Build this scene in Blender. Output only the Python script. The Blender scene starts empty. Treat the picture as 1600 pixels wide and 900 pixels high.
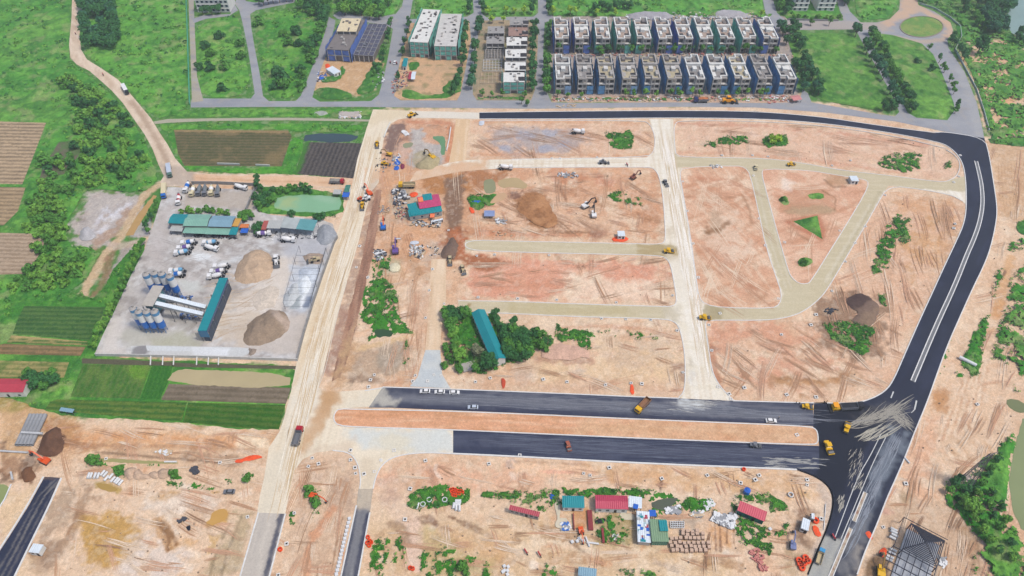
import bpy, math, random
import numpy as np
from mathutils import Vector, Matrix
from mathutils.geometry import delaunay_2d_cdt
R = math.radians
random.seed(7); rng = np.random.default_rng(7)
SC = bpy.context.scene; COL = SC.collection
# camera
F, PITCH, H = 1150.0, R(46.46), 266.0          # focal length in photo pixels, tilt below the horizon, height in metres
cam = bpy.data.cameras.new('camera'); cam.sensor_width = 36; cam.lens = F / 1600 * 36
cam.clip_start = 1; cam.clip_end = 6000
co = bpy.data.objects.new('camera', cam); COL.objects.link(co)
co.location = (0, 0, H); co.rotation_euler = (R(90) - PITCH, 0, 0)
SC.camera = co
SC.render.resolution_x, SC.render.resolution_y = 1024, 576
# light
w = bpy.data.worlds.new('World'); SC.world = w; w.use_nodes = True
nt = w.node_tree; nt.nodes.clear()
sky = nt.nodes.new('ShaderNodeTexSky'); sky.sky_type = 'NISHITA'; sky.sun_disc = False
SUN_EL, SUN_AZ = R(62), R(115)                 # azimuth clockwise from +Y
sky.sun_elevation = SUN_EL; sky.sun_rotation = SUN_AZ
sky.air_density = 1.0; sky.dust_density = 3.0; sky.ozone_density = 1.0
bg = nt.nodes.new('ShaderNodeBackground'); bg.inputs[1].default_value = 0.12
wo = nt.nodes.new('ShaderNodeOutputWorld')
nt.links.new(sky.outputs[0], bg.inputs[0]); nt.links.new(bg.outputs[0], wo.inputs[0])
sl = bpy.data.lights.new('sun', 'SUN'); sl.energy = 1.8; sl.angle = R(9); sl.color = (1, .93, .82)
so = bpy.data.objects.new('sun', sl); COL.objects.link(so)
so.rotation_euler = (math.pi / 2 - SUN_EL, 0, math.pi - SUN_AZ)
SC.view_settings.view_transform = 'Standard'; SC.view_settings.look = 'None'
SC.view_settings.gamma = 1; SC.view_settings.use_curve_mapping = False
SC.view_settings.exposure = 0.6
SC.render.engine = 'CYCLES'
SC.cycles.max_bounces = 4; SC.cycles.diffuse_bounces = 2; SC.cycles.glossy_bounces = 2
SC.cycles.transmission_bounces = 2; SC.cycles.transparent_max_bounces = 6; SC.cycles.volume_bounces = 0
SC.cycles.use_denoising = True; SC.cycles.use_adaptive_sampling = True
# ground point under a photo position (the photo is 1600 x 900)
CP, SP = math.cos(PITCH), math.sin(PITCH)
def G(px, py, z=0.0):
    u, v = (px - 800) / F, (py - 450) / F
    dx, dy, dz = u, CP - v * SP, -SP - v * CP
    t = (z - H) / dz
    return (dx * t, dy * t)
def GV(px, py, z=0.0):
    x, y = G(px, py, z); return Vector((x, y, z))
def GP(pts, z=0.0): return [G(a, b, z) for a, b in pts]
def ang(p, q):                                  # heading on the ground from photo point p to q
    a, b = G(*p), G(*q); return math.atan2(b[1] - a[1], b[0] - a[0])
def dist(p, q):
    a, b = G(*p), G(*q); return math.hypot(b[0] - a[0], b[1] - a[1])
def haze(density=.0002):
    me = bpy.data.meshes.new('haze'); x, y0, y1, z0, z1 = 1500, -300, 1500, -2, H + 12
    me.from_pydata([(a, b, c) for c in (z0, z1) for a, b in ((-x, y0), (x, y0), (x, y1), (-x, y1))], [], [(0, 3, 2, 1), (4, 5, 6, 7), (0, 1, 5, 4), (1, 2, 6, 5), (2, 3, 7, 6), (3, 0, 4, 7)])
    o = bpy.data.objects.new('haze', me); COL.objects.link(o); o['kind'] = 'stuff'; m = bpy.data.materials.new('haze'); m.use_nodes = True; N = m.node_tree.nodes; N.clear()
    v = N.new('ShaderNodeVolumePrincipled'); v.inputs['Color'].default_value = (.86, .93, 1, 1); v.inputs['Density'].default_value = density; v.inputs['Anisotropy'].default_value = .2
    ou = N.new('ShaderNodeOutputMaterial'); m.node_tree.links.new(v.outputs[0], ou.inputs['Volume']); me.materials.append(m)
# colour
def lin(c): c /= 255.0; return c / 12.92 if c <= .04045 else ((c + .055) / 1.055) ** 2.4
K = 1.4
def C(r, g, b):
    c = [lin(v) / K for v in (r, g, b)]; l = .3 * c[0] + .6 * c[1] + .1 * c[2]; return tuple(max(.004, l + (v - l) * 1.08) for v in c)
# noise on arrays
_T = rng.random((8, 256, 256))
def vn(x, y, s=0):
    x = np.asarray(x, float); y = np.asarray(y, float)
    T = _T[s % 8]; x = x + s * 17.3; y = y + s * 9.1
    ix = np.floor(x).astype(int); iy = np.floor(y).astype(int); fx = x - ix; fy = y - iy
    fx = fx * fx * (3 - 2 * fx); fy = fy * fy * (3 - 2 * fy)
    a = T[ix & 255, iy & 255]; b = T[(ix + 1) & 255, iy & 255]; c = T[ix & 255, (iy + 1) & 255]; d = T[(ix + 1) & 255, (iy + 1) & 255]
    return (a * (1 - fx) + b * fx) * (1 - fy) + (c * (1 - fx) + d * fx) * fy
def fbm(x, y, scale, s=0, o=4):
    r = 0; a = .5; n = 0; f = 1.0 / scale
    for i in range(o):
        r = r + a * vn(x * f, y * f, s + i); n += a; a *= .55; f *= 2.03
    return r / n
def HN(x, y, s): return .62 * fbm(x, y, s, 2, 4) + .38 * fbm(x, y, 1.3, 4, 2)
def sst(e0, e1, x):
    t = np.clip((x - e0) / (e1 - e0), 0, 1); return t * t * (3 - 2 * t)
def pip(P, X, Y):
    ins = np.zeros(X.shape, bool); n = len(P)
    for i in range(n):
        x1, y1 = P[i]; x2, y2 = P[(i + 1) % n]
        if y1 == y2: continue
        c = (y1 > Y) != (y2 > Y)
        ins ^= c & (X < (x2 - x1) * (Y - y1) / (y2 - y1) + x1)
    return ins
def dseg(P, X, Y, closed):
    d = np.full(X.shape, 1e9); n = len(P)
    for i in range(n if closed else n - 1):
        x1, y1 = P[i]; x2, y2 = P[(i + 1) % n]
        vx, vy = x2 - x1, y2 - y1; L = vx * vx + vy * vy + 1e-9
        t = np.clip(((X - x1) * vx + (Y - y1) * vy) / L, 0, 1)
        d = np.minimum(d, (X - x1 - t * vx) ** 2 + (Y - y1 - t * vy) ** 2)
    return np.sqrt(d)
# painting of real stains, tracks and soil patches (in metres on the ground)
def warp(X, Y, a, s=3):
    return X + (fbm(X, Y, a * 2.2, s, 3) - .5) * 2 * a, Y + (fbm(X, Y, a * 2.2, s + 3, 3) - .5) * 2 * a
def _apply(C_, X, Y, P, col, alpha, feather, ragged, closed, half=0, breakup=0, bs=6):
    P = np.array(P); m = feather + ragged * 2 + half
    sel = (X > P[:, 0].min() - m) & (X < P[:, 0].max() + m) & (Y > P[:, 1].min() - m) & (Y < P[:, 1].max() + m)
    if not sel.any(): return
    x, y = X[sel], Y[sel]
    wx, wy = warp(x, y, ragged) if ragged > 0 else (x, y)
    if closed:
        d = dseg(P, wx, wy, True); sd = np.where(pip(P, wx, wy), d, -d)
    else: sd = half - dseg(P, wx, wy, False)
    if ragged > 0: sd = sd + (fbm(x, y, 3.0, 6, 4) - .5) * (feather + ragged) * 1.5
    a = sst(-feather, feather, sd) * alpha * (1 if alpha > .93 else .72 + .5 * fbm(x, y, 5, 7, 4))
    if breakup > 0: a = a * sst(breakup - .12, breakup + .12, fbm(x, y, bs, 5, 4))
    C_[sel] = C_[sel] * (1 - a[:, None]) + np.array(col) * a[:, None]
def blob(pts, col, alpha=1, feather=1.5, ragged=2.0, breakup=0, bs=6):
    P = GP(pts); return lambda C_, X, Y: _apply(C_, X, Y, P, col, alpha, feather, ragged, True, 0, breakup, bs)
def disc(px, py, rx, ry, col, alpha=1, feather=1.5, ragged=1.5, breakup=0, bs=6):
    return blob([(px + rx * math.cos(t), py + ry * math.sin(t)) for t in [i * math.tau / 12 for i in range(12)]], col, alpha, feather, ragged, breakup, bs)
def stroke(pts, width, col, alpha=.6, feather=.6, ragged=.4, breakup=0, bs=6):
    P = GP(pts); return lambda C_, X, Y: _apply(C_, X, Y, P, col, alpha, feather, ragged, False, width / 2, breakup, bs)
def tracks(pts, col, alpha=.5, gauge=2.0, w_=.6, ragged=.4, n=1, off=2.2, breakup=.35):
    """pairs of wheel ruts along a line"""
    P = [Vector(p) for p in GP(pts)]; fs = []
    for k in range(n):
        for s in (-1, 1):
            Q = []
            o = s * gauge / 2 + (k - (n - 1) / 2) * off
            for i, p in enumerate(P):
                t = (P[min(i + 1, len(P) - 1)] - P[max(i - 1, 0)]).normalized()
                Q.append((p.x - t.y * o, p.y + t.x * o))
            fs.append(lambda C_, X, Y, Q=Q: _apply(C_, X, Y, Q, col, alpha, .4, ragged, False, w_ / 2, breakup, 9))
    return lambda C_, X, Y: [f(C_, X, Y) for f in fs]
def tint(scale, col, amount, lo=.45, hi=.65, s=0, stretch=1, a=0):
    ca, sa = math.cos(a), math.sin(a)
    def f(C_, X, Y):
        u = X * ca + Y * sa; v = -X * sa + Y * ca
        m = sst(lo, hi, fbm(u / stretch, v, scale, s, 5)) * amount
        C_[:] = C_ * (1 - m[:, None]) + np.array(col) * m[:, None]
    return f
def gain(scale, amt, s=0, stretch=1, a=0, o=4):
    ca, sa = math.cos(a), math.sin(a)
    def f(C_, X, Y):
        u = X * ca + Y * sa; v = -X * sa + Y * ca
        C_ *= (1 + (fbm(u / stretch, v, scale, s, o) - .5) * 2 * amt)[:, None]
    return f
def rows(pitch, a, colb, amt, duty=.5, ragged=.15, vary=.3):
    """crop rows / furrows across direction a"""
    ca, sa = math.cos(a), math.sin(a)
    def f(C_, X, Y):
        wx, wy = warp(X, Y, ragged * 4); v = (-wx * sa + wy * ca) / pitch
        m = sst(duty - .18, duty + .18, .5 + .5 * np.sin(v * math.tau)) * amt * (1 - vary + vary * 2 * fbm(X, Y, 7, 4, 3))
        m = np.clip(m, 0, 1)
        C_[:] = C_ * (1 - m[:, None]) + np.array(colb) * m[:, None]
    return f
# materials
_M = {}
def mat(name, col=(.5, .5, .5), rough=.8, metal=0, var=.12, scale=.6, bump=0, bscale=2.0, attr=False, coat=0, spec=.3):
    key = name
    if key in _M: return _M[key]
    m = bpy.data.materials.new(name); m.use_nodes = True; N = m.node_tree.nodes; L = m.node_tree.links
    b = N['Principled BSDF']; b.inputs['Roughness'].default_value = rough; b.inputs['Metallic'].default_value = metal
    b.inputs['Specular IOR Level'].default_value = spec
    if coat: b.inputs['Coat Weight'].default_value = coat
    tc = N.new('ShaderNodeTexCoord'); co_ = tc.outputs['Object']
    if attr:
        at = N.new('ShaderNodeAttribute'); at.attribute_name = 'Col'; src = at.outputs['Color']
    else:
        rg = N.new('ShaderNodeRGB'); rg.outputs[0].default_value = (*col, 1); src = rg.outputs[0]
    if var > 0:
        n1 = N.new('ShaderNodeTexNoise'); n1.inputs['Scale'].default_value = scale; n1.inputs['Detail'].default_value = 5; n1.inputs['Roughness'].default_value = .65
        L.new(co_, n1.inputs['Vector'])
        mr = N.new('ShaderNodeMapRange'); mr.inputs[1].default_value = .25; mr.inputs[2].default_value = .75
        mr.inputs[3].default_value = 1 - var; mr.inputs[4].default_value = 1 + var
        L.new(n1.outputs['Fac'], mr.inputs[0])
        mx = N.new('ShaderNodeVectorMath'); mx.operation = 'SCALE'
        L.new(src, mx.inputs[0]); L.new(mr.outputs[0], mx.inputs['Scale']); src = mx.outputs[0]
    if attr:
        n3 = N.new('ShaderNodeTexNoise'); n3.inputs['Scale'].default_value = scale * 3.1; n3.inputs['Detail'].default_value = 3; L.new(co_, n3.inputs['Vector'])
        m3 = N.new('ShaderNodeMapRange'); m3.inputs[1].default_value = .3; m3.inputs[2].default_value = .7; m3.inputs[3].default_value = 1 - var * .8; m3.inputs[4].default_value = 1 + var * .8
        L.new(n3.outputs['Fac'], m3.inputs[0]); x3 = N.new('ShaderNodeVectorMath'); x3.operation = 'SCALE'; L.new(src, x3.inputs[0]); L.new(m3.outputs[0], x3.inputs['Scale']); src = x3.outputs[0]
    L.new(src, b.inputs['Base Color'])
    if bump:
        n2 = N.new('ShaderNodeTexNoise'); n2.inputs['Scale'].default_value = bscale; n2.inputs['Detail'].default_value = 4
        L.new(co_, n2.inputs['Vector'])
        bp = N.new('ShaderNodeBump'); bp.inputs['Strength'].default_value = .8; bp.inputs['Distance'].default_value = bump
        L.new(n2.outputs['Fac'], bp.inputs['Height']); L.new(bp.outputs[0], b.inputs['Normal'])
    _M[key] = m; return m
def M(name, r, g, b, **k): return mat(name, C(r, g, b), **k)
def ribbed(name, r, g, b, pitch=.8, amt=.12):
    """corrugated sheet: ribs run across the local X axis"""
    if name in _M: return _M[name]
    m = M(name, r, g, b, rough=.45, var=.10, scale=.25); N = m.node_tree.nodes; L = m.node_tree.links; B = N['Principled BSDF']
    tc = N.new('ShaderNodeTexCoord'); wv = N.new('ShaderNodeTexWave'); wv.inputs['Scale'].default_value = 2 * math.pi / (20 * pitch) ; wv.bands_direction = 'X'
    L.new(tc.outputs['Object'], wv.inputs['Vector'])
    bp = N.new('ShaderNodeBump'); bp.inputs['Distance'].default_value = amt; bp.inputs['Strength'].default_value = .7
    L.new(wv.outputs['Fac'], bp.inputs['Height']); L.new(bp.outputs[0], B.inputs['Normal']); return m
SOIL = mat('soil', attr=True, rough=.95, var=.20, scale=.9, bump=.15, bscale=1.2, spec=.1)
ROAD = mat('road_surface', attr=True, rough=.85, var=.12, scale=1.2, bump=.02, bscale=3, spec=.25)
LEAFY = mat('low_vegetation', attr=True, rough=.8, var=.3, scale=1.1, bump=.3, bscale=1.5, spec=.15)
WATER = mat('pond_water', attr=True, rough=.18, var=.04, scale=.05, bump=.01, bscale=.6, spec=.35)
# objects
def tag(o, label=None, cat=None, group=None, kind=None):
    if label: o['label'] = label
    if cat: o['category'] = cat
    if group: o['group'] = group
    if kind: o['kind'] = kind
    return o
def link(name, me, m=None, parent=None):
    o = bpy.data.objects.new(name, me); COL.objects.link(o)
    if m is not None and me is not None and len(me.materials) == 0: me.materials.append(m)
    if parent is not None: o.parent = parent
    return o
def empty(name, x=0, y=0, rz=0, z=0):
    o = bpy.data.objects.new(name, None); COL.objects.link(o); o.location = (x, y, z); o.rotation_euler = (0, 0, rz); o.empty_display_size = .5
    return o
class MB:
    """collects faces, then links them as ONE mesh object"""
    def __init__(s): s.v = []; s.f = []
    def box(s, x0, x1, y0, y1, z0, z1, rz=0, c=None):
        i = len(s.v); P = [(x0, y0, z0), (x1, y0, z0), (x1, y1, z0), (x0, y1, z0), (x0, y0, z1), (x1, y0, z1), (x1, y1, z1), (x0, y1, z1)]
        if rz:
            cx, cy = c or ((x0 + x1) / 2, (y0 + y1) / 2); ca, sa = math.cos(rz), math.sin(rz)
            P = [(cx + (x - cx) * ca - (y - cy) * sa, cy + (x - cx) * sa + (y - cy) * ca, z) for x, y, z in P]
        s.v += P; s.f += [(i, i + 3, i + 2, i + 1), (i + 4, i + 5, i + 6, i + 7), (i, i + 1, i + 5, i + 4), (i + 1, i + 2, i + 6, i + 5), (i + 2, i + 3, i + 7, i + 6), (i + 3, i, i + 4, i + 7)]
        return s
    def bar(s, a, b, w_=.1, h=None):
        a, b = Vector(a), Vector(b); h = h or w_; d = (b - a)
        if d.length < 1e-6: return s
        d.normalize(); up = Vector((0, 0, 1)) if abs(d.z) < .95 else Vector((1, 0, 0))
        r = d.cross(up).normalized() * w_ / 2; u = r.cross(d).normalized() * h / 2; i = len(s.v)
        for p in (a, b): s.v += [tuple(p - r - u), tuple(p + r - u), tuple(p + r + u), tuple(p - r + u)]
        s.f += [(i, i + 1, i + 2, i + 3), (i + 7, i + 6, i + 5, i + 4), (i, i + 4, i + 5, i + 1), (i + 1, i + 5, i + 6, i + 2), (i + 2, i + 6, i + 7, i + 3), (i + 3, i + 7, i + 4, i)]
        return s
    def cone(s, a, b, r0, r1, n=10, cap=True):
        a, b = Vector(a), Vector(b); d = (b - a).normalized(); up = Vector((0, 0, 1)) if abs(d.z) < .95 else Vector((1, 0, 0))
        r = d.cross(up).normalized(); u = r.cross(d).normalized(); i = len(s.v)
        for p, q in ((a, r0), (b, r1)):
            for k in range(n): t = k * math.tau / n; s.v.append(tuple(p + (r * math.cos(t) + u * math.sin(t)) * q))
        s.f += [(i + k, i + n + k, i + n + (k + 1) % n, i + (k + 1) % n) for k in range(n)]
        if cap: s.f += [tuple(i + k for k in range(n)), tuple(i + n + k for k in reversed(range(n)))]
        return s
    def ring(s, c, r0, r1, h, n=16):
        cx, cy, cz = c; i = len(s.v)
        for (r, z) in ((r0, 0), (r1, 0), (r1, h), (r0, h)):
            for k in range(n): t = k * math.tau / n; s.v.append((cx + r * math.cos(t), cy + r * math.sin(t), cz + z))
        for q in range(4):
            a, b = i + q * n, i + ((q + 1) % 4) * n
            s.f += [(a + k, a + (k + 1) % n, b + (k + 1) % n, b + k) for k in range(n)]
        return s
    def poly(s, pts): i = len(s.v); s.v += [tuple(p) for p in pts]; s.f.append(tuple(range(i, i + len(pts)))); return s
    def prism(s, P, z0, z1):
        """vertical prism over a counter-clockwise outline"""
        a2 = sum(P[i][0] * P[(i + 1) % len(P)][1] - P[(i + 1) % len(P)][0] * P[i][1] for i in range(len(P)))
        if a2 < 0: P = P[::-1]
        i = len(s.v); n = len(P)
        s.v += [(x, y, z0) for x, y in P] + [(x, y, z1) for x, y in P]
        s.f += [tuple(i + k for k in reversed(range(n))), tuple(i + n + k for k in range(n))]
        s.f += [(i + k, i + (k + 1) % n, i + n + (k + 1) % n, i + n + k) for k in range(n)]; return s
    def prof(s, P, y0, y1):
        """outline in XZ extruded along Y"""
        i = len(s.v); n = len(P)
        s.v += [(x, y0, z) for x, z in P] + [(x, y1, z) for x, z in P]
        s.f += [tuple(i + k for k in range(n)), tuple(i + n + k for k in reversed(range(n)))]
        s.f += [(i + (k + 1) % n, i + k, i + n + k, i + n + (k + 1) % n) for k in range(n)]; return s
    def mesh(s, name):
        me = bpy.data.meshes.new(name); me.from_pydata(s.v, [], s.f); me.update(); return me
    def build(s, name, m, parent=None): return link(name, s.mesh(name), m, parent)
def dup(root, x, y, rz=0, label=None, group=None, z=0, s=None):
    r = root.copy(); COL.objects.link(r); r.location = (x, y, z); r.rotation_euler = (0, 0, rz)
    if s: r.scale = (s, s, s)
    if label: r['label'] = label
    if group: r['group'] = group
    for ch in root.children:
        c = ch.copy(); COL.objects.link(c); c.parent = r
        for g in ch.children:
            d = g.copy(); COL.objects.link(d); d.parent = c
    return r
class Proto:
    """first use places the built thing itself, later uses copy it with its parts"""
    def __init__(s, root): s.root = root; s.used = False
    def put(s, x, y, rz, label, group=None, z=0, sc=None):
        if not s.used:
            s.used = True; o = s.root; o.location = (x, y, z); o.rotation_euler = (0, 0, rz); o['label'] = label
            if sc: o.scale = (sc,) * 3
            if group: o['group'] = group
            return o
        o = dup(s.root, x, y, rz, label, group, z, sc)
        if not sc: o.scale = (1, 1, 1)
        return o
# sheets lying on the ground
FLAT = []                                       # outlines that must stay level
def npmesh(name, V, Fc, Cc=None):
    me = bpy.data.meshes.new(name); Fc = np.asarray(Fc); nv = len(V); nf = len(Fc); k = Fc.shape[1]
    me.vertices.add(nv); me.vertices.foreach_set('co', np.asarray(V, np.float32).ravel())
    me.loops.add(nf * k); me.loops.foreach_set('vertex_index', Fc.astype(np.int32).ravel())
    me.polygons.add(nf); me.polygons.foreach_set('loop_start', np.arange(nf, dtype=np.int32) * k)
    try: me.polygons.foreach_set('loop_total', np.full(nf, k, np.int32))
    except Exception: pass
    me.update(calc_edges=True)
    if Cc is not None:
        a = me.color_attributes.new('Col', 'FLOAT_COLOR', 'POINT')
        a.data.foreach_set('color', np.c_[np.clip(Cc, .002, 1), np.ones(nv)].astype(np.float32).ravel())
    return me
def resample(P, step, closed=True, jit=0, s=1):
    out = []; n = len(P)
    for i in range(n if closed else n - 1):
        a, b = P[i], P[(i + 1) % n]; L = math.hypot(b[0] - a[0], b[1] - a[1]); k = max(1, int(L / step))
        for j in range(k): t = j / k; out.append((a[0] + (b[0] - a[0]) * t, a[1] + (b[1] - a[1]) * t))
    if not closed: out.append(P[-1])
    if jit:
        A = np.array(out); dx = (fbm(A[:, 0], A[:, 1], jit * 3, s, 3) - .5) * 2 * jit; dy = (fbm(A[:, 0], A[:, 1], jit * 3, s + 4, 3) - .5) * 2 * jit
        out = [(x + a_, y + b_) for (x, y), a_, b_ in zip(out, dx, dy)]
    return out
def smooth(P, closed=False, it=2):
    for _ in range(it):
        Q = []; n = len(P)
        if not closed: Q.append(P[0])
        for i in range(n if closed else n - 1):
            a, b = P[i], P[(i + 1) % n]
            Q += [(a[0] * .75 + b[0] * .25, a[1] * .75 + b[1] * .25), (a[0] * .25 + b[0] * .75, a[1] * .25 + b[1] * .75)]
        if not closed: Q.append(P[-1])
        P = Q
    return P
def sheet(name, pts, z, base, ops=(), m=None, step=1.0, jit=0, kind='structure', relief=None, flat=True, sm=0, world=False, holes=None, label=None, group=None, cat=None, seed=1):
    P = pts if world else GP(pts)
    if sm: P = smooth(P, True, sm)
    if flat: FLAT.append(P)
    B = resample(P, max(step, .8), True, jit, seed); A = np.array(B)
    x0, y0 = A.min(0); x1, y1 = A.max(0)
    gx, gy = np.meshgrid(np.arange(x0, x1, step), np.arange(y0, y1, step)); gx = gx + (np.arange(gx.shape[0]) % 2)[:, None] * step * .5
    gx = gx.ravel(); gy = gy.ravel(); ins = pip(B, gx, gy); gx, gy = gx[ins], gy[ins]
    # keep interior points away from the boundary
    keep = np.ones(len(gx), bool)
    cell = {}
    for i, (a, b) in enumerate(B): cell.setdefault((int(a // step), int(b // step)), []).append(i)
    for i in range(len(gx)):
        cx, cy = int(gx[i] // step), int(gy[i] // step)
        for q in (-1, 0, 1):
            for r_ in (-1, 0, 1):
                for j in cell.get((cx + q, cy + r_), ()):
                    if (B[j][0] - gx[i]) ** 2 + (B[j][1] - gy[i]) ** 2 < (.5 * step) ** 2: keep[i] = False
    gx, gy = gx[keep], gy[keep]
    pts2 = [Vector(b) for b in B] + [Vector((a, b)) for a, b in zip(gx, gy)]
    n = len(B)
    vs, es, fs, *_ = delaunay_2d_cdt(pts2, [(i, (i + 1) % n) for i in range(n)], [list(range(n))], 1, 1e-4)
    V = np.array([(v.x, v.y) for v in vs]); X, Y = V[:, 0].copy(), V[:, 1].copy()
    fs = [f for f in fs if len(f) == 3]; Fc = np.array(fs)
    e1 = V[Fc[:, 1]] - V[Fc[:, 0]]; e2 = V[Fc[:, 2]] - V[Fc[:, 0]]; neg = (e1[:, 0] * e2[:, 1] - e1[:, 1] * e2[:, 0]) < 0
    Fc[neg] = Fc[neg][:, ::-1]
    if holes:
        cx, cy = V[Fc].mean(1).T; hv = HN(cx, cy, holes[0]); edge = sst(0, holes[0] * .5, dseg(B, cx, cy, True))
        Fc = Fc[hv * (.75 + .25 * edge) > holes[1]]
    Cc = np.tile(np.array(base, float), (len(V), 1))
    for op in ops: op(Cc, X, Y)
    Z = np.full(len(V), float(z))
    if relief is not None: Z = Z + relief(X, Y, dseg(B, X, Y, True))
    me = npmesh(name, np.c_[V, Z], Fc, Cc)
    if relief is not None: me.polygons.foreach_set('use_smooth', np.ones(len(Fc), bool))
    o = link(name, me, m or ROAD); tag(o, label, cat, group, kind); return o
_mask = None
MX0, MY0, MC = -520.0, 60.0, 1.0
def build_mask():
    global _mask
    nx, ny = int(1040 / MC), int(720 / MC); gx, gy = np.meshgrid(MX0 + (np.arange(nx) + .5) * MC, MY0 + (np.arange(ny) + .5) * MC)
    m = np.zeros(gx.shape, bool)
    for P in FLAT:
        A = np.array(P); i0 = max(0, int((A[:, 0].min() - MX0) / MC) - 1); i1 = min(nx, int((A[:, 0].max() - MX0) / MC) + 2)
        j0 = max(0, int((A[:, 1].min() - MY0) / MC) - 1); j1 = min(ny, int((A[:, 1].max() - MY0) / MC) + 2)
        if i1 <= i0 or j1 <= j0: continue
        m[j0:j1, i0:i1] |= pip(P, gx[j0:j1, i0:i1], gy[j0:j1, i0:i1])
    f = m.astype(float)
    d = f.copy()                                # widen by two cells, then soften
    for _ in range(2):
        e = d.copy()
        for a, b in ((1, 0), (-1, 0), (0, 1), (0, -1)): e = np.maximum(e, np.roll(d, (a, b), (0, 1)))
        d = e
    for _ in range(3):
        d = (d + np.roll(d, 1, 0) + np.roll(d, -1, 0) + np.roll(d, 1, 1) + np.roll(d, -1, 1)) / 5
    _mask = np.maximum(d, f)
def free(X, Y):
    """1 where nothing level lies, 0 on roads, fields, water and floors"""
    i = np.clip(((X - MX0) / MC).astype(int), 0, _mask.shape[1] - 1); j = np.clip(((Y - MY0) / MC).astype(int), 0, _mask.shape[0] - 1)
    return np.clip(1 - 1.4 * _mask[j, i], 0, 1)
def kerb(pts, width=.35, h=.16, z=.08, closed=False, sm=2, m=None, world=False, name='kerb'):
    if m is None: width *= 1.35
    P = pts if world else GP(pts)
    if sm: P = smooth(P, closed, sm)
    n = len(P); b = MB()
    L = []
    for i in range(n):
        p0 = Vector(P[(i - 1) % n] if closed or i else P[0]); p1 = Vector(P[(i + 1) % n] if closed or i < n - 1 else P[-1])
        t = (p1 - p0).normalized(); nn = Vector((-t.y, t.x)) * width / 2; p = Vector(P[i])
        for (q, zz) in ((p - nn, z - .1), (p + nn, z - .1), (p + nn, z + h), (p - nn, z + h)): b.v.append((q.x, q.y, zz))
    for i in range(n if closed else n - 1):
        a, c = 4 * i, 4 * ((i + 1) % n)
        for k in range(4): b.f.append((a + k, c + k, c + (k + 1) % 4, a + (k + 1) % 4))
    o = b.build(name, m or M('kerb_concrete', 226, 226, 224, var=.15)); tag(o, kind='structure'); return o
def ribbon(pts, width, world=False):
    P = [Vector(p) for p in (pts if world else GP(pts))]; L, Rr = [], []
    for i, p in enumerate(P):
        t = (P[min(i + 1, len(P) - 1)] - P[max(i - 1, 0)]).normalized(); nn = Vector((-t.y, t.x)) * width / 2
        L.append(tuple(p + nn)); Rr.append(tuple(p - nn))
    return Rr + L[::-1]
# colours of soils and surfaces
PINK = C(232, 200, 176); TAN = C(226, 198, 170); CLAY = C(206, 148, 108); PALE = C(242, 224, 200); MUD = C(146, 110, 80); DARKMUD = C(112, 88, 74)
CREAM = C(234, 222, 200); CONC = C(216, 217, 212); KHAKI = C(196, 184, 152); OLIVE = C(172, 156, 112); ASPH = C(50, 56, 80); ASPHW = C(98, 104, 120)
OLDROAD = C(152, 155, 162); YARD = C(188, 182, 178); GRAVEL = C(172, 166, 164); WHITE = C(236, 238, 240); ORANGE = C(216, 168, 118); DUST = C(200, 172, 140)
GRASS = C(88, 140, 66); GRASSD = C(52, 98, 54); GRASSL = C(126, 168, 82); FIELD = C(168, 150, 118); BROWNF = C(120, 104, 88); WETF = C(150, 140, 118)
def dirt(red=.5, pale=.4):
    return [tint(20, CLAY, red * .55, .48, .62, 1), tint(11, PALE, pale * .8, .5, .62, 2), tint(4, CLAY, red * .3, .53, .65, 5, 2, .3), tint(4, PALE, pale * .35, .54, .64, 6, 2, 1.2),
            tint(6, MUD, .15, .58, .68, 3, 2, .8), gain(1.6, .06, 4)]
def road_ops(a, c1=PALE, c2=DUST):
    return [tint(1.3, c1, .5, .48, .7, 1, 16, a), tint(1.0, c2, .35, .5, .72, 2, 22, a), tint(9, c2, .2, .5, .75, 3), gain(.9, .04, 5)]
# the large ground sheet, painted with its real soils
D = dirt
GO = dirt(.55, .45)
g = GO.append
# vegetated country round the site
green_w = [(-300, -400), (560, -400), (560, 60), (600, 165), (585, 200), (560, 270), (300, 270), (275, 290), (215, 390), (150, 556), (460, 575), (445, 640), (440, 668), (110, 652), (60, 640), (-300, 600)]
g(blob(green_w, C(84, 132, 66), 1, 3, 3))
g(blob([(500, -400), (1900, -400), (1900, 20), (1560, 60), (1500, 60), (1545, 215), (1300, 160), (590, 168)], C(88, 134, 70), 1, 3, 3))
g(blob([(-300, 612), (60, 618), (100, 650), (130, 668), (440, 672), (430, 705), (-300, 760)], ORANGE, .55, 3, 4)); g(tint(30, TAN, .0))
# south-west quarter, tan
g(blob([(-300, 690), (420, 705), (400, 930), (-300, 930)], TAN, .8, 5, 5, 0))
g(blob([(440, 640), (1300, 700), (1300, 930), (420, 930)], TAN, .45, 6, 6))
g(blob([(560, 730), (700, 722), (800, 720), (1050, 745), (900, 760), (640, 765), (580, 760)], C(222, 170, 140), .6, 4, 4, .4, 12))
g(blob([(590, 800), (900, 800), (1100, 850), (1180, 930), (560, 930)], C(208, 178, 138), .6, 5, 5, .35, 14))
g(blob([(800, 835), (1000, 850), (1150, 870), (1100, 895), (830, 890)], PALE, .5, 4, 5, .45, 8))
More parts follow.
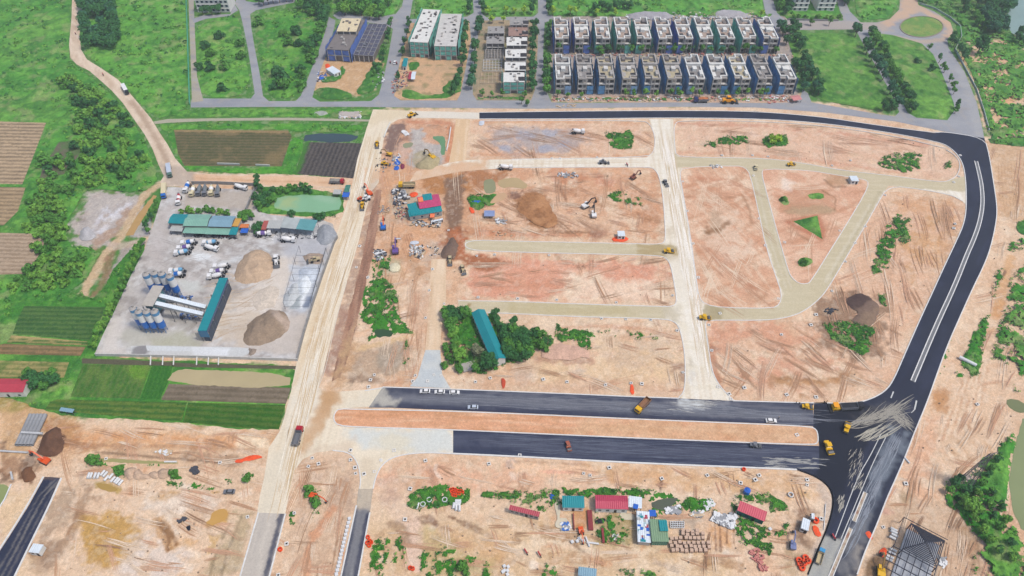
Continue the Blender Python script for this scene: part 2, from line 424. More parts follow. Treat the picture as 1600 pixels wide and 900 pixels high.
# bundles of blade and track marks, chalky and damp patches all over the graded soil
q = random.Random(21)
ZN = [(1110, 505, 1400, 620, 30), (1300, 300, 1490, 500, 34), (1065, 192, 1480, 240, 26), (735, 192, 1010, 244, 18), (730, 268, 1030, 372, 30), (730, 402, 1045, 465, 30), (720, 505, 1062, 612, 30), (600, 420, 665, 600, 12), (585, 725, 1290, 760, 20), (590, 800, 1240, 900, 50), (90, 700, 400, 900, 50), (455, 720, 550, 900, 12), (1400, 640, 1590, 900, 34), (1545, 230, 1600, 640, 14), (10, 655, 430, 700, 18), (590, 195, 720, 400, 20)]
for (x0, y0, x1, y1, n) in ZN:
    base = q.uniform(-.3, .3)
    for k in range(n):
        x, y, a_ = q.uniform(x0, x1), q.uniform(y0, y1), q.choice([base, base + .5, base + 1.5, q.uniform(0, 3.1)]) + q.uniform(-.15, .15); L_ = q.uniform(12, 46); c_ = q.choice([MUD, CLAY, PALE, PALE, C(246, 236, 222), C(186, 168, 152)]); cv = q.uniform(-6, 6); m = q.randint(2, 5); al = q.uniform(.25, .6)
        for j in range(m):
            o = (j - m / 2) * q.uniform(2.2, 3.4); g(stroke([(x - L_ / 2 * math.cos(a_) - o * math.sin(a_), y - L_ / 2 * .7 * math.sin(a_) + o * .8 * math.cos(a_)), (x - (o + cv) * math.sin(a_), y + (o + cv) * .8 * math.cos(a_)), (x + L_ / 2 * math.cos(a_) - o * math.sin(a_), y + L_ / 2 * .7 * math.sin(a_) + o * .8 * math.cos(a_))], q.uniform(.35, .8), c_, al * .75, .4, .5, .38, 4))
        if k % 3 == 0: g(disc(q.uniform(x0, x1), q.uniform(y0, y1), q.uniform(3, 14), q.uniform(2, 7), q.choice([MUD, C(244, 234, 222), C(190, 180, 172), DUST, C(172, 130, 100)]), q.uniform(.25, .55), .8, 2.5, .42, 2.5))
# middle blocks
g(blob([(735, 400), (1045, 410), (1050, 470), (725, 465)], C(218, 160, 134), .9, 3, 5, .3, 14))
g(blob([(890, 425), (1045, 440), (1045, 472), (880, 468)], PALE, .7, 3, 4, .4, 7))
g(blob([(760, 440), (870, 432), (880, 455), (770, 462)], C(206, 146, 116), .5, 3, 4, .45, 6))
g(blob([(840, 535), (1000, 528), (1060, 560), (1058, 600), (830, 600)], C(226, 196, 160), .8, 5, 5, .3, 9))
g(blob([(935, 530), (1040, 530), (1050, 570), (960, 575)], C(206, 184, 162), .6, 4, 4, .4, 7))
g(blob([(720, 575), (840, 590), (1065, 602), (1070, 618), (740, 606)], C(212, 176, 148), .7, 3, 4))
g(blob([(700, 262), (760, 255), (1030, 262), (1035, 372), (900, 368), (730, 372), (695, 330)], C(210, 158, 124), .75, 3, 6, .42, 10))
g(blob([(800, 300), (860, 298), (900, 318), (960, 330), (975, 362), (880, 368), (800, 365), (770, 330)], C(222, 190, 162), .7, 5, 5, .32, 9))
# the brown heap of spread soil
g(blob([(818, 300), (848, 300), (858, 322), (872, 345), (874, 356), (845, 356), (822, 345), (802, 322), (808, 306)], C(168, 122, 86), .95, 2, 3)); g(blob([(818, 300), (858, 322), (874, 356), (822, 345), (802, 322)], C(150, 104, 72), .6, 2, 3, .5, 3))
g(blob([(794, 300), (815, 298), (812, 308), (796, 310)], C(126, 92, 78), .9, 1.5, 2))
g(blob([(725, 358), (830, 362), (935, 362), (935, 370), (730, 368)], C(192, 122, 88), .55, 2, 2.5, .3, 6))
g(stroke([(868, 362), (930, 363), (936, 366)], 2.0, MUD, .8)); g(stroke([(750, 360), (868, 361)], 1.0, MUD, .5))
g(disc(936, 365, 14, 7, C(158, 112, 92), .7)); g(disc(930, 358, 20, 7, C(176, 140, 116), .6))
# east block
g(blob([(1062, 262), (1165, 262), (1215, 470), (1095, 480)], C(216, 160, 134), .8, 4, 6, .3, 14)); g(blob([(1110, 320), (1160, 340), (1175, 380), (1130, 420), (1105, 370)], C(230, 204, 182), .7, 4, 5, .4, 6))
g(disc(1118, 345, 12, 16, C(186, 158, 132), .6)); g(stroke([(1104, 362), (1122, 360), (1138, 348)], 3, MUD, .75, 1, 1)); g(stroke([(1104, 354), (1108, 366)], 2, MUD, .6))
g(stroke([(1065, 308), (1110, 309), (1145, 309)], .8, MUD, .5)); g(stroke([(1160, 305), (1172, 330), (1175, 350)], 1.2, MUD, .4))
g(blob([(1195, 262), (1350, 280), (1320, 345), (1262, 440), (1240, 430), (1215, 360)], C(226, 186, 160), .6, 4, 5, .3, 9))
g(blob([(1218, 298), (1265, 290), (1308, 305), (1308, 325), (1300, 335), (1225, 330)], C(196, 146, 116), .7, 2, 3, .2)); g(disc(1270, 328, 40, 8, C(176, 158, 128), .7, 2, 2))
g(stroke([(1285, 298), (1306, 310), (1304, 328)], .8, MUD, .6, .4, .2)); g(stroke([(1231, 347), (1240, 352), (1283, 374), (1286, 360), (1276, 338)], 3.0, C(196, 140, 112), .9, .8, .3))
g(blob([(1300, 350), (1380, 300), (1500, 320), (1490, 380), (1460, 440), (1400, 590), (1340, 625), (1160, 620), (1110, 510), (1290, 490), (1330, 400)], C(220, 180, 152), .6, 6, 6, .3, 12))
g(blob([(1430, 340), (1480, 330), (1480, 370), (1450, 430), (1420, 440), (1410, 380)], C(200, 154, 106), .65, 4, 5, .4, 6)); g(blob([(1385, 300), (1490, 315), (1490, 335), (1400, 330)], C(208, 160, 118), .5, 3, 4, .3, 5))
for i in range(9):                              # curved blade tracks of the grader in the eastern blocks
    g(stroke([(1385 + i * 4, 298 + i * 2), (1440 + i * 3, 300 + i * 3), (1478 - i * 3, 325 + i * 5), (1455 - i * 4, 400 + i * 8), (1425 - i * 3, 450 + i * 9)], .7, CLAY if i % 2 else PALE, .3, .5, .8, .4))
    g(stroke([(1150 + i * 12, 590 - i * 3), (1230 + i * 9, 560 - i * 6), (1290 + i * 4, 520 - i * 5)], .8, (192 / 255 * .6, .3, .2) if i % 2 else PALE, .25, .5, .8, .4))
g(blob([(1105, 505), (1200, 505), (1290, 520), (1310, 560), (1280, 600), (1150, 600), (1115, 560)], C(212, 158, 130), .8, 4, 6, .45, 10))
g(blob([(1195, 590), (1240, 588), (1300, 590), (1345, 575), (1345, 595), (1290, 603), (1200, 600)], C(178, 142, 110), .65, 2, 3, .35, 4))
for (x, y, rx, ry) in ((1227, 595, 13, 6), (1258, 597, 12, 5), (1278, 598, 9, 4), (1302, 594, 10, 5), (1318, 590, 9, 5), (1255, 620, 7, 4)): g(disc(x, y, rx, ry, C(196, 152, 112), .8, 1.0, 1.2)); g(disc(x - 2, y - 3, rx * .9, ry * .5, MUD, .45, .8, 1))
g(blob([(1320, 462), (1345, 458), (1362, 466), (1375, 480), (1370, 500), (1365, 520), (1345, 560), (1290, 535), (1278, 500), (1285, 490), (1310, 482)], C(144, 116, 94), 1, 2, 5)); g(blob([(1278, 498), (1300, 492), (1312, 512), (1300, 530), (1285, 520)], C(120, 98, 82), .95, 1, 3))
g(blob([(1275, 468), (1320, 462), (1330, 485), (1300, 495), (1280, 488)], C(176, 156, 132), .7, 3, 3))
# north strip and blocks
g(blob([(738, 190), (900, 188), (1005, 195), (1015, 230), (960, 245), (740, 245)], C(218, 176, 150), .5, 3, 5, .35, 10)); g(blob([(768, 200), (820, 196), (890, 205), (920, 215), (880, 240), (790, 244), (762, 225)], C(178, 168, 166), .85, 3, 4, .3, 7))
for (x, y, rx, ry) in ((858, 208, 12, 6), (855, 233, 14, 6), (820, 212, 14, 7), (790, 232, 10, 5), (880, 225, 9, 5)): g(disc(x, y, rx, ry, C(168, 172, 186), .7, 1.2, 1.6))
g(blob([(1060, 190), (1200, 192), (1400, 212), (1480, 235), (1500, 265), (1480, 280), (1200, 245), (1065, 242)], C(224, 186, 162), .6, 3, 5, .3, 10))
g(stroke([(1060, 192), (1200, 196), (1330, 210), (1450, 226)], 4, C(200, 142, 118), .6, 1.5, 1.5, .35)); g(stroke([(1062, 238), (1150, 240), (1300, 254), (1420, 272)], 3, C(206, 150, 122), .5, 1.5, 1.5, .3)); g(stroke([(735, 240), (900, 243), (1010, 243)], 3, CLAY, .5, 1.5, 1.5, .3)); g(stroke([(740, 190), (900, 190), (1000, 193)], 3, CLAY, .5, 1, 1, .3))
# north-west pit (mortar yard by the left road)
g(blob([(612, 188), (640, 186), (712, 190), (708, 255), (640, 275), (600, 270), (598, 230)], C(206, 158, 128), .8, 2, 3)); g(blob([(608, 195), (632, 190), (634, 205), (622, 225), (612, 240), (598, 232), (604, 205)], C(130, 108, 100), .95, 1.5, 2))
g(blob([(640, 200), (660, 200), (664, 222), (690, 225), (694, 245), (690, 262), (652, 268), (634, 255), (640, 235)], C(186, 182, 178), .95, 1.5, 2)); g(blob([(650, 238), (662, 232), (680, 245), (688, 258), (668, 266), (645, 262)], C(172, 160, 130), .9, 2, 2))
g(blob([(625, 222), (648, 226), (640, 240), (622, 250)], C(206, 182, 170), .7, 2, 2)); g(blob([(628, 212), (642, 210), (644, 219), (626, 220)], C(150, 116, 100), .8))
g(stroke([(703, 200), (706, 225), (700, 250)], 4, C(202, 132, 92), .7, 1.5, 1)); g(stroke([(640, 190), (700, 192)], 4, C(196, 128, 96), .5, 1.5, 1))
g(blob([(596, 262), (735, 262), (745, 300), (735, 360), (728, 410), (650, 440), (590, 405), (576, 310)], C(200, 154, 120), .7, 4, 6, .3, 7)); g(blob([(1268, 462), (1320, 455), (1372, 470), (1380, 505), (1372, 550), (1340, 560), (1290, 535), (1272, 500)], C(158, 130, 108), .95, 3, 7, .3, 5))
g(blob([(560, 285), (590, 282), (588, 330), (572, 400), (548, 470), (528, 560), (510, 590), (504, 575), (520, 520), (545, 440), (562, 380), (570, 330)], C(178, 152, 134), .85, 2, 3, .15, 6))
g(blob([(585, 300), (596, 292), (592, 340), (583, 400), (568, 450), (553, 520), (538, 580), (522, 590), (540, 520), (556, 450), (572, 380), (582, 330)], C(156, 118, 98), .95, 1.2, 1.2))
for o in (-4, 0, 4): g(stroke([(589 + o, 310), (580 + o, 380), (563 + o, 455), (546 + o, 530), (528 + o, 590)], .7, C(112, 84, 72), .7, .4, .3))
g(blob([(540, 480), (556, 490), (540, 560), (528, 590), (500, 590), (514, 545), (528, 500)], C(164, 124, 108), .55, 2, 3, .35, 5))
g(blob([(596, 260), (720, 262), (728, 290), (700, 300), (630, 290), (612, 300), (606, 330), (620, 345), (650, 355), (690, 358), (690, 375), (650, 390), (622, 375), (600, 330), (590, 290)], C(214, 168, 132), .85, 2, 2.5))
g(blob([(655, 272), (700, 268), (735, 275), (740, 300), (690, 305), (660, 295)], C(182, 132, 90), 1, 2, 3)); g(blob([(730, 268), (800, 265), (780, 285), (745, 300)], C(176, 126, 90), .95, 2, 3))
g(blob([(697, 275), (726, 272), (726, 310), (722, 350), (712, 375), (695, 350), (694, 310)], C(140, 112, 92), 1, 1.5, 2)); g(blob([(690, 360), (720, 355), (728, 400), (700, 405), (690, 390)], C(160, 106, 76), .97, 2, 3))
g(blob([(704, 367), (715, 370), (716, 390), (708, 404), (688, 403), (693, 388), (700, 378)], C(124, 102, 88), 1, 1, 1)); g(disc(686, 382, 6, 6, C(176, 112, 76), .85, 1, 1))
for o in (-9, -5, -1, 3, 7): g(stroke([(710 + o, 280), (709 + o, 315), (706 + o, 345)], .8, C(134, 106, 90), .5, .4, .5, .3))
g(blob([(604, 350), (650, 368), (690, 372), (655, 410), (640, 410), (615, 390)], C(218, 174, 140), .8, 2, 2)); 
for o in range(6): g(stroke([(622 + o * 4, 365), (628 + o * 4, 385), (634 + o * 3, 400)], .5, C(160, 112, 82), .7, .3, .3))
g(blob([(600, 330), (622, 345), (680, 352), (640, 350), (612, 345), (598, 360)], C(196, 184, 168), .5, 1.5, 2, .3)); g(blob([(660, 375), (690, 378), (700, 400), (680, 420), (650, 412)], C(200, 190, 176), .5, 2, 2, .4))
g(blob([(612, 290), (640, 285), (640, 300), (660, 305), (650, 345), (618, 340), (606, 310)], C(186, 172, 152), .8, 1.5, 2, .2, 4)); g(blob([(580, 400), (612, 395), (640, 430), (620, 450), (590, 440)], C(208, 170, 134), .6, 2, 3))
g(blob([(600, 405), (625, 408), (625, 425), (602, 428), (590, 415)], C(182, 180, 152), .7, 2, 2)); g(stroke([(640, 400), (655, 425), (672, 435), (690, 435)], 4, C(178, 140, 106), .6, 1.5, 1, .2)); g(stroke([(712, 366), (722, 376), (722, 396), (745, 402)], 5, C(182, 118, 84), .97, 1.5, 2)); g(blob([(716, 400), (745, 402), (800, 406), (775, 418), (745, 424), (725, 412)], C(170, 112, 80), .95, 1.5, 3, .3, 4))
g(blob([(545, 545), (600, 540), (640, 530), (636, 575), (610, 590), (560, 598), (540, 585)], C(180, 158, 136), .85, 2, 3, .2, 6)); g(blob([(590, 535), (630, 530), (635, 570), (600, 582), (585, 560)], C(170, 158, 142), .7, 2, 2, .3, 4))
g(stroke([(560, 545), (600, 535), (645, 522)], 3, C(222, 190, 148), .8, 1, .8)); g(stroke([(550, 540), (535, 580), (515, 620), (505, 640)], 7, C(198, 160, 122), .7, 2, 1)); g(stroke([(535, 592), (600, 595)], 3, DARKMUD, .4, 1.5, 1.5, .4))
g(blob([(635, 440), (665, 440), (670, 500), (650, 540), (640, 510)], C(214, 176, 148), .6, 2, 3, .3))
g(blob([(720, 505), (745, 502), (752, 560), (735, 575), (722, 560)], C(190, 152, 128), .8, 1.5, 1.5))
g(blob([(830, 535), (925, 528), (925, 568), (830, 565)], C(214, 174, 150), .6, 2, 3, .3)); g(stroke([(840, 561), (925, 565)], 3, C(176, 140, 118), .7, 1, 1)); g(blob([(800, 565), (840, 568), (835, 590), (800, 590)], C(196, 172, 154), .6, 2, 2))
g(stroke([(880, 512), (930, 510), (1000, 512), (1040, 520)], 2, C(196, 140, 108), .5, 1, 1, .3)); g(stroke([(1060, 572), (1072, 575), (1070, 590)], 5, C(166, 136, 118), .7, 1, 1)); g(stroke([(1112, 540), (1118, 580), (1125, 605)], 2.5, C(172, 118, 92), .7, .8, .5))
for i in range(5): g(tracks([(1000 - 4 * i, 300 + 5 * i), (1030, 340 + 3 * i)], C(170, 126, 96), .3, n=1))
for i in range(4): g(stroke([(855 + 6 * i, 284 + 5 * i), (900 + 6 * i, 296 + 5 * i), (950 + 5 * i, 318 + 5 * i), (1015, 338 + 3 * i)], 1.0, C(176, 128, 94), .65, .6, .8, .25))
g(stroke([(872, 290), (885, 312)], 2.0, C(150, 106, 78), .7)); g(blob([(860, 262), (900, 268), (930, 280), (900, 288), (860, 280)], C(198, 132, 98), .6, 2, 3, .3, 5)); g(blob([(930, 272), (965, 280), (960, 292), (930, 288)], C(200, 128, 100), .5, 2, 3, .3))
g(stroke([(1000, 340), (1035, 345), (1060, 348), (1080, 348)], 2, MUD, .4, 1, 1))
for i in range(4): g(stroke([(1100 + 9 * i, 385 + 3 * i), (1130 + 8 * i, 420 + 4 * i), (1165 + 8 * i, 445 + 4 * i)], 1.0, C(182, 132, 104), .5, .6, .8, .3))
for (x, y) in ((1040, 472), (1052, 580), (1118, 545)): g(disc(x, y, 6, 4, C(160, 130, 112), .6))
# south-west quarter details
g(blob([(128, 800), (175, 805), (200, 815), (228, 838), (200, 880), (165, 890), (135, 870), (125, 830)], C(200, 160, 100), .95, 2, 3)); g(blob([(130, 810), (185, 812), (195, 850), (150, 880), (130, 850)], C(184, 150, 92), .6, 3, 4, .4, 5))
g(blob([(150, 752), (170, 756), (188, 765), (185, 770), (150, 762)], C(184, 156, 98), .95, .8, 1)); g(blob([(232, 775), (262, 765), (280, 770), (262, 782), (235, 784)], C(196, 154, 100), .9, .8, 1.2)); g(disc(258, 769, 9, 3, C(190, 150, 108), .8, .5, .5)); g(disc(336, 769, 9, 3, C(196, 156, 96), .9, .5, .6))
g(blob([(330, 800), (350, 792), (358, 800), (352, 815), (335, 822), (320, 818)], C(204, 162, 100), .95, .8, 1.2)); g(blob([(328, 835), (340, 840), (335, 858), (322, 868)], C(204, 166, 110), .9, .8, 1.2)); g(disc(290, 845, 18, 8, C(216, 168, 112), .7, 2, 2))
g(blob([(195, 840), (250, 820), (300, 860), (260, 900), (180, 910)], C(226, 214, 204), .7, 3, 4, .35, 6)); g(blob([(230, 770), (350, 775), (340, 800), (240, 800)], C(232, 220, 206), .6, 3, 4, .3, 6))
g(blob([(90, 765), (130, 768), (120, 800), (90, 830), (60, 850), (70, 800)], C(176, 154, 132), .8, 2, 3, .25, 7)); g(stroke([(140, 765), (125, 800), (112, 840), (70, 870)], 3.5, C(148, 116, 88), .6, 1, 1.2, .2)); g(stroke([(75, 760), (60, 810), (45, 840)], 1.2, MUD, .5)); g(stroke([(125, 765), (118, 810), (105, 835)], 1, MUD, .5, .5, .5))
g(blob([(60, 840), (95, 850), (85, 890), (50, 890)], C(160, 134, 112), .8, 2, 2)); g(stroke([(50, 850), (44, 858), (50, 866)], 1.2, C(120, 86, 66), .9))
g(stroke([(246, 815), (262, 838), (266, 855)], 4, C(186, 140, 88), .8, 1, 1)); g(stroke([(246, 815), (264, 840), (262, 860)], .9, C(128, 92, 62), .8)); g(stroke([(252, 813), (272, 840), (275, 850)], .9, C(128, 92, 62), .7))
g(blob([(370, 800), (395, 800), (370, 900), (320, 900), (350, 840)], C(176, 160, 128), .7, 2, 2, .25, 4)); g(stroke([(378, 805), (355, 860), (345, 905)], 1, C(120, 104, 78), .7)); g(stroke([(362, 810), (335, 870), (325, 905)], 1, C(130, 112, 84), .6))
g(disc(170, 738, 24, 8, C(206, 180, 152), .9)); g(blob([(180, 700), (400, 705), (412, 725), (300, 740), (170, 715)], C(214, 180, 148), .6, 2, 3, .2)); g(blob([(280, 705), (370, 712), (380, 725), (300, 730)], C(148, 118, 96), .6, 1.5, 2, .4, 3)); g(stroke([(150, 706), (250, 715), (340, 722)], 1.2, C(112, 90, 70), .6, .4, .4, .2))
g(blob([(0, 650), (60, 640), (75, 660), (40, 710), (0, 720)], C(202, 168, 130), .8)); g(blob([(60, 655), (95, 650), (128, 665), (125, 690), (100, 700), (75, 690)], C(178, 132, 86), .8, 1.5, 2)); g(blob([(78, 668), (88, 664), (102, 685), (98, 705), (85, 712), (52, 710), (60, 690), (72, 685)], C(108, 80, 64), 1, 1, 1.5))
g(blob([(0, 690), (12, 685), (12, 705), (0, 706)], C(104, 82, 72), .9)); g(blob([(30, 735), (50, 728), (58, 745), (48, 755), (30, 748)], C(128, 92, 68), .95, 1, 1)); g(blob([(0, 735), (20, 735), (22, 750), (0, 755)], C(120, 92, 72), .9)); g(blob([(0, 708), (35, 710), (38, 728), (20, 742), (0, 738)], C(156, 120, 92), .8)); g(blob([(30, 712), (62, 716), (55, 732), (32, 738)], C(120, 96, 78), .8))
for i in range(7): g(stroke([(100, 690 + 4 * i), (125, 682 + 4 * i), (150, 685 + 3 * i)], .8, C(168, 114, 72), .6, .4, .6, .2))
g(blob([(105, 672), (420, 682), (418, 700), (130, 690)], C(216, 158, 112), .65, 2, 2, .3, 8)); g(blob([(130, 652), (430, 672), (430, 682), (130, 672)], C(228, 200, 172), .7, 2, 3, .3, 8)); g(stroke([(130, 695), (250, 697), (400, 702)], 2.2, C(172, 130, 98), .6, 1, .6, .1)); g(blob([(372, 680), (425, 685), (420, 702), (370, 700)], C(238, 216, 186), .9, 1, 1))
g(disc(20, 870, 40, 30, C(214, 186, 150), .4, 4, 4)); g(blob([(5, 770), (60, 750), (40, 800), (0, 860)], C(224, 196, 160), .7, 2, 3, .2))
# centre-south
g(blob([(460, 715), (540, 708), (556, 730), (552, 790), (530, 850), (500, 900), (430, 905), (455, 800)], C(206, 176, 150), .6, 3, 4, .3, 7)); g(blob([(500, 750), (545, 735), (550, 790), (515, 795)], C(176, 150, 132), .5, 3, 3, .3)); g(stroke([(520, 795), (495, 830), (480, 870), (478, 900)], 3, C(210, 146, 108), .6, 1, 1, .2)); g(stroke([(535, 808), (525, 850), (517, 900)], .5, MUD, .7, .3, .2))
g(disc(608, 780, 18, 14, C(178, 154, 140), .75, 2, 3)); g(blob([(585, 765), (600, 740), (660, 730), (640, 765), (600, 790)], C(208, 170, 146), .5, 3, 3, .3)); g(stroke([(620, 795), (645, 815), (650, 850), (648, 880)], 7, C(224, 196, 176), .9, 1.5, .8)); g(stroke([(590, 800), (625, 798), (700, 800), (760, 805), (810, 815)], 9, C(226, 200, 172), .6, 3, 2, .3))
for i in range(4): g(stroke([(650 + 3 * i, 808 + 3 * i), (672, 806 + 3 * i), (682, 815 + 2 * i)], 1, C(138, 108, 88), .7, .4, .4, .25))
for i in range(3): g(stroke([(702 + 6 * i, 806 + 3 * i), (738, 818 + 4 * i), (775, 840 + 3 * i)], 1.1, C(132, 102, 80), .75, .5, .5, .3))
g(stroke([(612, 818), (632, 825), (636, 845)], 3, C(150, 122, 98), .6, 1, .8)); g(disc(722, 885, 14, 12, C(132, 122, 98), .8, 2.5, 2)); g(blob([(655, 830), (720, 850), (780, 870), (770, 900), (660, 900)], C(186, 170, 118), .55, 3, 4, .35, 6)); g(blob([(710, 828), (790, 835), (800, 870), (760, 880)], C(216, 176, 134), .6, 3, 4, .2))
g(blob([(800, 723), (925, 728), (925, 735), (905, 745), (805, 738)], C(236, 200, 168), .95, .8, .8)); g(stroke([(806, 720), (930, 727)], .5, MUD, .5)); g(stroke([(845, 736), (895, 738)], 1.5, C(232, 172, 150), .6))
g(blob([(930, 725), (1240, 742), (1280, 770), (1100, 765), (960, 755)], C(212, 170, 124), .6, 3, 4, .2, 9)); g(stroke([(1034, 752), (1030, 775)], .8, DARKMUD, .9, .3, .3)); g(blob([(860, 750), (960, 758), (1070, 770), (1180, 778), (1170, 785), (1050, 782), (900, 762)], PALE, .45, 1.5, 2, .3, 4))
for i in range(5): g(stroke([(845, 822 + 4 * i), (880, 824 + 5 * i), (905, 820 + 4 * i)], 1, C(160, 122, 84), .6, .5, .5, .2)); g(stroke([(860, 865 + 4 * i), (900, 862 + 4 * i), (940, 872 + 3 * i)], .8, C(174, 128, 88), .6, .4, .5, .2)); g(stroke([(1080, 875 + 4 * i), (1120, 866 + 3 * i), (1160, 882 + 3 * i)], .8, C(164, 124, 88), .5, .4, .5, .3))
g(stroke([(888, 845), (912, 862)], .8, C(120, 92, 68), .8)); g(blob([(895, 795), (918, 795), (918, 825), (895, 828)], C(200, 146, 102), .8, 1, 1)); g(blob([(1100, 812), (1145, 822), (1145, 858), (1110, 850)], C(212, 160, 112), .7, 1.5, 2)); g(blob([(925, 805), (990, 805), (992, 850), (935, 850)], C(168, 152, 108), .8, 2, 2, .2, 4)); g(blob([(1060, 805), (1100, 810), (1085, 825), (1060, 822)], C(188, 176, 160), .8, 1.5, 1.5))
g(stroke([(1117, 815), (1119, 860)], .7, C(128, 96, 76), .8, .3, .2)); g(stroke([(1125, 818), (1126, 860)], .7, C(128, 96, 76), .8, .3, .2)); g(stroke([(1136, 828), (1136, 848)], .6, C(120, 90, 70), .8, .3, .2)); g(stroke([(1147, 828), (1147, 850)], .6, C(120, 90, 70), .8, .3, .2))
g(blob([(1250, 795), (1275, 800), (1268, 835), (1240, 850), (1240, 815)], C(150, 122, 102), .85, 1.5, 2)); g(disc(1250, 797, 8, 6, C(158, 130, 110), .8)); g(disc(1256, 846, 13, 10, C(138, 112, 92), .85, 1.5, 1.5)); g(blob([(1225, 860), (1265, 862), (1262, 900), (1225, 900)], C(182, 158, 126), .7, 2, 2)); g(disc(1253, 773, 7, 5, C(190, 156, 108), .7)); g(stroke([(1290, 785), (1286, 830)], .6, C(226, 206, 186), .9, .3, .2)); g(stroke([(1282, 760), (1298, 785), (1293, 830), (1275, 870)], 4, C(206, 190, 176), .7, 1, .6))
# right of the main road
g(blob([(1545, 222), (1700, 222), (1700, 345), (1600, 350), (1560, 330)], C(206, 172, 138), .8, 2, 3)); 
for i in range(12): g(stroke([(1560 + 5 * i, 255), (1562 + 5 * i, 300), (1566 + 5 * i, 335)], .4, C(186, 146, 110), .6, .3, .4, .25))
g(blob([(1560, 380), (1590, 350), (1640, 380), (1640, 690), (1440, 760), (1440, 660), (1520, 470)], C(222, 190, 160), .6, 4, 5, .2)); g(blob([(1462, 606), (1480, 606), (1484, 630), (1478, 645), (1455, 640)], C(196, 148, 106), .9, 1.2, 1.2)); g(blob([(1430, 660), (1470, 650), (1465, 730), (1440, 790), (1410, 750)], C(220, 168, 136), .55, 3, 3, .3)); g(blob([(1555, 470), (1575, 468), (1560, 500), (1548, 495)], C(206, 156, 110), .9, 1, 1)); g(disc(1548, 518, 6, 5, C(214, 170, 132), .8)); g(stroke([(1580, 400), (1570, 440), (1560, 470)], 4, C(216, 172, 128), .8, 1, 1))
for i in range(10): g(stroke([(1500 + 5 * i, 600 - 4 * i), (1485 + 6 * i, 640 - 4 * i), (1465 + 7 * i, 690 - 3 * i)], .8, C(196, 150, 118) if i % 2 else PALE, .5, .5, .8, .3)); g(stroke([(1470 + 10 * i, 690), (1490 + 9 * i, 720 - i), (1520 + 6 * i, 730 - 2 * i)], .8, C(190, 150, 112) if i % 2 else PALE, .45, .6, 1, .35))
g(blob([(1365, 790), (1400, 775), (1520, 800), (1560, 860), (1560, 930), (1350, 930)], C(198, 170, 144), .7, 3, 4, .15)); g(disc(1415, 777, 10, 7, C(176, 150, 120), .8)); g(disc(1385, 800, 8, 5, C(202, 160, 142), .8)); g(blob([(1355, 868), (1380, 865), (1392, 900), (1345, 915)], C(128, 104, 80), .95, 1, 1)); g(stroke([(1500, 820), (1520, 850), (1522, 890)], 3, C(170, 140, 110), .7, 1, 1)); g(stroke([(1508, 818), (1528, 848), (1530, 890)], 1.0, C(140, 112, 86), .6)); g(blob([(1385, 762), (1400, 764), (1402, 772), (1382, 778)], C(206, 200, 196), .8, 1, 1)); g(disc(1450, 770, 20, 10, C(224, 180, 148), .5))
g(disc(1527, 802, 22, 10, C(206, 182, 158), .7)); g(disc(1510, 750, 12, 7, C(196, 180, 172), .9))
g(blob([(1500, 260 - 170), (1560, 70), (1620, 80), (1620, 200), (1560, 215), (1545, 180)], C(214, 178, 140), .75, 3, 4, .45, 8)); g(stroke([(1512, 80), (1530, 110), (1550, 150), (1565, 190), (1568, 215)], 8, C(220, 186, 150), .9, 2, 2, .1)); g(stroke([(1545, 65), (1570, 72), (1620, 95)], 6, C(214, 176, 144), .8, 2, 2)); g(blob([(1590, 175), (1620, 170), (1620, 190), (1595, 192)], C(216, 168, 122), .9, 1.5, 2)); g(disc(1576, 157, 11, 9, C(222, 176, 136), .9, 1.5, 1.5)); g(blob([(1560, 110), (1620, 105), (1620, 130), (1580, 125)], C(216, 176, 138), .7, 2, 3, .3))
# lots in front of the unfinished blocks
g(blob([(497, 90), (600, 90), (590, 130), (560, 150), (490, 140), (490, 105)], C(206, 170, 134), .95, 1.5, 3)); g(blob([(645, 95), (720, 95), (718, 128), (690, 150), (660, 148), (645, 120)], C(214, 172, 136), .95, 1.5, 2.5)); g(blob([(748, 40), (830, 40), (828, 152), (742, 152)], C(186, 162, 144), .95, 1, 1.5)); g(blob([(865, 145), (1260, 145), (1255, 162), (862, 160)], C(202, 172, 152), .95, 1, 1.5, .15, 4)); g(blob([(858, 25), (1235, 25), (1245, 150), (858, 150)], C(170, 158, 152), .95, 1.5, 2))

# western yard stains on bare ground, gravel patch and lanes
g(blob([(122, 345), (135, 298), (160, 300), (222, 305), (230, 330), (195, 350), (165, 388), (100, 382), (125, 368), (106, 350), (125, 332)], C(186, 178, 172), 1, 1.5, 3)); g(blob([(140, 360), (165, 320), (210, 312), (205, 325), (175, 345), (160, 380)], C(212, 212, 218), .8, 1.5, 2, .45, 3)); g(blob([(190, 330), (205, 320), (200, 350), (150, 390), (140, 378), (180, 350)], C(174, 146, 124), .8, 1.5, 2, .3, 4)); g(disc(128, 344, 5, 4, C(140, 132, 128), .7))
g(stroke([(250, 288), (225, 305), (208, 335), (190, 370), (165, 395), (140, 440), (128, 462), (100, 470), (60, 475), (35, 490), (15, 520), (0, 545)], 5, C(206, 180, 148), .95, 1, 1)); g(blob([(165, 380), (235, 372), (232, 382), (180, 392)], C(200, 182, 166), .9, 1, 1)); g(blob([(200, 360), (235, 340), (240, 370), (205, 372)], C(184, 178, 176), .9, 1, 1)); g(blob([(190, 388), (215, 385), (205, 420), (180, 460), (165, 470), (170, 430)], C(172, 164, 158), .95, 1.2, 1.2)); g(blob([(165, 400), (185, 385), (170, 430), (150, 465), (140, 465), (160, 430)], C(150, 122, 98), .8, 1, 1)); g(blob([(0, 460), (30, 455), (45, 470), (20, 490), (0, 500)], C(190, 166, 148), .95, 1, 1.5)); g(blob([(105, 565), (128, 565), (112, 620), (98, 618)], C(134, 126, 118), .95, 1, 1)); g(blob([(60, 690), (60, 690), (61, 691)], TAN, 0))
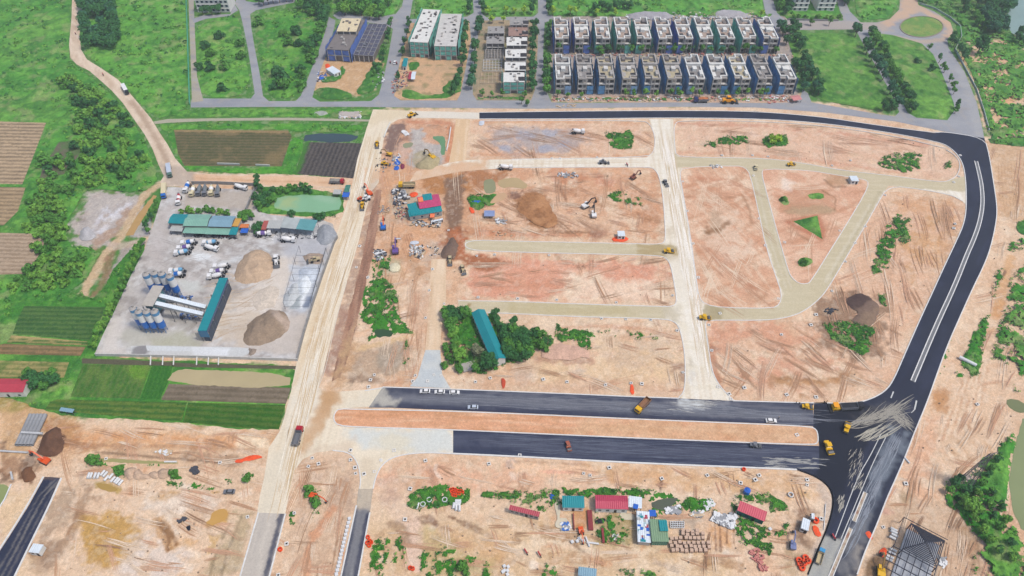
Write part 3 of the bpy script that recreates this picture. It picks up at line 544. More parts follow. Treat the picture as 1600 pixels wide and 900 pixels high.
g(disc(33, 133, 22, 10, C(146, 142, 108), .9, 2, 2)); g(stroke([(-10, 122), (25, 113)], 4, C(160, 160, 140), .7, 1, 1)); g(disc(72, 77, 12, 6, C(110, 124, 110), .7, 2, 2)); g(blob([(0, 0), (18, 0), (12, 35), (0, 40)], C(150, 140, 120), .5, 2, 3, .3)); g(blob([(262, 60), (288, 60), (288, 150), (264, 150)], C(110, 122, 92), .55, 3, 3, .3)); g(blob([(268, 105), (280, 100), (285, 140), (270, 140)], C(118, 116, 108), .6, 2, 2, .3))
# a long smear of pale spoil where mortar dust has drifted
g(tint(2.5, C(160, 120, 92), .15, .58, .66, 7, 1.5, .6)); g(tint(2.2, C(246, 234, 218), .15, .56, .64, 0)); g(gain(2.2, .07, 6)); g(gain(.9, .08, 2))
# level sheets: roads, fields, water
A = ang
# --- left haul road
R1 = [(583, 171), (573, 200), (558, 250), (548, 300), (535, 340), (522, 378), (505, 425), (488, 480), (474, 530), (464, 565), (455, 610), (445, 650), (437, 674), (420, 700), (413, 745), (406, 775), (402, 801), (446, 803), (452, 770), (460, 735), (473, 718), (495, 707), (520, 704), (547, 707), (560, 725), (564, 750), (562, 764),
      (583, 764), (587, 745), (598, 724), (620, 712), (660, 707), (708, 709), (708, 672), (545, 668), (528, 665), (520, 655), (522, 645), (530, 639), (570, 636), (590, 636), (600, 605), (570, 609), (530, 612), (508, 612), (497, 605), (505, 582), (512, 550), (525, 500), (539, 450), (551, 410), (561, 375), (570, 335), (580, 300), (592, 285), (594, 262), (596, 240), (600, 215), (608, 195), (622, 187), (640, 184), (749, 186), (749, 176), (640, 173)]
a1 = A((510, 430), (560, 250))
cream = road_ops(a1, C(238, 226, 206), C(206, 184, 152))
sheet('haul_road', R1, .07, CREAM, cream + [
    stroke([(576, 215), (555, 300), (530, 370), (505, 450), (480, 540), (462, 600)], 2.0, C(214, 190, 156), .6, 1, .4, .2), stroke([(592, 215), (572, 300), (548, 370), (522, 450), (496, 540), (480, 600)], 1.6, C(212, 188, 152), .6, 1, .4, .2),
    stroke([(548, 330), (520, 420), (495, 500), (478, 560)], 1.0, C(196, 162, 118), .6, .5, .4, .15), stroke([(556, 330), (530, 415), (505, 495), (488, 560)], 1.0, C(196, 164, 122), .5, .5, .4, .15),
    blob([(548, 325), (556, 325), (552, 345), (542, 345)], C(186, 160, 130), .5), blob([(575, 270), (592, 268), (590, 300), (560, 330), (555, 300)], C(206, 190, 172), .8, 2, 2), blob([(560, 262), (600, 262), (598, 280), (555, 285)], C(220, 184, 150), .7, 2, 2),
    stroke([(500, 585), (480, 640), (462, 690), (440, 740), (425, 790)], 6, C(232, 222, 204), .7, 2, 1), stroke([(520, 600), (505, 640), (490, 670), (470, 700)], 6, C(200, 162, 124), .8, 2, 1.5, .2), blob([(505, 585), (540, 600), (530, 625), (505, 650), (498, 620)], C(196, 158, 118), .8, 2, 2, .15), stroke([(470, 640), (460, 690), (450, 730)], 3, C(208, 180, 140), .6, 1, 1, .2),
    blob([(445, 655), (470, 590), (490, 560), (500, 600), (470, 680), (440, 700)], C(226, 220, 206), .5, 3, 3, .3), blob([(410, 745), (425, 705), (450, 700), (430, 800), (404, 800)], C(222, 212, 192), .8, 2, 1.5),
    blob([(540, 670), (708, 672), (708, 708), (640, 708), (560, 702)], C(214, 218, 214), .9, 2, 2, .1), blob([(585, 680), (640, 676), (650, 700), (600, 715)], C(224, 214, 190), .7, 3, 3), blob([(564, 715), (590, 715), (583, 763), (564, 763)], C(216, 200, 176), .8, 2, 1.5), blob([(480, 700), (560, 690), (540, 706), (490, 708)], C(218, 200, 178), .7, 2, 2),
    blob([(600, 607), (598, 636), (530, 640), (560, 615)], C(226, 216, 196), .8, 2, 2), blob([(640, 173), (749, 176), (749, 186), (640, 184)], C(226, 220, 208), .9, 1, 1), blob([(583, 171), (640, 172), (640, 180), (600, 190), (575, 200)], C(222, 206, 176), .7, 2, 2),
    disc(483, 592, 5, 4, C(214, 214, 208), .8), gain(1.2, .05, 3)], step=.95)
kerb([(570, 611), (598, 606)]); kerb([(497, 606), (508, 580), (525, 500), (542, 440)], .25, .05, m=M('lime_edge', 222, 214, 200))
sheet('dirt_track', [(588, 297), (596, 297), (590, 350), (582, 400), (570, 450), (556, 510), (543, 560), (532, 590), (518, 596), (528, 555), (541, 500), (555, 450), (567, 400), (577, 345)], .06, C(164, 126, 106), [tint(1.0, C(136, 104, 88), .8, .42, .6, 1, 14, A((540, 560), (586, 340))), tint(1.0, C(190, 156, 134), .5, .5, .65, 2, 16, A((540, 560), (586, 340))), blob([(535, 545), (556, 500), (545, 560), (530, 598), (516, 598)], C(204, 172, 134), .7, 2, 2)], step=.8, jit=.6, m=SOIL)
# --- grey pad and unpaved stub between the middle plots
sheet('dirt_road', [(674, 405), (697, 405), (697, 470), (690, 510), (688, 548), (664, 548), (669, 500)], .06, C(228, 202, 172), road_ops(A((676, 540), (685, 420))) + [stroke([(674, 440), (668, 540)], .5, C(196, 160, 128), .6), gain(1.5, .05)], step=1)
sheet('concrete_apron', [(665, 547), (688, 547), (691, 585), (704, 607), (640, 604), (652, 590)], .08, C(196, 202, 204), [tint(5, C(212, 214, 210), .6, .4, .65, 2), gain(2, .05)], step=1)
sheet('dirt_road', [(713, 186), (735, 187), (731, 210), (728, 252), (700, 262), (706, 230)], .06, C(224, 194, 158), road_ops(A((715, 250), (722, 190))), step=1.2)
# --- main black road with its long curve
M1i = [(749, 186), (900, 186), (1050, 184), (1200, 186), (1300, 194), (1400, 209), (1455, 220), (1478, 226), (1495, 240), (1505, 257), (1509, 282), (1510, 325), (1506, 350), (1495, 375), (1475, 417), (1461, 448), (1437, 500), (1412, 557), (1397, 592), (1385, 610), (1365, 622), (1340, 630), (1292, 630), (1272, 630)]
M1o = [(749, 176), (900, 174), (1050, 173), (1180, 174), (1285, 183), (1350, 193), (1460, 208), (1475, 206), (1538, 216), (1545, 240), (1553, 290), (1558, 325), (1556, 350), (1547, 390), (1535, 420), (1520, 450), (1500, 495), (1480, 540), (1462, 590), (1448, 630), (1429, 675), (1415, 712), (1400, 747), (1385, 780), (1370, 820), (1352, 860), (1339, 898), (1320, 960)]
M1w = [(1240, 960), (1262, 898), (1275, 865), (1290, 832), (1300, 800), (1302, 778), (1295, 760), (1275, 745), (1245, 734), (1279, 734), (1280, 696), (1278, 680), (1270, 666)]
asph = lambda a: [tint(2.0, C(54, 60, 84), .45, .45, .7, 1, 8, a), tint(12, C(32, 38, 58), .6, .4, .7, 2), gain(.8, .12, 3)]
main = M1o + M1w + M1i[::-1]
dark = C(26, 31, 46)
am = A((1437, 560), (1530, 380))
sheet('asphalt_road', main, .08, C(42, 47, 64), asph(am) + [
    blob([(1270, 634), (1350, 632), (1380, 640), (1388, 662), (1362, 672), (1352, 702), (1325, 745), (1317, 775), (1306, 800), (1300, 775), (1270, 742), (1279, 735), (1280, 696)], dark, .95, .8, .6),
    blob([(1390, 668), (1425, 670), (1405, 715), (1385, 750), (1368, 770), (1360, 740), (1375, 700)], C(140, 150, 160), .6, 2, 2.5, .35, 5), stroke([(1415, 680), (1385, 740), (1360, 800), (1345, 840)], 2.0, C(120, 128, 140), .5, 1, .5, .2), stroke([(1395, 690), (1360, 770), (1340, 830)], 4, C(118, 126, 140), .35, 1.5, 1, .3),
    blob([(1318, 832), (1355, 800), (1352, 850), (1330, 905), (1305, 905)], C(124, 124, 126), .7, 2, 2, .3, 5), blob([(1288, 836), (1316, 846), (1296, 905), (1255, 905)], C(176, 176, 170), .95, .8, .6), stroke([(1300, 846), (1275, 905)], 2, C(150, 152, 154), .5, 1, .5), blob([(1340, 850), (1354, 855), (1340, 905), (1325, 905)], C(196, 186, 172), .4, 2, 2, .4, 3),
        blob([(1335, 652), (1375, 634), (1400, 628), (1420, 640), (1410, 665), (1380, 662), (1350, 664)], C(120, 118, 118), .35, 3, 2, .4, 3)] + [
    ], step=.85)
kerb(M1o[:-1]); kerb(M1i); kerb(M1w[1:9] + [(1245, 734)])
# --- boulevard carriageways, either side of a planted-to-be median
U = [(598, 605), (700, 608), (800, 612), (900, 616), (985, 620), (1060, 622.5), (1130, 626), (1200, 628), (1272, 630), (1270, 634), (1271, 666), (1200, 662), (1000, 654), (800, 645), (700, 641), (608, 637), (576, 637)]
ab = A((620, 625), (1250, 650))
sheet('asphalt_road', U, .085, C(84, 88, 102), [tint(1.2, C(130, 130, 138), .55, .45, .65, 1, 26, ab), tint(1.0, C(56, 60, 82), .7, .45, .62, 2, 30, ab),
    blob([(600, 605), (760, 610), (760, 622), (600, 616)], C(62, 66, 84), .8, 1.2, 1), stroke([(620, 622), (800, 627), (1000, 637), (1250, 652)], 5, C(122, 124, 132), .6, 2, 1, .2), stroke([(610, 636), (800, 643), (1000, 652), (1265, 664)], 3, C(48, 52, 74), .85, 1, .5), stroke([(1000, 622), (1270, 634)], 3, C(64, 68, 86), .5, 1, .5, .2),
    blob([(570, 636), (600, 606), (606, 620), (625, 628), (615, 637)], C(190, 186, 176), .9, 2, 2.5, .1), blob([(1060, 624), (1100, 626), (1101, 641), (1075, 640), (1060, 634)], C(216, 220, 220), .95, .5, .4), blob([(1040, 625), (1140, 628), (1135, 640), (1040, 634)], C(170, 172, 176), .4, 2, 2, .35), gain(.8, .08, 3)], step=.85)
L2 = [(708, 672.5), (800, 677), (1000, 686), (1200, 694), (1280, 697), (1279, 734), (1245, 734), (1200, 732), (1000, 724), (800, 713), (708, 709)]
sheet('asphalt_road', L2, .085, C(54, 60, 82), [tint(1.2, C(98, 102, 118), .4, .45, .68, 1, 30, ab), tint(1.0, C(46, 50, 72), .7, .45, .62, 2, 34, ab), stroke([(708, 690), (1000, 704), (1200, 712)], 4, C(100, 104, 120), .4, 2, 1, .2),
     gain(.8, .08, 3)], step=.85)
MED = [(530, 639), (560, 640), (700, 642.5), (800, 646.5), (1000, 655.5), (1200, 663.5), (1266, 667), (1275, 671), (1278, 680), (1278, 692), (1270, 695), (1200, 693), (1000, 685), (800, 676), (700, 671.5), (560, 667.5), (528, 665), (521, 656), (523, 645)]
sheet('median_strip', MED, .14, C(222, 170, 136), [tint(1.5, C(236, 198, 168), .6, .45, .65, 1, 14, ab), tint(1.5, C(200, 146, 106), .6, .48, .68, 2, 16, ab), blob([(900, 652), (1266, 667), (1270, 695), (900, 682)], C(216, 184, 150), .6, 4, 3), tint(4, C(186, 142, 106), .4, .5, .7, 4), gain(.9, .06, 3)], m=SOIL, step=.9)
kerb(MED, closed=True, sm=1, z=.07, h=.17)
kerb([(598, 605), (700, 608), (800, 612), (900, 616), (985, 620), (1060, 622.5)]); kerb([(1145, 626.5), (1200, 628), (1272, 630), (1292, 630)])
kerb([(708, 709), (800, 713), (1000, 724), (1200, 732), (1245, 734)], .5, .18); kerb([(1245, 734), (1275, 745), (1295, 760), (1302, 778), (1300, 800), (1290, 832), (1275, 865), (1262, 898)])
kerb([(583, 764), (587, 745), (598, 724), (620, 712), (660, 707), (708, 709)]); kerb([(562, 764), (564, 750), (560, 725), (547, 707), (520, 704)], .3)
# --- central white road
C1 = [(1014, 186), (1052, 186), (1052, 200), (1056, 240), (1064, 246), (1190, 247), (1250, 254), (1312, 266), (1387, 274), (1470, 285), (1500, 277), (1509, 275), (1509, 320), (1503, 314), (1487, 305), (1440, 296), (1388, 290), (1370, 320), (1350, 356), (1325, 397), (1296, 447), (1282, 466), (1257, 486), (1235, 495), (1200, 501), (1106, 500), (1101, 504),
      (1106, 537), (1112, 580), (1125, 605), (1147, 626.5), (1060, 622.5), (1069, 612), (1071, 590), (1070, 550), (1062, 512), (1052, 501), (1030, 498), (900, 495), (800, 490), (762, 489), (716, 484), (716, 470), (800, 471), (900, 475), (1030, 479), (1052, 479), (1058, 472), (1053, 440), (1048, 415), (1042, 404), (1030, 399), (930, 397), (800, 394), (727, 391), (727, 375), (800, 377), (1000, 381), (1033, 382), (1040, 376),
      (1039, 350), (1036, 307), (1030, 275), (1022, 263), (1010, 261), (800, 262), (720, 268), (640, 284), (650, 268), (700, 255), (730, 250), (800, 249), (1010, 246), (1022, 238), (1024, 215)]
hole1 = [(1066, 262), (1150, 259), (1164, 262), (1172, 272), (1185, 330), (1197, 387), (1215, 440), (1221, 458), (1219, 475), (1207, 482), (1130, 481), (1102, 476), (1092, 465), (1087, 430), (1079, 370), (1068, 307), (1062, 272)]
hole2 = [(1193, 264), (1262, 266), (1315, 275), (1350, 280), (1358, 286), (1350, 305), (1325, 347), (1300, 387), (1267, 440), (1260, 444), (1248, 443), (1238, 435), (1232, 425), (1215, 365), (1200, 310), (1190, 272)]
# the network is one sheet with two plots left open; the plots are covered again by raised soil
ac = A((1095, 600), (1050, 270)); ae = A((800, 480), (1040, 488))
def khaki(C_, X, Y): pass
kh = C(200, 188, 158)
sheet('site_road', C1, .07, C(236, 228, 212), [tint(1.2, C(246, 242, 232), .6, .45, .7, 1, 14, ac), tint(1.2, C(212, 192, 164), .5, .5, .7, 2, 18, ac),
    blob([(716, 468), (1045, 478), (1040, 500), (716, 486)], kh, .95, 1, .6), blob([(790, 470), (980, 477), (980, 498), (790, 490)], C(190, 176, 136), .6, 3, 2, .2), blob([(725, 373), (1000, 380), (1000, 400), (725, 393)], kh, .95, 1, .5), blob([(995, 380), (1045, 382), (1066, 390), (1064, 404), (1045, 410), (995, 399)], C(178, 160, 120), .95, 1.2, 1.5),
    blob([(1048, 236), (1060, 244), (1200, 246), (1400, 272), (1520, 276), (1510, 300), (1400, 294), (1380, 300), (1300, 450), (1262, 490), (1200, 503), (1104, 503), (1112, 476), (1215, 480), (1222, 460), (1160, 262), (1060, 262), (1050, 275), (1042, 262)], kh, .95, 1, .8),
    tint(1.3, C(222, 212, 186), .35, .5, .7, 5, 12, ae), blob([(1105, 476), (1128, 482), (1128, 498), (1104, 501), (1098, 490)], C(172, 160, 128), .9, 1, 1), blob([(1035, 476), (1062, 478), (1062, 505), (1035, 498)], C(202, 192, 170), .8, 2, 2, .2), blob([(1050, 610), (1066, 612), (1062, 622), (1052, 620)], C(196, 170, 128), .8, 1, 1), disc(1079, 565, 4, 5, C(200, 190, 170), .8), disc(1080, 590, 6, 12, C(214, 212, 206), .6),
    disc(1050, 362, 12, 7, C(210, 196, 172), .7), blob([(640, 262), (760, 250), (760, 270), (640, 285)], C(218, 178, 142), .8, 2, 2, .15), stroke([(740, 258), (1010, 253)], .8, C(206, 180, 146), .6, .5, .3), stroke([(760, 254), (1010, 250)], .6, C(206, 180, 146), .5, .5, .3),
    blob([(1225, 455), (1260, 445), (1262, 480), (1225, 490), (1205, 490)], C(206, 196, 168), .6, 3, 3), blob([(1040, 395), (1062, 400), (1085, 440), (1090, 480), (1060, 470)], C(232, 224, 208), .7, 2, 2, .2), disc(733, 477, 4, 3, C(166, 144, 104), .95, .5, .4), stroke([(1178, 270), (1205, 380), (1228, 450)], .8, C(216, 208, 188), .6), stroke([(1190, 270), (1216, 380), (1236, 450)], .8, C(216, 208, 188), .6), stroke([(1360, 320), (1290, 440)], 1.5, C(220, 212, 192), .6, .6, .4, .2), stroke([(1375, 300), (1300, 430)], 1.2, C(178, 166, 136), .5, .6, .4, .2), gain(1.1, .05, 3)], step=.95)
plot_ops = [tint(12, C(206, 152, 122), .5, .42, .65, 1), tint(7, PALE, .5, .5, .7, 2), tint(2.5, C(190, 140, 108), .5, .5, .68, 4, 5, .5), tint(2.2, PALE, .35, .5, .7, 6, 5, 1.9), tint(5, C(176, 140, 112), .35, .55, .72, 3, 2, .8)]
plot1 = sheet('bare_plot', hole1, .10, C(220, 180, 152), plot_ops + [blob([(1110, 320), (1160, 340), (1175, 380), (1130, 420), (1105, 370)], C(230, 206, 184), .7, 4, 5, .35, 6), disc(1118, 345, 11, 16, C(186, 158, 132), .7), stroke([(1104, 362), (1122, 360), (1138, 348)], 3, MUD, .8, 1, 1), stroke([(1104, 354), (1108, 366)], 2, MUD, .7), stroke([(1065, 308), (1110, 309), (1145, 309)], .8, MUD, .6), stroke([(1160, 305), (1172, 330), (1175, 350)], 1.5, MUD, .5, .6, .6, .2)] +
    [stroke([(1098 + 9 * i, 385 + 3 * i), (1130 + 8 * i, 420 + 4 * i), (1165 + 8 * i, 445 + 4 * i)], 1.0, C(182, 132, 104), .6, .6, .8, .3) for i in range(5)] + [stroke([(1075 + 8 * i, 275 + 3 * i), (1110 + 10 * i, 280), (1140 + 6 * i, 290)], 1.0, C(196, 140, 112), .5, .6, 1, .35) for i in range(4)] + [gain(1.0, .06)], m=SOIL, step=.95, flat=False)
plot2 = sheet('bare_plot', hole2, .10, C(226, 188, 162), plot_ops[:3] + [blob([(1218, 298), (1265, 290), (1308, 305), (1308, 325), (1300, 335), (1225, 330)], C(196, 146, 116), .7, 2, 3, .2), disc(1268, 328, 38, 8, C(176, 158, 128), .7, 2, 2), stroke([(1285, 298), (1306, 310), (1304, 328)], .9, MUD, .8, .4, .2), stroke([(1231, 347), (1240, 352), (1283, 374), (1286, 360), (1276, 338), (1238, 346)], 3.4, C(190, 130, 102), .9, .8, .3), stroke([(1290, 282), (1300, 292), (1320, 292)], 2, C(142, 112, 88), .8, .8, .8, .2), blob([(1285, 272), (1335, 278), (1345, 285), (1300, 290)], C(186, 150, 118), .7, 1.5, 2), stroke([(1246, 366), (1262, 375)], 2, MUD, .6, 1, 1), blob([(1222, 280), (1240, 285), (1235, 300), (1222, 295)], C(236, 220, 206), .8, 1.5, 2), blob([(1262, 312), (1280, 300), (1282, 304)], TAN, .1), gain(1.0, .06)], m=SOIL, step=.95, flat=False)
kerb(hole1, .3, .12, closed=True, sm=1); kerb(hole2, .3, .12, closed=True, sm=1)
for seg in ([(1056, 240), (1064, 246), (1190, 247), (1250, 254), (1312, 266), (1387, 274), (1470, 285), (1485, 282), (1497, 273), (1501, 255), (1492, 242), (1478, 234)], [(1503, 314), (1487, 305), (1440, 296), (1388, 290), (1370, 320), (1350, 356), (1325, 397), (1296, 447), (1282, 466), (1257, 486), (1235, 495), (1200, 501), (1106, 500), (1101, 504), (1106, 537), (1112, 580), (1125, 605), (1147, 626.5)],
            [(1060, 622.5), (1069, 612), (1071, 590), (1070, 550), (1062, 512), (1052, 501), (1030, 498), (900, 495), (800, 490), (762, 489)], [(716, 470), (800, 471), (900, 475), (1030, 479), (1052, 479), (1058, 472), (1053, 440), (1048, 415), (1042, 404), (1030, 399), (930, 397), (800, 394), (727, 391), (727, 375), (800, 377), (1000, 381), (1033, 382), (1040, 376), (1039, 350), (1036, 307), (1030, 275), (1022, 263), (1010, 261), (800, 262)],
            [(800, 249), (1010, 246), (1022, 238), (1024, 215), (1016, 193), (1000, 188), (750, 189)], [(1478, 232), (1400, 213), (1300, 198), (1200, 190), (1062, 188), (1053, 195), (1054, 225), (1056, 240)]): kerb(seg, .3, .12)
# --- southern stubs
sheet('asphalt_road', [(404, 801), (446, 803), (420, 905), (374, 905)], .08, C(196, 188, 178), road_ops(A((398, 900), (425, 805)), C(214, 206, 194), C(172, 166, 160)) + [stroke([(440, 803), (414, 905)], 2.0, C(66, 70, 88), .85, .5, .3), gain(1, .05)], step=.7)
kerb([(404, 801), (374, 905)], .4, .18); kerb([(446, 803), (420, 905)], .4, .18)
sheet('asphalt_road', [(557, 790), (560, 764), (583, 764), (578, 801), (559, 905), (532, 905)], .08, C(128, 128, 132), road_ops(A((545, 900), (565, 800)), C(160, 158, 156), C(90, 94, 106)) + [stroke([(575, 801), (555, 905)], 1.8, C(54, 58, 80), .9, .5, .3), stroke([(559, 790), (535, 905)], 1.2, C(66, 70, 88), .8, .5, .3), blob([(556, 760), (585, 760), (580, 800), (556, 792)], C(200, 186, 166), .9, 2, 1)], step=.7)
kerb([(557, 790), (532, 905)], .4, .18); kerb([(578, 801), (559, 905)], .4, .18)
sw = [(70, 745), (94, 746.5), (75, 790), (48, 845), (19, 905), (-30, 905), (-6, 870), (20, 830), (45, 790)]
sheet('asphalt_road', sw, .08, C(42, 48, 70), asph(A((10, 880), (80, 750))) + [stroke([(92, 750), (70, 775), (50, 810), (25, 860), (0, 905)], .7, C(132, 128, 124), .8, .3, .3, .15), stroke([(88, 748), (63, 772), (42, 810), (16, 860), (-10, 905)], .6, C(126, 122, 120), .7, .3, .3, .15), stroke([(90, 755), (73, 785), (55, 820), (33, 860), (10, 905)], .5, C(120, 116, 116), .6, .3, .3, .2), stroke([(70, 746), (94, 747)], 1.5, C(120, 100, 90), .6, .6, .6)], step=.7)
kerb([(68, 745), (43, 790), (18, 830), (-8, 870), (-32, 905)], .5, .18); kerb([(96, 747), (77, 790), (50, 845), (21, 905)], .5, .18)
# --- old grey street grid in the north
gx_ = lambda a: [tint(4, C(168, 170, 174), .5, .45, .65, 1, 4, a), tint(6, C(136, 140, 150), .5, .5, .7, 2, 3, a), tint(3, C(180, 168, 150), .25, .55, .7, 4), gain(1.5, .05, 3)]
north = [(296, 160), (330, 160), (400, 158), (415, 152), (408, 110), (400, 75), (396, 45), (392, 20), (400, 16), (430, 10), (480, 0), (500, -20), (470, -30), (440, -8), (400, 4), (385, 2), (372, -5), (366, 5), (372, 12), (380, 40), (388, 80), (398, 148), (392, 154), (330, 153), (300, 152)]
sheet('street', [(298, 160), (298, 168), (420, 167), (560, 167), (640, 168), (840, 170), (1060, 167), (1180, 168), (1290, 176), (1400, 190), (1472, 205), (1538, 216), (1536, 205), (1526, 160), (1507, 112), (1482, 75), (1480, 62), (1490, 50), (1485, 35), (1460, 18), (1435, 8), (1428, -20), (1408, -20), (1405, 15), (1390, 30), (1370, 35), (1345, 35), (1328, 18), (1318, -5), (1306, -5), (1312, 15), (1318, 32), (1300, 33), (1228, 32), (1214, 20), (1205, -10), (1190, -10), (1196, 20), (1205, 40), (1216, 46), (1240, 47), (1337, 46), (1345, 62), (1395, 150), (1405, 175), (1398, 182), (1370, 178), (1290, 164), (1268, 160), (1262, 145), (1254, 140), (1250, 155), (1240, 160), (1200, 161), (1050, 160), (900, 161), (862, 160), (857, 150), (849, 125), (849, 75), (851, 38), (862, 31), (866, 26), (856, 24), (853, 0), (852, -20), (840, -20), (841, 20), (834, 26), (760, 27), (752, 20), (750, -20), (738, -20), (740, 20), (730, 26), (640, 30), (645, 0), (650, -20), (634, -20), (628, 10), (618, 22), (590, 27), (560, 25), (530, 18), (520, 24), (528, 30), (600, 38), (614, 45), (608, 80), (600, 120), (592, 148), (580, 158), (500, 159), (488, 152), (497, 120), (510, 85), (522, 45), (524, 32), (514, 26), (508, 50), (496, 85), (482, 120), (470, 150), (462, 158), (420, 158), (411, 150), (405, 110), (398, 75), (393, 45), (391, 22), (400, 16), (430, 10), (480, 0), (500, -20), (470, -30), (440, -8), (400, 4), (385, 2), (374, -8), (366, 5), (374, 16), (380, 40), (388, 80), (398, 146), (392, 154), (330, 154), (300, 153)],
      .05, C(158, 160, 166), gx_(0) + [blob([(1370, 40), (1405, 15), (1410, -20), (1428, -20), (1440, 10), (1490, 35), (1495, 60), (1470, 62), (1480, 45), (1440, 18), (1400, 35), (1380, 50)], C(206, 176, 150), .9, 2, 2), blob([(1220, 33), (1370, 33), (1400, 50), (1370, 47), (1220, 47)], C(178, 168, 160), .8, 1, 1), stroke([(1395, 57), (1440, 66), (1470, 62)], 5, C(192, 172, 152), .8, 1, 1), stroke([(1500, 110), (1520, 160), (1530, 212)], 6, C(178, 178, 178), .5, 2, 1)], step=1.6)
# the blocks enclosed by that street sheet
for (pts, col) in (([(642, 36), (733, 32), (736, 62), (727, 110), (719, 148), (714, 157), (626, 157), (616, 150), (623, 105), (634, 60)], C(210, 174, 140)), ([(756, 32), (836, 31), (841, 45), (840, 80), (836, 140), (830, 157), (745, 157), (739, 148), (738, 120), (745, 70), (750, 40)], C(160, 148, 126)),
                   ([(1228, 54), (1334, 52), (1344, 75), (1362, 110), (1391, 160), (1384, 172), (1365, 171), (1290, 158), (1272, 150), (1262, 125), (1240, 90)], C(92, 142, 68)), ([(1356, 50), (1395, 55), (1440, 68), (1458, 85), (1470, 110), (1490, 160), (1492, 172), (1480, 188), (1432, 184), (1418, 176), (1400, 140), (1372, 90)], C(88, 138, 68))):
    sheet('street_block', pts, .09, col, [tint(6, C(120, 160, 84) if col[1] > col[0] * 1.5 else C(188, 164, 134), .6, .4, .65, 1), tint(4, C(60, 104, 54), .5, .52, .7, 2), gain(1.5, .1)], m=SOIL, step=1.6, flat=False)
ISL = [(1440 + 34 * math.cos(t * math.tau / 20), 42 + 16.5 * math.sin(t * math.tau / 20)) for t in range(20)]
sheet('roundabout_island', ISL, .16, C(110, 150, 80), [tint(5, C(150, 160, 96), .7, .4, .6, 1), gain(2, .12)], m=LEAFY, step=1.4, flat=False)
kerb(ISL, .8, .3, closed=True, m=M('old_kerb', 150, 140, 128))
sheet('footpath', [(294, -20), (302, -20), (305, 60), (308, 120), (318, 158), (300, 160), (298, 100)], .075, C(176, 168, 152), gx_(0), step=1.5)
sheet('footpath', [(300, 30), (318, 24), (360, 22), (366, 6), (372, 16), (358, 25), (320, 30), (304, 36)], .085, C(156, 158, 166), gx_(0), step=1.5)
# --- western dirt lane
WL = [(113, -25), (112, 25), (108, 70), (110, 90), (120, 101), (140, 111), (156, 125), (175, 142), (192, 161), (205, 180), (226, 210), (238, 232), (248, 258), (256, 275), (250, 285), (262, 292), (300, 290), (420, 292), (540, 294), (548, 278), (440, 274), (330, 272), (292, 268), (274, 248), (262, 226), (250, 208), (236, 185), (215, 160), (198, 140), (185, 125), (160, 108), (136, 93), (127, 78), (124, 55), (129, 25), (130, -25)]
sheet('dirt_road', WL, .06, C(220, 200, 178), [tint(1.5, C(236, 220, 202), .6, .45, .65, 1, 8, 2.2), tint(2, C(186, 158, 132), .5, .5, .7, 2, 8, 2.2), stroke([(205, 158), (228, 190), (248, 225), (262, 255)], 3.5, C(178, 154, 132), .8, 1, .6, .1), blob([(250, 255), (290, 262), (330, 285), (260, 292)], C(176, 162, 150), .7, 2, 2, .2), blob([(300, 272), (545, 276), (540, 292), (300, 290)], C(226, 186, 150), .75, 1.5, 1.5, .15), stroke([(300, 278), (420, 283), (540, 286)], 1.0, C(196, 150, 112), .6, .6, .4, .2), gain(1.2, .06)], step=1.2)
sheet('dirt_road', [(240, 190), (262, 186), (330, 185), (450, 184), (580, 187), (580, 190), (450, 188), (330, 189), (262, 192), (242, 194)], .055, C(176, 172, 152), [gain(2, .08)], step=1.5)
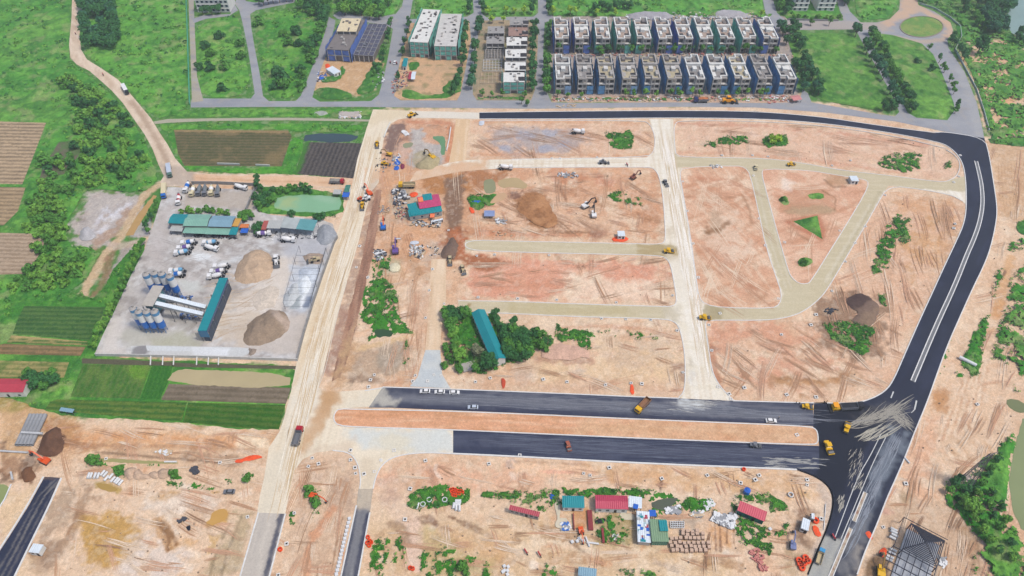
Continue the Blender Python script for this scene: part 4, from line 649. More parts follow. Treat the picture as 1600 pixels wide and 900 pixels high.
# --- batching plant yard
YD = [(252, 292), (392, 296), (404, 300), (402, 330), (425, 336), (500, 342), (520, 350), (527, 372), (522, 378), (505, 425), (490, 470), (476, 515), (466, 562), (380, 560), (300, 556), (148, 553), (160, 525), (178, 488), (205, 430), (225, 392), (240, 350), (252, 312)]
sheet('plant_yard', YD, .055, C(192, 187, 184), [tint(9, C(210, 210, 210), .8, .47, .58, 1), tint(6, C(160, 154, 150), .7, .52, .62, 2), tint(3, C(222, 222, 222), .5, .55, .62, 5), tint(2, C(150, 142, 136), .35, .56, .64, 3), tint(1.5, C(212, 206, 200), .4, .5, .7, 4, 8, 2.6),
    blob([(285, 300), (400, 300), (395, 325), (290, 325)], C(186, 174, 160), .8, 2, 3, .15), blob([(225, 395), (250, 330), (268, 320), (262, 390), (240, 430)], C(196, 188, 184), .7, 3, 3), 
    blob([(355, 480), (420, 430), (440, 400), (470, 400), (455, 450), (430, 500), (370, 510), (340, 500)], C(222, 212, 200), .85, 3, 3, .1), blob([(335, 450), (360, 445), (350, 500), (330, 540), (318, 535)], C(226, 214, 198), .8, 2, 2), blob([(420, 350), (500, 350), (520, 372), (510, 410), (480, 420), (440, 395)], C(184, 186, 192), .8, 3, 3, .15),
    blob([(455, 415), (505, 415), (488, 480), (470, 488), (445, 480)], C(200, 206, 214), .9, 1.5, 1.5), blob([(470, 430), (490, 425), (485, 455), (470, 462)], C(236, 242, 246), .9, 1, 1.5, .2, 3), blob([(468, 462), (478, 465), (472, 482), (464, 482)], C(238, 242, 244), .9, .8, .8), blob([(452, 465), (470, 462), (466, 484), (452, 482)], C(160, 168, 170), .9, .8, .8), blob([(480, 465), (492, 462), (482, 482), (474, 480)], C(136, 146, 164), .9, .8, .8),
    blob([(370, 515), (430, 500), (470, 490), (482, 500), (470, 552), (420, 552), (372, 545)], C(206, 196, 186), .8, 2, 2), blob([(345, 500), (395, 485), (420, 500), (400, 540), (350, 540)], C(206, 190, 170), .6, 2, 3, .3), 
    blob([(200, 512), (290, 520), (320, 530), (310, 545), (190, 540), (180, 525)], C(190, 188, 176), .8, 2, 2), blob([(230, 530), (290, 525), (310, 540), (240, 544)], C(176, 176, 150), .5, 2, 2), blob([(150, 553), (175, 500), (195, 495), (185, 540), (200, 552)], C(216, 210, 204), .9, 2, 2, .15), blob([(300, 395), (335, 397), (325, 405), (305, 410)], C(232, 236, 238), .9, .8, 1.2, .3, 2), stroke([(345, 412), (400, 398), (415, 392)], 3, C(214, 218, 220), .7, 1, 1, .2), blob([(280, 440), (310, 440), (318, 455), (285, 458)], C(206, 210, 206), .7, 1.5, 1.5),
    blob([(262, 470), (320, 480), (300, 515), (262, 505)], C(158, 154, 146), .6, 2, 2, .2), stroke([(330, 470), (405, 455)], 2, C(176, 156, 132), .4, 1, 1, .3)] + [stroke([(240 + 8 * i, 360), (255 + 8 * i, 390 + 2 * i), (235 + 6 * i, 425)], .8, C(176, 170, 164), .4, .5, .8, .3) for i in range(4)] + [stroke([(345, 460 + 12 * i), (390, 452 + 12 * i)], 1.2, C(186, 166, 142), .5, .8, .8, .3) for i in range(6)] + [gain(1.2, .05)], step=.95)
sheet('concrete_strip', [(205, 541), (228, 540), (375, 543), (392, 545), (388, 553), (380, 557), (205, 554)], .10, C(206, 208, 208), [blob([(225, 538), (232, 538), (228, 556), (205, 556), (206, 545)], C(120, 116, 118), .8, 1, 1), blob([(300, 542), (360, 543), (355, 556), (302, 556)], C(232, 236, 240), .7, .8, .5), gain(1.5, .06)], step=1)
sheet('concrete_strip', [(228, 540), (300, 543), (298, 549), (230, 548)], .11, C(212, 216, 218), [gain(1.5, .04)], step=1.2)
# --- farm fields
ah = 0
def field(pts, base, ops, z=.06, label=None, step=.95, m=SOIL, name='ploughed_field'):
    return sheet(name, pts, z, base, ops, m=m, step=step)
field([(-60, 188), (72, 192), (55, 237), (35, 288), (-60, 286)], C(188, 166, 138), [rows(3.4, A((0, 240), (50, 241)), C(124, 110, 90), .75), gain(8, .1), gain(1, .05)])
field([(-60, 291), (40, 293), (28, 330), (6, 352), (-60, 352)], C(176, 154, 124), [rows(3.2, A((0, 320), (30, 321)), C(122, 106, 84), .7), gain(8, .1)])
field([(-60, 362), (76, 366), (60, 400), (42, 428), (-60, 431)], C(184, 164, 142), [rows(2.8, A((0, 400), (50, 401)), C(138, 120, 98), .65), gain(8, .08)])
field([(92, 222), (140, 218), (118, 250), (100, 272), (60, 284), (68, 260)], C(112, 106, 92), [tint(6, C(84, 120, 66), .7, .45, .6, 1), gain(3, .1)], name='fallow_field')
field([(272, 203), (450, 204), (456, 212), (440, 260), (288, 259), (278, 240)], C(112, 104, 78), [rows(2.9, A((300, 230), (430, 231)), C(70, 82, 50), .7), tint(9, C(150, 130, 96), .5, .5, .7, 1), stroke([(275, 203), (450, 205)], 4, C(176, 148, 110), .6, 1, 1), gain(1, .1)])
field([(478, 222), (566, 224), (553, 279), (460, 272)], C(98, 92, 88), [rows(2.6, A((500, 275), (522, 224)), C(64, 62, 62), .85), stroke([(478, 222), (461, 272)], 5, C(72, 124, 54), .9, 1, 1), gain(1, .08)])
field([(38, 478), (165, 480), (152, 510), (140, 532), (20, 522), (28, 498)], C(58, 96, 48), [rows(2.7, A((40, 500), (150, 502)), C(92, 122, 66), .8), gain(5, .12)], m=LEAFY, name='vegetable_field')
field([(18, 524), (140, 534), (136, 540), (10, 536)], C(74, 110, 56), [rows(2.4, A((20, 530), (130, 537)), C(166, 150, 104), .8), stroke([(18, 526), (142, 532)], 2.2, C(186, 164, 116), .8, .5, .5)], name='vegetable_field')
field([(6, 537), (134, 542), (126, 556), (-20, 553), (-20, 545)], C(150, 124, 92), [rows(2.6, A((10, 545), (120, 549)), C(96, 92, 62), .7), gain(4, .1)], name='ploughed_field')
field([(-20, 563), (108, 566), (100, 590), (-20, 590)], C(164, 154, 104), [rows(2.6, A((10, 575), (100, 578)), C(96, 112, 62), .7), tint(5, C(88, 120, 60), .6, .5, .65, 1), gain(3, .12)], name='stubble_field')
field([(130, 569), (236, 571), (218, 623), (110, 620)], C(68, 112, 46), [rows(2.6, A((150, 620), (175, 570)), C(96, 120, 66), .7, ragged=.4), blob([(205, 570), (236, 571), (225, 600), (205, 595)], C(116, 162, 60), .6, 2, 2, .3), tint(4, C(120, 140, 74), .4, .5, .65, 1), gain(1.5, .2)], m=LEAFY, name='vegetable_field')
field([(238, 571), (270, 572), (262, 598), (250, 624), (220, 623)], C(52, 106, 42), [rows(1.9, A((230, 620), (245, 572)), C(74, 126, 52), .6), gain(2, .1)], m=LEAFY, name='vegetable_field')
field([(264, 600), (455, 606), (447, 631), (252, 625)], C(132, 120, 104), [rows(3.0, A((260, 610), (440, 618)), C(104, 94, 78), .7), gain(5, .1)])
field([(90, 624), (292, 629), (284, 658), (200, 652), (70, 640), (78, 628)], C(62, 102, 42), [rows(2.9, A((100, 632), (280, 640)), C(110, 128, 62), .7), gain(3, .15)], m=LEAFY, name='vegetable_field')
field([(294, 629), (446, 633), (436, 671), (370, 668), (286, 660)], C(52, 98, 34), [rows(2.9, A((300, 640), (430, 650)), C(98, 120, 58), .6), gain(3, .15)], m=LEAFY, name='vegetable_field')
# --- water
def water(name, pts, col, ops=(), z=.07, jit=.8, step=1.2):
    o = sheet(name, pts, z, col, list(ops), m=WATER, step=step, jit=jit, sm=1); return o
water('pond', [(428, 312), (440, 307), (480, 304), (530, 308), (534, 312), (530, 333), (428, 330)], C(140, 184, 148), [blob([(435, 312), (462, 308), (460, 325), (435, 325)], C(172, 190, 138), .8, 3, 2), blob([(490, 305), (530, 308), (528, 318), (500, 314)], C(156, 190, 160), .8, 2, 2)])
water('pond', [(273, 578), (300, 577), (455, 584), (452, 608), (258, 600)], C(186, 172, 136), [gain(10, .05)], jit=.5)
water('pond', [(480, 208), (560, 210), (556, 220), (520, 224), (485, 219), (472, 222)], C(64, 82, 88))
water('pond', [(1602, 640), (1584, 700), (1577, 745), (1580, 790), (1600, 838), (1700, 860), (1700, 640)], C(138, 148, 106), [gain(12, .06)])
water('river', [(1572, -40), (1574, 20), (1576, 50), (1596, 58), (1660, 66), (1800, 66), (1800, -60)], C(140, 164, 158))
water('pond', [(1572, 622), (1598, 626), (1606, 645), (1590, 645), (1573, 634)], C(120, 126, 88), jit=.3)
water('pond', [(-30, 755), (18, 757), (10, 780), (-6, 800), (-30, 800)], C(146, 156, 104), jit=.3)
water('puddle', [(755, 283), (763, 280), (772, 280), (776, 298), (768, 303), (757, 302)], C(150, 150, 116), jit=.4, z=.05)
water('puddle', [(776, 283), (795, 278), (812, 278), (818, 285), (824, 288), (822, 296), (800, 292), (782, 294)], C(190, 168, 128), jit=.5, z=.05)
water('puddle', [(778, 303), (790, 300), (792, 310), (772, 318), (764, 318), (772, 308)], C(206, 172, 136), jit=.4, z=.05)
water('puddle', [(672, 214), (690, 212), (696, 215), (696, 242), (688, 242), (690, 225)], C(112, 152, 112), jit=.4, z=.05, step=.8)
water('puddle', [(629, 224), (646, 222), (644, 230), (630, 232)], C(150, 152, 122), jit=.3, z=.05, step=.8)
water('puddle', [(586, 515), (584, 520), (592, 529), (600, 525), (612, 527), (614, 518), (600, 514)], C(60, 84, 56), jit=.3, z=.05, step=.8)
water('puddle', [(1017, 783), (1060, 776), (1056, 784), (1042, 798), (1020, 795)], C(92, 98, 82), jit=.3, z=.07, step=.8)
water('puddle', [(150, 754), (170, 757), (187, 765), (176, 770), (155, 763)], C(178, 148, 88), jit=.5, z=.05, step=.7)
water('puddle', [(330, 801), (348, 793), (357, 799), (352, 814), (336, 821), (320, 819), (330, 810)], C(202, 160, 96), jit=.6, z=.05, step=.8)
water('puddle', [(155, 715), (240, 721), (280, 722), (278, 725), (200, 724), (150, 720)], C(164, 160, 110), jit=.3, z=.05, step=.8)
sheet('ditch', [(240, 305), (245, 306), (208, 368), (196, 368), (215, 335)], .06, C(190, 156, 104), [gain(2, .08)], m=WATER, step=1.2, jit=.4)
# canal along the south wall of the yard
sheet('ditch', [(128, 560), (200, 562), (300, 568), (466, 572), (464, 577), (300, 574), (128, 568)], .05, C(96, 92, 76), [gain(3, .1)], m=SOIL, step=1.2)
# --- road markings on the black road (real paint, with the narrow kerbed strip between)
ISP = [(1525, 252), (1530, 272), (1534, 292), (1535.5, 320), (1530, 350), (1521, 375), (1511, 397), (1491, 448), (1462, 510), (1426, 596)]
def marking(pts, w_=.35, z=.10, sm=2, col=(206, 208, 206)):
    P = smooth(GP(pts), False, sm); rb = ribbon(P, w_, True); b = MB(); n = len(rb) // 2
    b.v = [(x, y, z) for x, y in rb]; b.f = [(i, i + 1, 2 * n - 2 - i, 2 * n - 1 - i) for i in range(n - 1)]
    o = b.build('road_marking', M('road_paint_%d' % col[0], *col, rough=.6, var=.25, scale=2)); tag(o, kind='structure'); return o
marking(ISP, 1.7, .11, col=(120, 122, 126))
P_ = smooth(GP(ISP), False, 2)
for s in (-1, 1):
    q = [];
    for i, p in enumerate(P_):
        t = (Vector(P_[min(i + 1, len(P_) - 1)]) - Vector(P_[max(i - 1, 0)])).normalized(); q.append((p[0] - t.y * s * .85, p[1] + t.x * s * .85))
    kerb(q, .32, .17, world=True, sm=0, name='median_kerb')
marking([(1377, 677), (1360, 712), (1340, 745), (1305, 839)], .3); marking([(1387, 677), (1374, 703), (1360, 732), (1314, 842)], .3)
marking([(1396, 612), (1392, 622)], .5); marking([(1432, 626), (1429, 640)], .6); marking([(1429, 640), (1424, 645)], .3)
for (a_, b_) in (((1352, 770), (1334, 815)), ((1329, 826), (1296, 905))):
    rb = ribbon([a_, b_], 1.3); sheet('median_strip', rb, .22, C(190, 176, 158), [tint(1.5, C(150, 104, 84), .8, .5, .65, 1), gain(1, .1)], m=SOIL, step=.8, flat=False, world=True)
    kerb(rb, .25, .25, z=.08, closed=True, world=True, sm=0, name='median_kerb')

# dried mud smeared by tyres: thin flat streaks on the asphalt
def streaks(rand, n, z, col, name='tyre_mud'):
    b = MB()
    for i in range(n):
        x, y, a_, l, w0, *cc = rand(i); X, Y = G(x, y); X2, Y2 = G(x + l * math.cos(a_), y + l * math.sin(a_)); d = Vector((X2 - X, Y2 - Y)); L_ = d.length; d.normalize(); nn = Vector((-d.y, d.x)); cv = (cc[0] if cc else rs.uniform(-.08, .08)) * L_; q = []
        for s in (1, -1):
            for k in (range(6) if s > 0 else range(5, -1, -1)):
                t = k / 5; w_ = w0 * (.25 + math.sin(t * math.pi)) * rs.uniform(.3, 1.0) / 2; p = d * (t * L_) + nn * (cv * 4 * t * (1 - t) + s * w_); q.append((X + p.x, Y + p.y, z + i * 4e-5))
        b.poly(q)
    tag(b.build(name, mat(name + str(int(col[0] * 999)), col, var=.3, scale=2, rough=.9)), kind='stuff')
rs = random.Random(5)
def fan(i):
    t = rs.random()
    if i % 5 == 0: a_ = rs.uniform(.35, .95); return rs.uniform(1392, 1412), rs.uniform(640, 655), a_, rs.uniform(18, 36), rs.uniform(.2, .5)
    x = 1322 + 75 * t; y = 667 - 22 * t + rs.uniform(-7, 7) * (.5 + t); return x, y, rs.gauss(-.42, .17), rs.uniform(10, 42), rs.uniform(.12, .5)
streaks(fan, 170, .1, C(158, 154, 144)); streaks(lambda i: (rs.uniform(1330, 1370), rs.uniform(680, 690) , rs.uniform(-.65, -.35), rs.uniform(20, 50), rs.uniform(.2, .6)), 26, .11, C(176, 172, 158))
streaks(lambda i: (lambda t: (1410 - 80 * t + rs.uniform(-12, 8), 670 + 170 * t, 2.02 + rs.uniform(-.06, .06), rs.uniform(15, 50), rs.uniform(.15, .5)))(rs.random()), 90, .115, C(140, 146, 156)); streaks(lambda i: (lambda t: (620 + 620 * t, 619 + 31 * t + rs.uniform(-9, 8), .052 + rs.uniform(-.01, .01), rs.uniform(30, 130), rs.uniform(.15, .4)))(rs.random()), 130, .125, C(126, 130, 140)); streaks(lambda i: (lambda t: (715 + 500 * t, 690 + 24 * t + rs.uniform(-14, 14), .045, rs.uniform(30, 130), rs.uniform(.12, .35)))(rs.random()), 110, .135, C(100, 106, 122))
streaks(lambda i: (rs.uniform(1326, 1350), rs.uniform(700, 760), rs.uniform(1.8, 2.3), rs.uniform(4, 14), rs.uniform(.1, .35)), 70, .12, C(170, 166, 156)); streaks(lambda i: (rs.uniform(1312, 1320), rs.uniform(772, 792), rs.uniform(1.7, 2.2), rs.uniform(3, 12), rs.uniform(.15, .4)), 40, .12, C(170, 166, 156))

streaks(lambda i: (rs.uniform(335, 440), rs.uniform(420, 520), 2.9 + rs.uniform(-.3, .3), rs.uniform(10, 50), rs.uniform(.2, .9)), 90, .075, C(196, 178, 158), 'wheel_ruts'); streaks(lambda i: (rs.uniform(225, 420), rs.uniform(365, 420), rs.uniform(-.5, .6), rs.uniform(10, 50), rs.uniform(.15, .5)), 90, .075, C(168, 162, 158), 'wheel_ruts')
for (x0, y0, x1, y1, c_) in ((575, 200, 545, 330, 0), (548, 330, 500, 480, 0), (500, 480, 460, 640, 0), (470, 600, 425, 790, 0)):
    for cc_ in (C(208, 184, 150), C(240, 232, 216)): streaks(lambda i: (lambda t: (x0 + (x1 - x0) * t + rs.uniform(-2, 26), y0 + (y1 - y0) * t, math.atan2(y1 - y0, x1 - x0), rs.uniform(20, 90), rs.uniform(.15, .6), rs.uniform(-.02, .02)))(rs.random() * .8), 34, .09, cc_, 'wheel_ruts')
for cc_, z_ in ((C(214, 196, 168), .09), (C(246, 240, 230), .095)): streaks(lambda i: (lambda t: (1034 + 60 * t + rs.uniform(-8, 14), 200 + 335 * t, 1.42, rs.uniform(20, 80), rs.uniform(.15, .7), rs.uniform(-.02, .02)))(rs.random()), 120, z_, cc_, 'wheel_ruts')
streaks(lambda i: (rs.uniform(1190, 1270), rs.uniform(714, 732), .05 + rs.uniform(-.05, .05), rs.uniform(6, 30), rs.uniform(.2, .7)), 60, .14, C(160, 160, 158)); streaks(lambda i: (rs.uniform(1040, 1120), rs.uniform(624, 640), .05 + rs.uniform(-.1, .2), rs.uniform(6, 30), rs.uniform(.2, .6)), 40, .14, C(170, 170, 168))
# ruts and blade marks pressed into the soil
st = {}
def ruts(zones, lo, hi):
    def f(i):
        if st.get('n', 0) <= 0:
            z = rs.choice(zones); st.update(n=rs.randint(3, 8), x=rs.uniform(z[0], z[2]), y=rs.uniform(z[1], z[3]), a=z[5] + rs.choice([0, 0, 0, .3, 1.4]) + rs.uniform(-.25, .25), l=rs.uniform(16, 80), c=rs.uniform(-.035, .035), s=rs.uniform(.7, 2.0), k=0)
        st['n'] -= 1; st['k'] += 1; o = st['k'] * st['s'] + rs.uniform(-.4, .4); d = rs.uniform(-5, 5)
        return st['x'] - o * math.sin(st['a']) + d, st['y'] + o * .8 * math.cos(st['a']), st['a'], st['l'] * rs.uniform(.6, 1.1), rs.uniform(lo, hi), st['c']
    return f
ZR = [z + (a_,) for z, a_ in zip(ZN, (.5, 1.2, .05, .05, .15, -.1, .02, 1.7, .03, .1, .1, 1.8, 1.9, 1.7, .03, 1.6))]; ZR += [ZR[0], ZR[1], ZR[4], ZR[9], ZR[10], ZR[12]]
for col, n in ((C(192, 152, 122), 1100), (C(232, 210, 186), 1000), (C(210, 166, 138), 1100), (C(160, 126, 100), 200)): streaks(ruts(ZR, .1, .42), n, .0, col, 'wheel_ruts')
ZP = [(1085, 275, 1150, 310, 0, .2), (1100, 330, 1180, 460, 0, .8), (1230, 290, 1310, 400, 0, 1.8), (1095, 400, 1170, 460, 0, .6)]
for col, n in ((C(190, 146, 118), 120), (C(232, 208, 186), 120)): streaks(ruts(ZP, .1, .4), n, .115, col, 'wheel_ruts')
build_mask()
# one ground sheet to beyond the horizon of the photo
us = np.concatenate([np.linspace(-6, -.85, 22), np.linspace(-.8, .8, 1120), np.linspace(.85, 6, 22)])
pys = np.linspace(945, -45, 640); ys = [G(800, p)[1] for p in pys]; ys = np.concatenate([np.linspace(-260, 80, 18), ys, np.geomspace(640, 5200, 26)])
wd = np.array([math.hypot(H, 0) * 0 + (H / (SP + (0) * CP)) for _ in ys])
def depth(y):                                    # camera depth of the ground row at distance y, so columns stay about a pixel apart
    return np.maximum(y * CP + H * SP, 120)
X = us[None, :] * depth(ys)[:, None]; Y = np.repeat(ys[:, None], len(us), 1)
nr, nc = X.shape; X = X.ravel(); Y = Y.ravel()
inner = (np.abs(X) < 520) & (Y > 60) & (Y < 780)
Cc = np.tile(np.array(TAN), (len(X), 1)); far = Y > 640; Cc[far] = C(84, 128, 72)
ci = np.where(inner)[0]; sub = Cc[ci]; xs, ys_ = X[ci], Y[ci]
for op in GO: op(sub, xs, ys_)
Cc[ci] = sub
Z = -.55 * fbm(X, Y, 7, 2, 4) ** 1.3
fr = np.zeros(len(X)); fr[ci] = free(xs, ys_); Z = np.where(inner, Z * fr - .02, Z - .05)
i = np.arange(nr - 1)[:, None] * nc + np.arange(nc - 1)[None, :]; i = i.ravel()
me = npmesh('ground', np.c_[X, Y, Z], np.c_[i, i + 1, i + nc + 1, i + nc], Cc)
me.polygons.foreach_set('use_smooth', np.ones(len(i), bool))
tag(link('ground', me, SOIL), kind='structure')
# vegetation
def bushy(amp, sc=3.2, s=1):
    return lambda X, Y, d: free(X, Y) * sst(0, 2.5, d) * amp * (np.clip(fbm(X, Y, sc, s, 4) - .32, 0, 1) * 2.2 + .12)
def gops(base2=C(58, 112, 52), hi=C(126, 176, 84), a=.6, b=.6):
    return [tint(18, hi, b, .48, .66, 1, 2, .4), tint(9, base2, a, .5, .66, 2), tint(2.6, base2, .55, .5, .66, 5), tint(2.0, hi, .4, .54, .7, 3), tint(7, C(176, 172, 130), .35, .58, .72, 6), gain(1.6, .3, 4)]
TUF = {k: [] for k in 'abcdef'}
def add_tufts(pts, dens, size, holes):
    P = GP(pts); A_ = np.array(P); x0, y0 = A_.min(0) - 1; x1, y1 = A_.max(0) + 1; n = int((x1 - x0) * (y1 - y0) * dens)
    X = rng.uniform(x0, x1, n); Y = rng.uniform(y0, y1, n); k = pip(P, X, Y) & (free(X, Y) > .8)
    if holes: k &= HN(X, Y, holes[0]) > holes[1] + .02
    else: k &= fbm(X, Y, 12, 4, 4) > .46
    X, Y = X[k], Y[k]; n = len(X)
    if n == 0: return
    m = 7 if size < 1 else 9; cx = np.repeat(X, m); cy = np.repeat(Y, m); S = size * rng.uniform(.5, 1.5, n); S = np.repeat(S, m); q = n * m
    d = rng.normal(size=(q, 3)); d[:, 2] = np.abs(d[:, 2]); d /= np.linalg.norm(d, axis=1)[:, None]
    p = np.c_[cx, cy, np.full(q, .25)] + d * (S * np.array([1.1]))[:, None] * np.array([1, 1, .8]); nr_ = d + rng.normal(size=(q, 3)) * .4
    a = np.cross(nr_, rng.normal(size=(q, 3))); a /= np.linalg.norm(a, axis=1)[:, None]; b = np.cross(nr_, a); b /= np.linalg.norm(b, axis=1)[:, None]
    a *= (S * .55)[:, None]; b *= (S * .4)[:, None]; V = np.stack([p - a, p - b, p + a, p + b], 1).reshape(n, m * 4, 3); w_ = rng.integers(0, 5, n)
    for key, sel in ((('a', w_ < 2), ('b', (w_ == 2) | (w_ == 3)), ('c', w_ == 4)) if size > .6 else (('d', w_ < 2), ('e', (w_ == 2) | (w_ == 3)), ('f', w_ == 4))): TUF[key].append(V[sel].reshape(-1, 3))
def grass(pts, amp=.8, step=1.1, base=None, holes=None, ops=None, name='grass', jit=1.2, z=.03, sc=3.2, s=1, sm=1, tufts=None, ts=None):
    big = step > .9; tufts = tufts if tufts is not None else (.06 if step > 1.3 else .12 if big else .8); ts = ts or (1.15 if step > 1.3 else .8 if big else .5)
    if tufts: add_tufts(pts, tufts, ts, holes)
    base = base or GRASS; base = (base[0] * 1.04, base[1] * 1.26, base[2] * .9)
    if holes: holes = (holes[0], holes[1] + .055)
    return sheet(name, pts, z, base, ops or gops(), m=LEAFY, step=step, jit=jit, kind='stuff', relief=bushy(amp, sc, s), flat=False, sm=sm, holes=holes)
grass([(-90, -45), (111, -45), (111, 30), (106, 90), (118, 104), (152, 126), (188, 162), (222, 212), (240, 255), (246, 286), (222, 300), (160, 296), (134, 297), (122, 315), (106, 345), (100, 382), (158, 390), (150, 408), (126, 450), (60, 468), (-90, 462)], 1.5, 1.35, C(84, 134, 66), sc=5)
grass([(131, -45), (290, -45), (293, 60), (297, 164), (262, 182), (240, 186), (200, 138), (160, 104), (138, 90), (129, 76), (126, 30)], 1.0, 1.4, C(98, 146, 72))
grass([(305, 34), (372, 20), (380, 60), (394, 148), (312, 154), (307, 110)], 1.2, 1.4, C(92, 140, 70)); grass([(402, 22), (460, 14), (512, 30), (504, 70), (484, 110), (464, 152), (416, 154), (409, 100), (398, 50)], 1.5, 1.4, C(78, 130, 62))
grass([(262, 170), (560, 170), (582, 172), (574, 183), (450, 182), (330, 183), (262, 182)], 1.0, 1.2, C(78, 128, 58)); grass([(250, 193), (570, 193), (564, 206), (460, 206), (452, 202), (274, 201), (262, 206), (250, 200)], .9, 1.2, C(84, 134, 60))
grass([(258, 200), (274, 204), (290, 262), (440, 263), (456, 212), (478, 222), (459, 273), (548, 280), (540, 276), (440, 272), (330, 270), (294, 265), (276, 246)], .9, 1.1, C(82, 136, 58)); grass([(401, 286), (430, 291), (470, 294), (512, 300), (540, 302), (534, 342), (425, 334), (410, 336), (400, 320)], 1.6, 1.0, C(72, 116, 58))
grass([(-90, 436), (126, 455), (150, 472), (186, 405), (222, 378), (228, 392), (205, 440), (180, 490), (148, 556), (300, 566), (466, 570), (456, 605), (446, 636), (434, 674), (370, 669), (290, 662), (200, 655), (130, 652), (70, 643), (20, 622), (-90, 606)], 1.0, 1.0, C(70, 118, 54), sc=2.6)
for P in ([(395, -45), (500, -45), (480, -4), (430, 6), (402, 12), (388, 0)], [(505, -40), (630, -45), (624, 8), (612, 24), (560, 22), (520, 14), (505, 4)], [(654, -45), (736, -45), (738, 14), (726, 25), (648, 27)], [(754, -45), (838, -45), (838, 18), (830, 25), (764, 24), (754, 16)], [(856, -45), (1188, -45), (1192, 20), (1196, 27), (1040, 26), (866, 24), (857, 16)], [(1334, -45), (1404, -45), (1402, 12), (1385, 28), (1350, 32), (1338, 20)], [(1212, -45), (1304, -45), (1308, 12), (1313, 30), (1230, 30), (1218, 18)]):
    grass(P, 1.2, 1.9, C(96, 146, 76), sc=4, sm=0)
for P in ([(1242, 52), (1334, 52), (1344, 75), (1362, 110), (1391, 160), (1382, 171), (1350, 166), (1290, 156), (1272, 148), (1262, 122), (1244, 85)], [(1358, 50), (1400, 57), (1440, 70), (1458, 88), (1470, 112), (1488, 160), (1490, 172), (1478, 187), (1434, 183), (1418, 172), (1400, 138), (1375, 90)]):
    o = sheet('grass', P, .2, C(100, 148, 70), gops(), m=LEAFY, step=1.4, jit=1, kind='stuff', flat=False, sm=1, relief=lambda X, Y, d: sst(0, 3, d) * (np.clip(fbm(X, Y, 3, 1, 4) - .35, 0, 1) * 2.6))
def lot(pts, z=.14, **k):
    return sheet('grass', pts, z, C(72, 124, 56), gops(), m=LEAFY, step=1.2, jit=k.pop('jit', 1.2), kind='stuff', flat=False, sm=k.pop('sm', 1), relief=lambda X, Y, d: sst(0, 2, d) * (np.clip(fbm(X, Y, 2.6, 1, 4) - .3, 0, 1) * 2.8), **k)
lot([(492, 138), (520, 136), (548, 146), (552, 155), (500, 156)]); lot([(575, 110), (596, 92), (600, 118), (588, 140), (560, 150), (555, 142), (568, 128)]); lot([(500, 124), (530, 115), (536, 100), (540, 112), (530, 126), (505, 130)])
lot([(630, 138), (650, 142), (662, 150), (700, 146), (712, 130), (724, 115), (718, 152), (640, 156), (626, 150)]); lot([(638, 98), (655, 96), (654, 108), (640, 112)]); lot([(694, 132), (716, 118), (716, 146), (690, 146)]); lot([(848, 152), (835, 155), (745, 156), (745, 150)], holes=(4, .4))
lot([(862, 152), (1240, 153), (1240, 158), (862, 158)], holes=(4, .5)); lot([(1040, 36 - 18), (1235, 22), (1235, 27), (1040, 27)], holes=(5, .48))
grass([(1425, -45), (1574, -45), (1576, 52), (1640, 72), (1640, 214), (1546, 224), (1534, 166), (1516, 112), (1494, 66), (1500, 36), (1466, 10), (1440, 0)], 1.4, 1.5, C(92, 136, 72), holes=(9, .40))
grass([(1544, 215), (1700, 212), (1700, 232), (1548, 226)], 1.2, 1.2, C(64, 112, 56)); grass([(1494, 40), (1500, 58), (1498, 74), (1522, 118), (1536, 162), (1548, 218), (1560, 218), (1545, 160), (1526, 110), (1506, 74), (1510, 50), (1500, 36)], 1.4, 1.2, C(74, 124, 66))
grass([(1585, 352), (1596, 343), (1660, 345), (1660, 372), (1600, 370)], 1.1, .9, C(64, 118, 54))
for P, h in (([(1572, 375), (1600, 368), (1610, 380), (1585, 398), (1574, 392)], .42), ([(1560, 412), (1570, 412), (1566, 440), (1554, 466), (1545, 464)], .40), ([(1578, 435), (1596, 412), (1640, 410), (1640, 600), (1594, 588), (1580, 572), (1548, 562), (1556, 520), (1572, 480)], .43), ([(1532, 498), (1546, 492), (1540, 520), (1530, 585), (1516, 590), (1502, 568), (1504, 560), (1518, 530)], .30), ([(1493, 582), (1503, 580), (1505, 588), (1495, 590)], .3), ([(1483, 530), (1488, 535), (1478, 575), (1470, 590), (1468, 575)], .44), ([(1580, 600), (1592, 600), (1592, 625), (1582, 622)], .45),
             ([(1470, 760), (1482, 748), (1500, 752), (1520, 738), (1538, 715), (1556, 712), (1566, 690), (1590, 672), (1588, 700), (1574, 745), (1578, 800), (1598, 845), (1640, 930), (1556, 930), (1548, 880), (1516, 828), (1498, 800), (1478, 788)], .345), ([(1522, 850), (1536, 845), (1570, 880), (1580, 925), (1530, 925), (1516, 900)], .46)):
    grass(P, 1.5, .75, C(66, 124, 52), holes=(4.5, h), sc=2.4)
G2 = C(66, 118, 48)
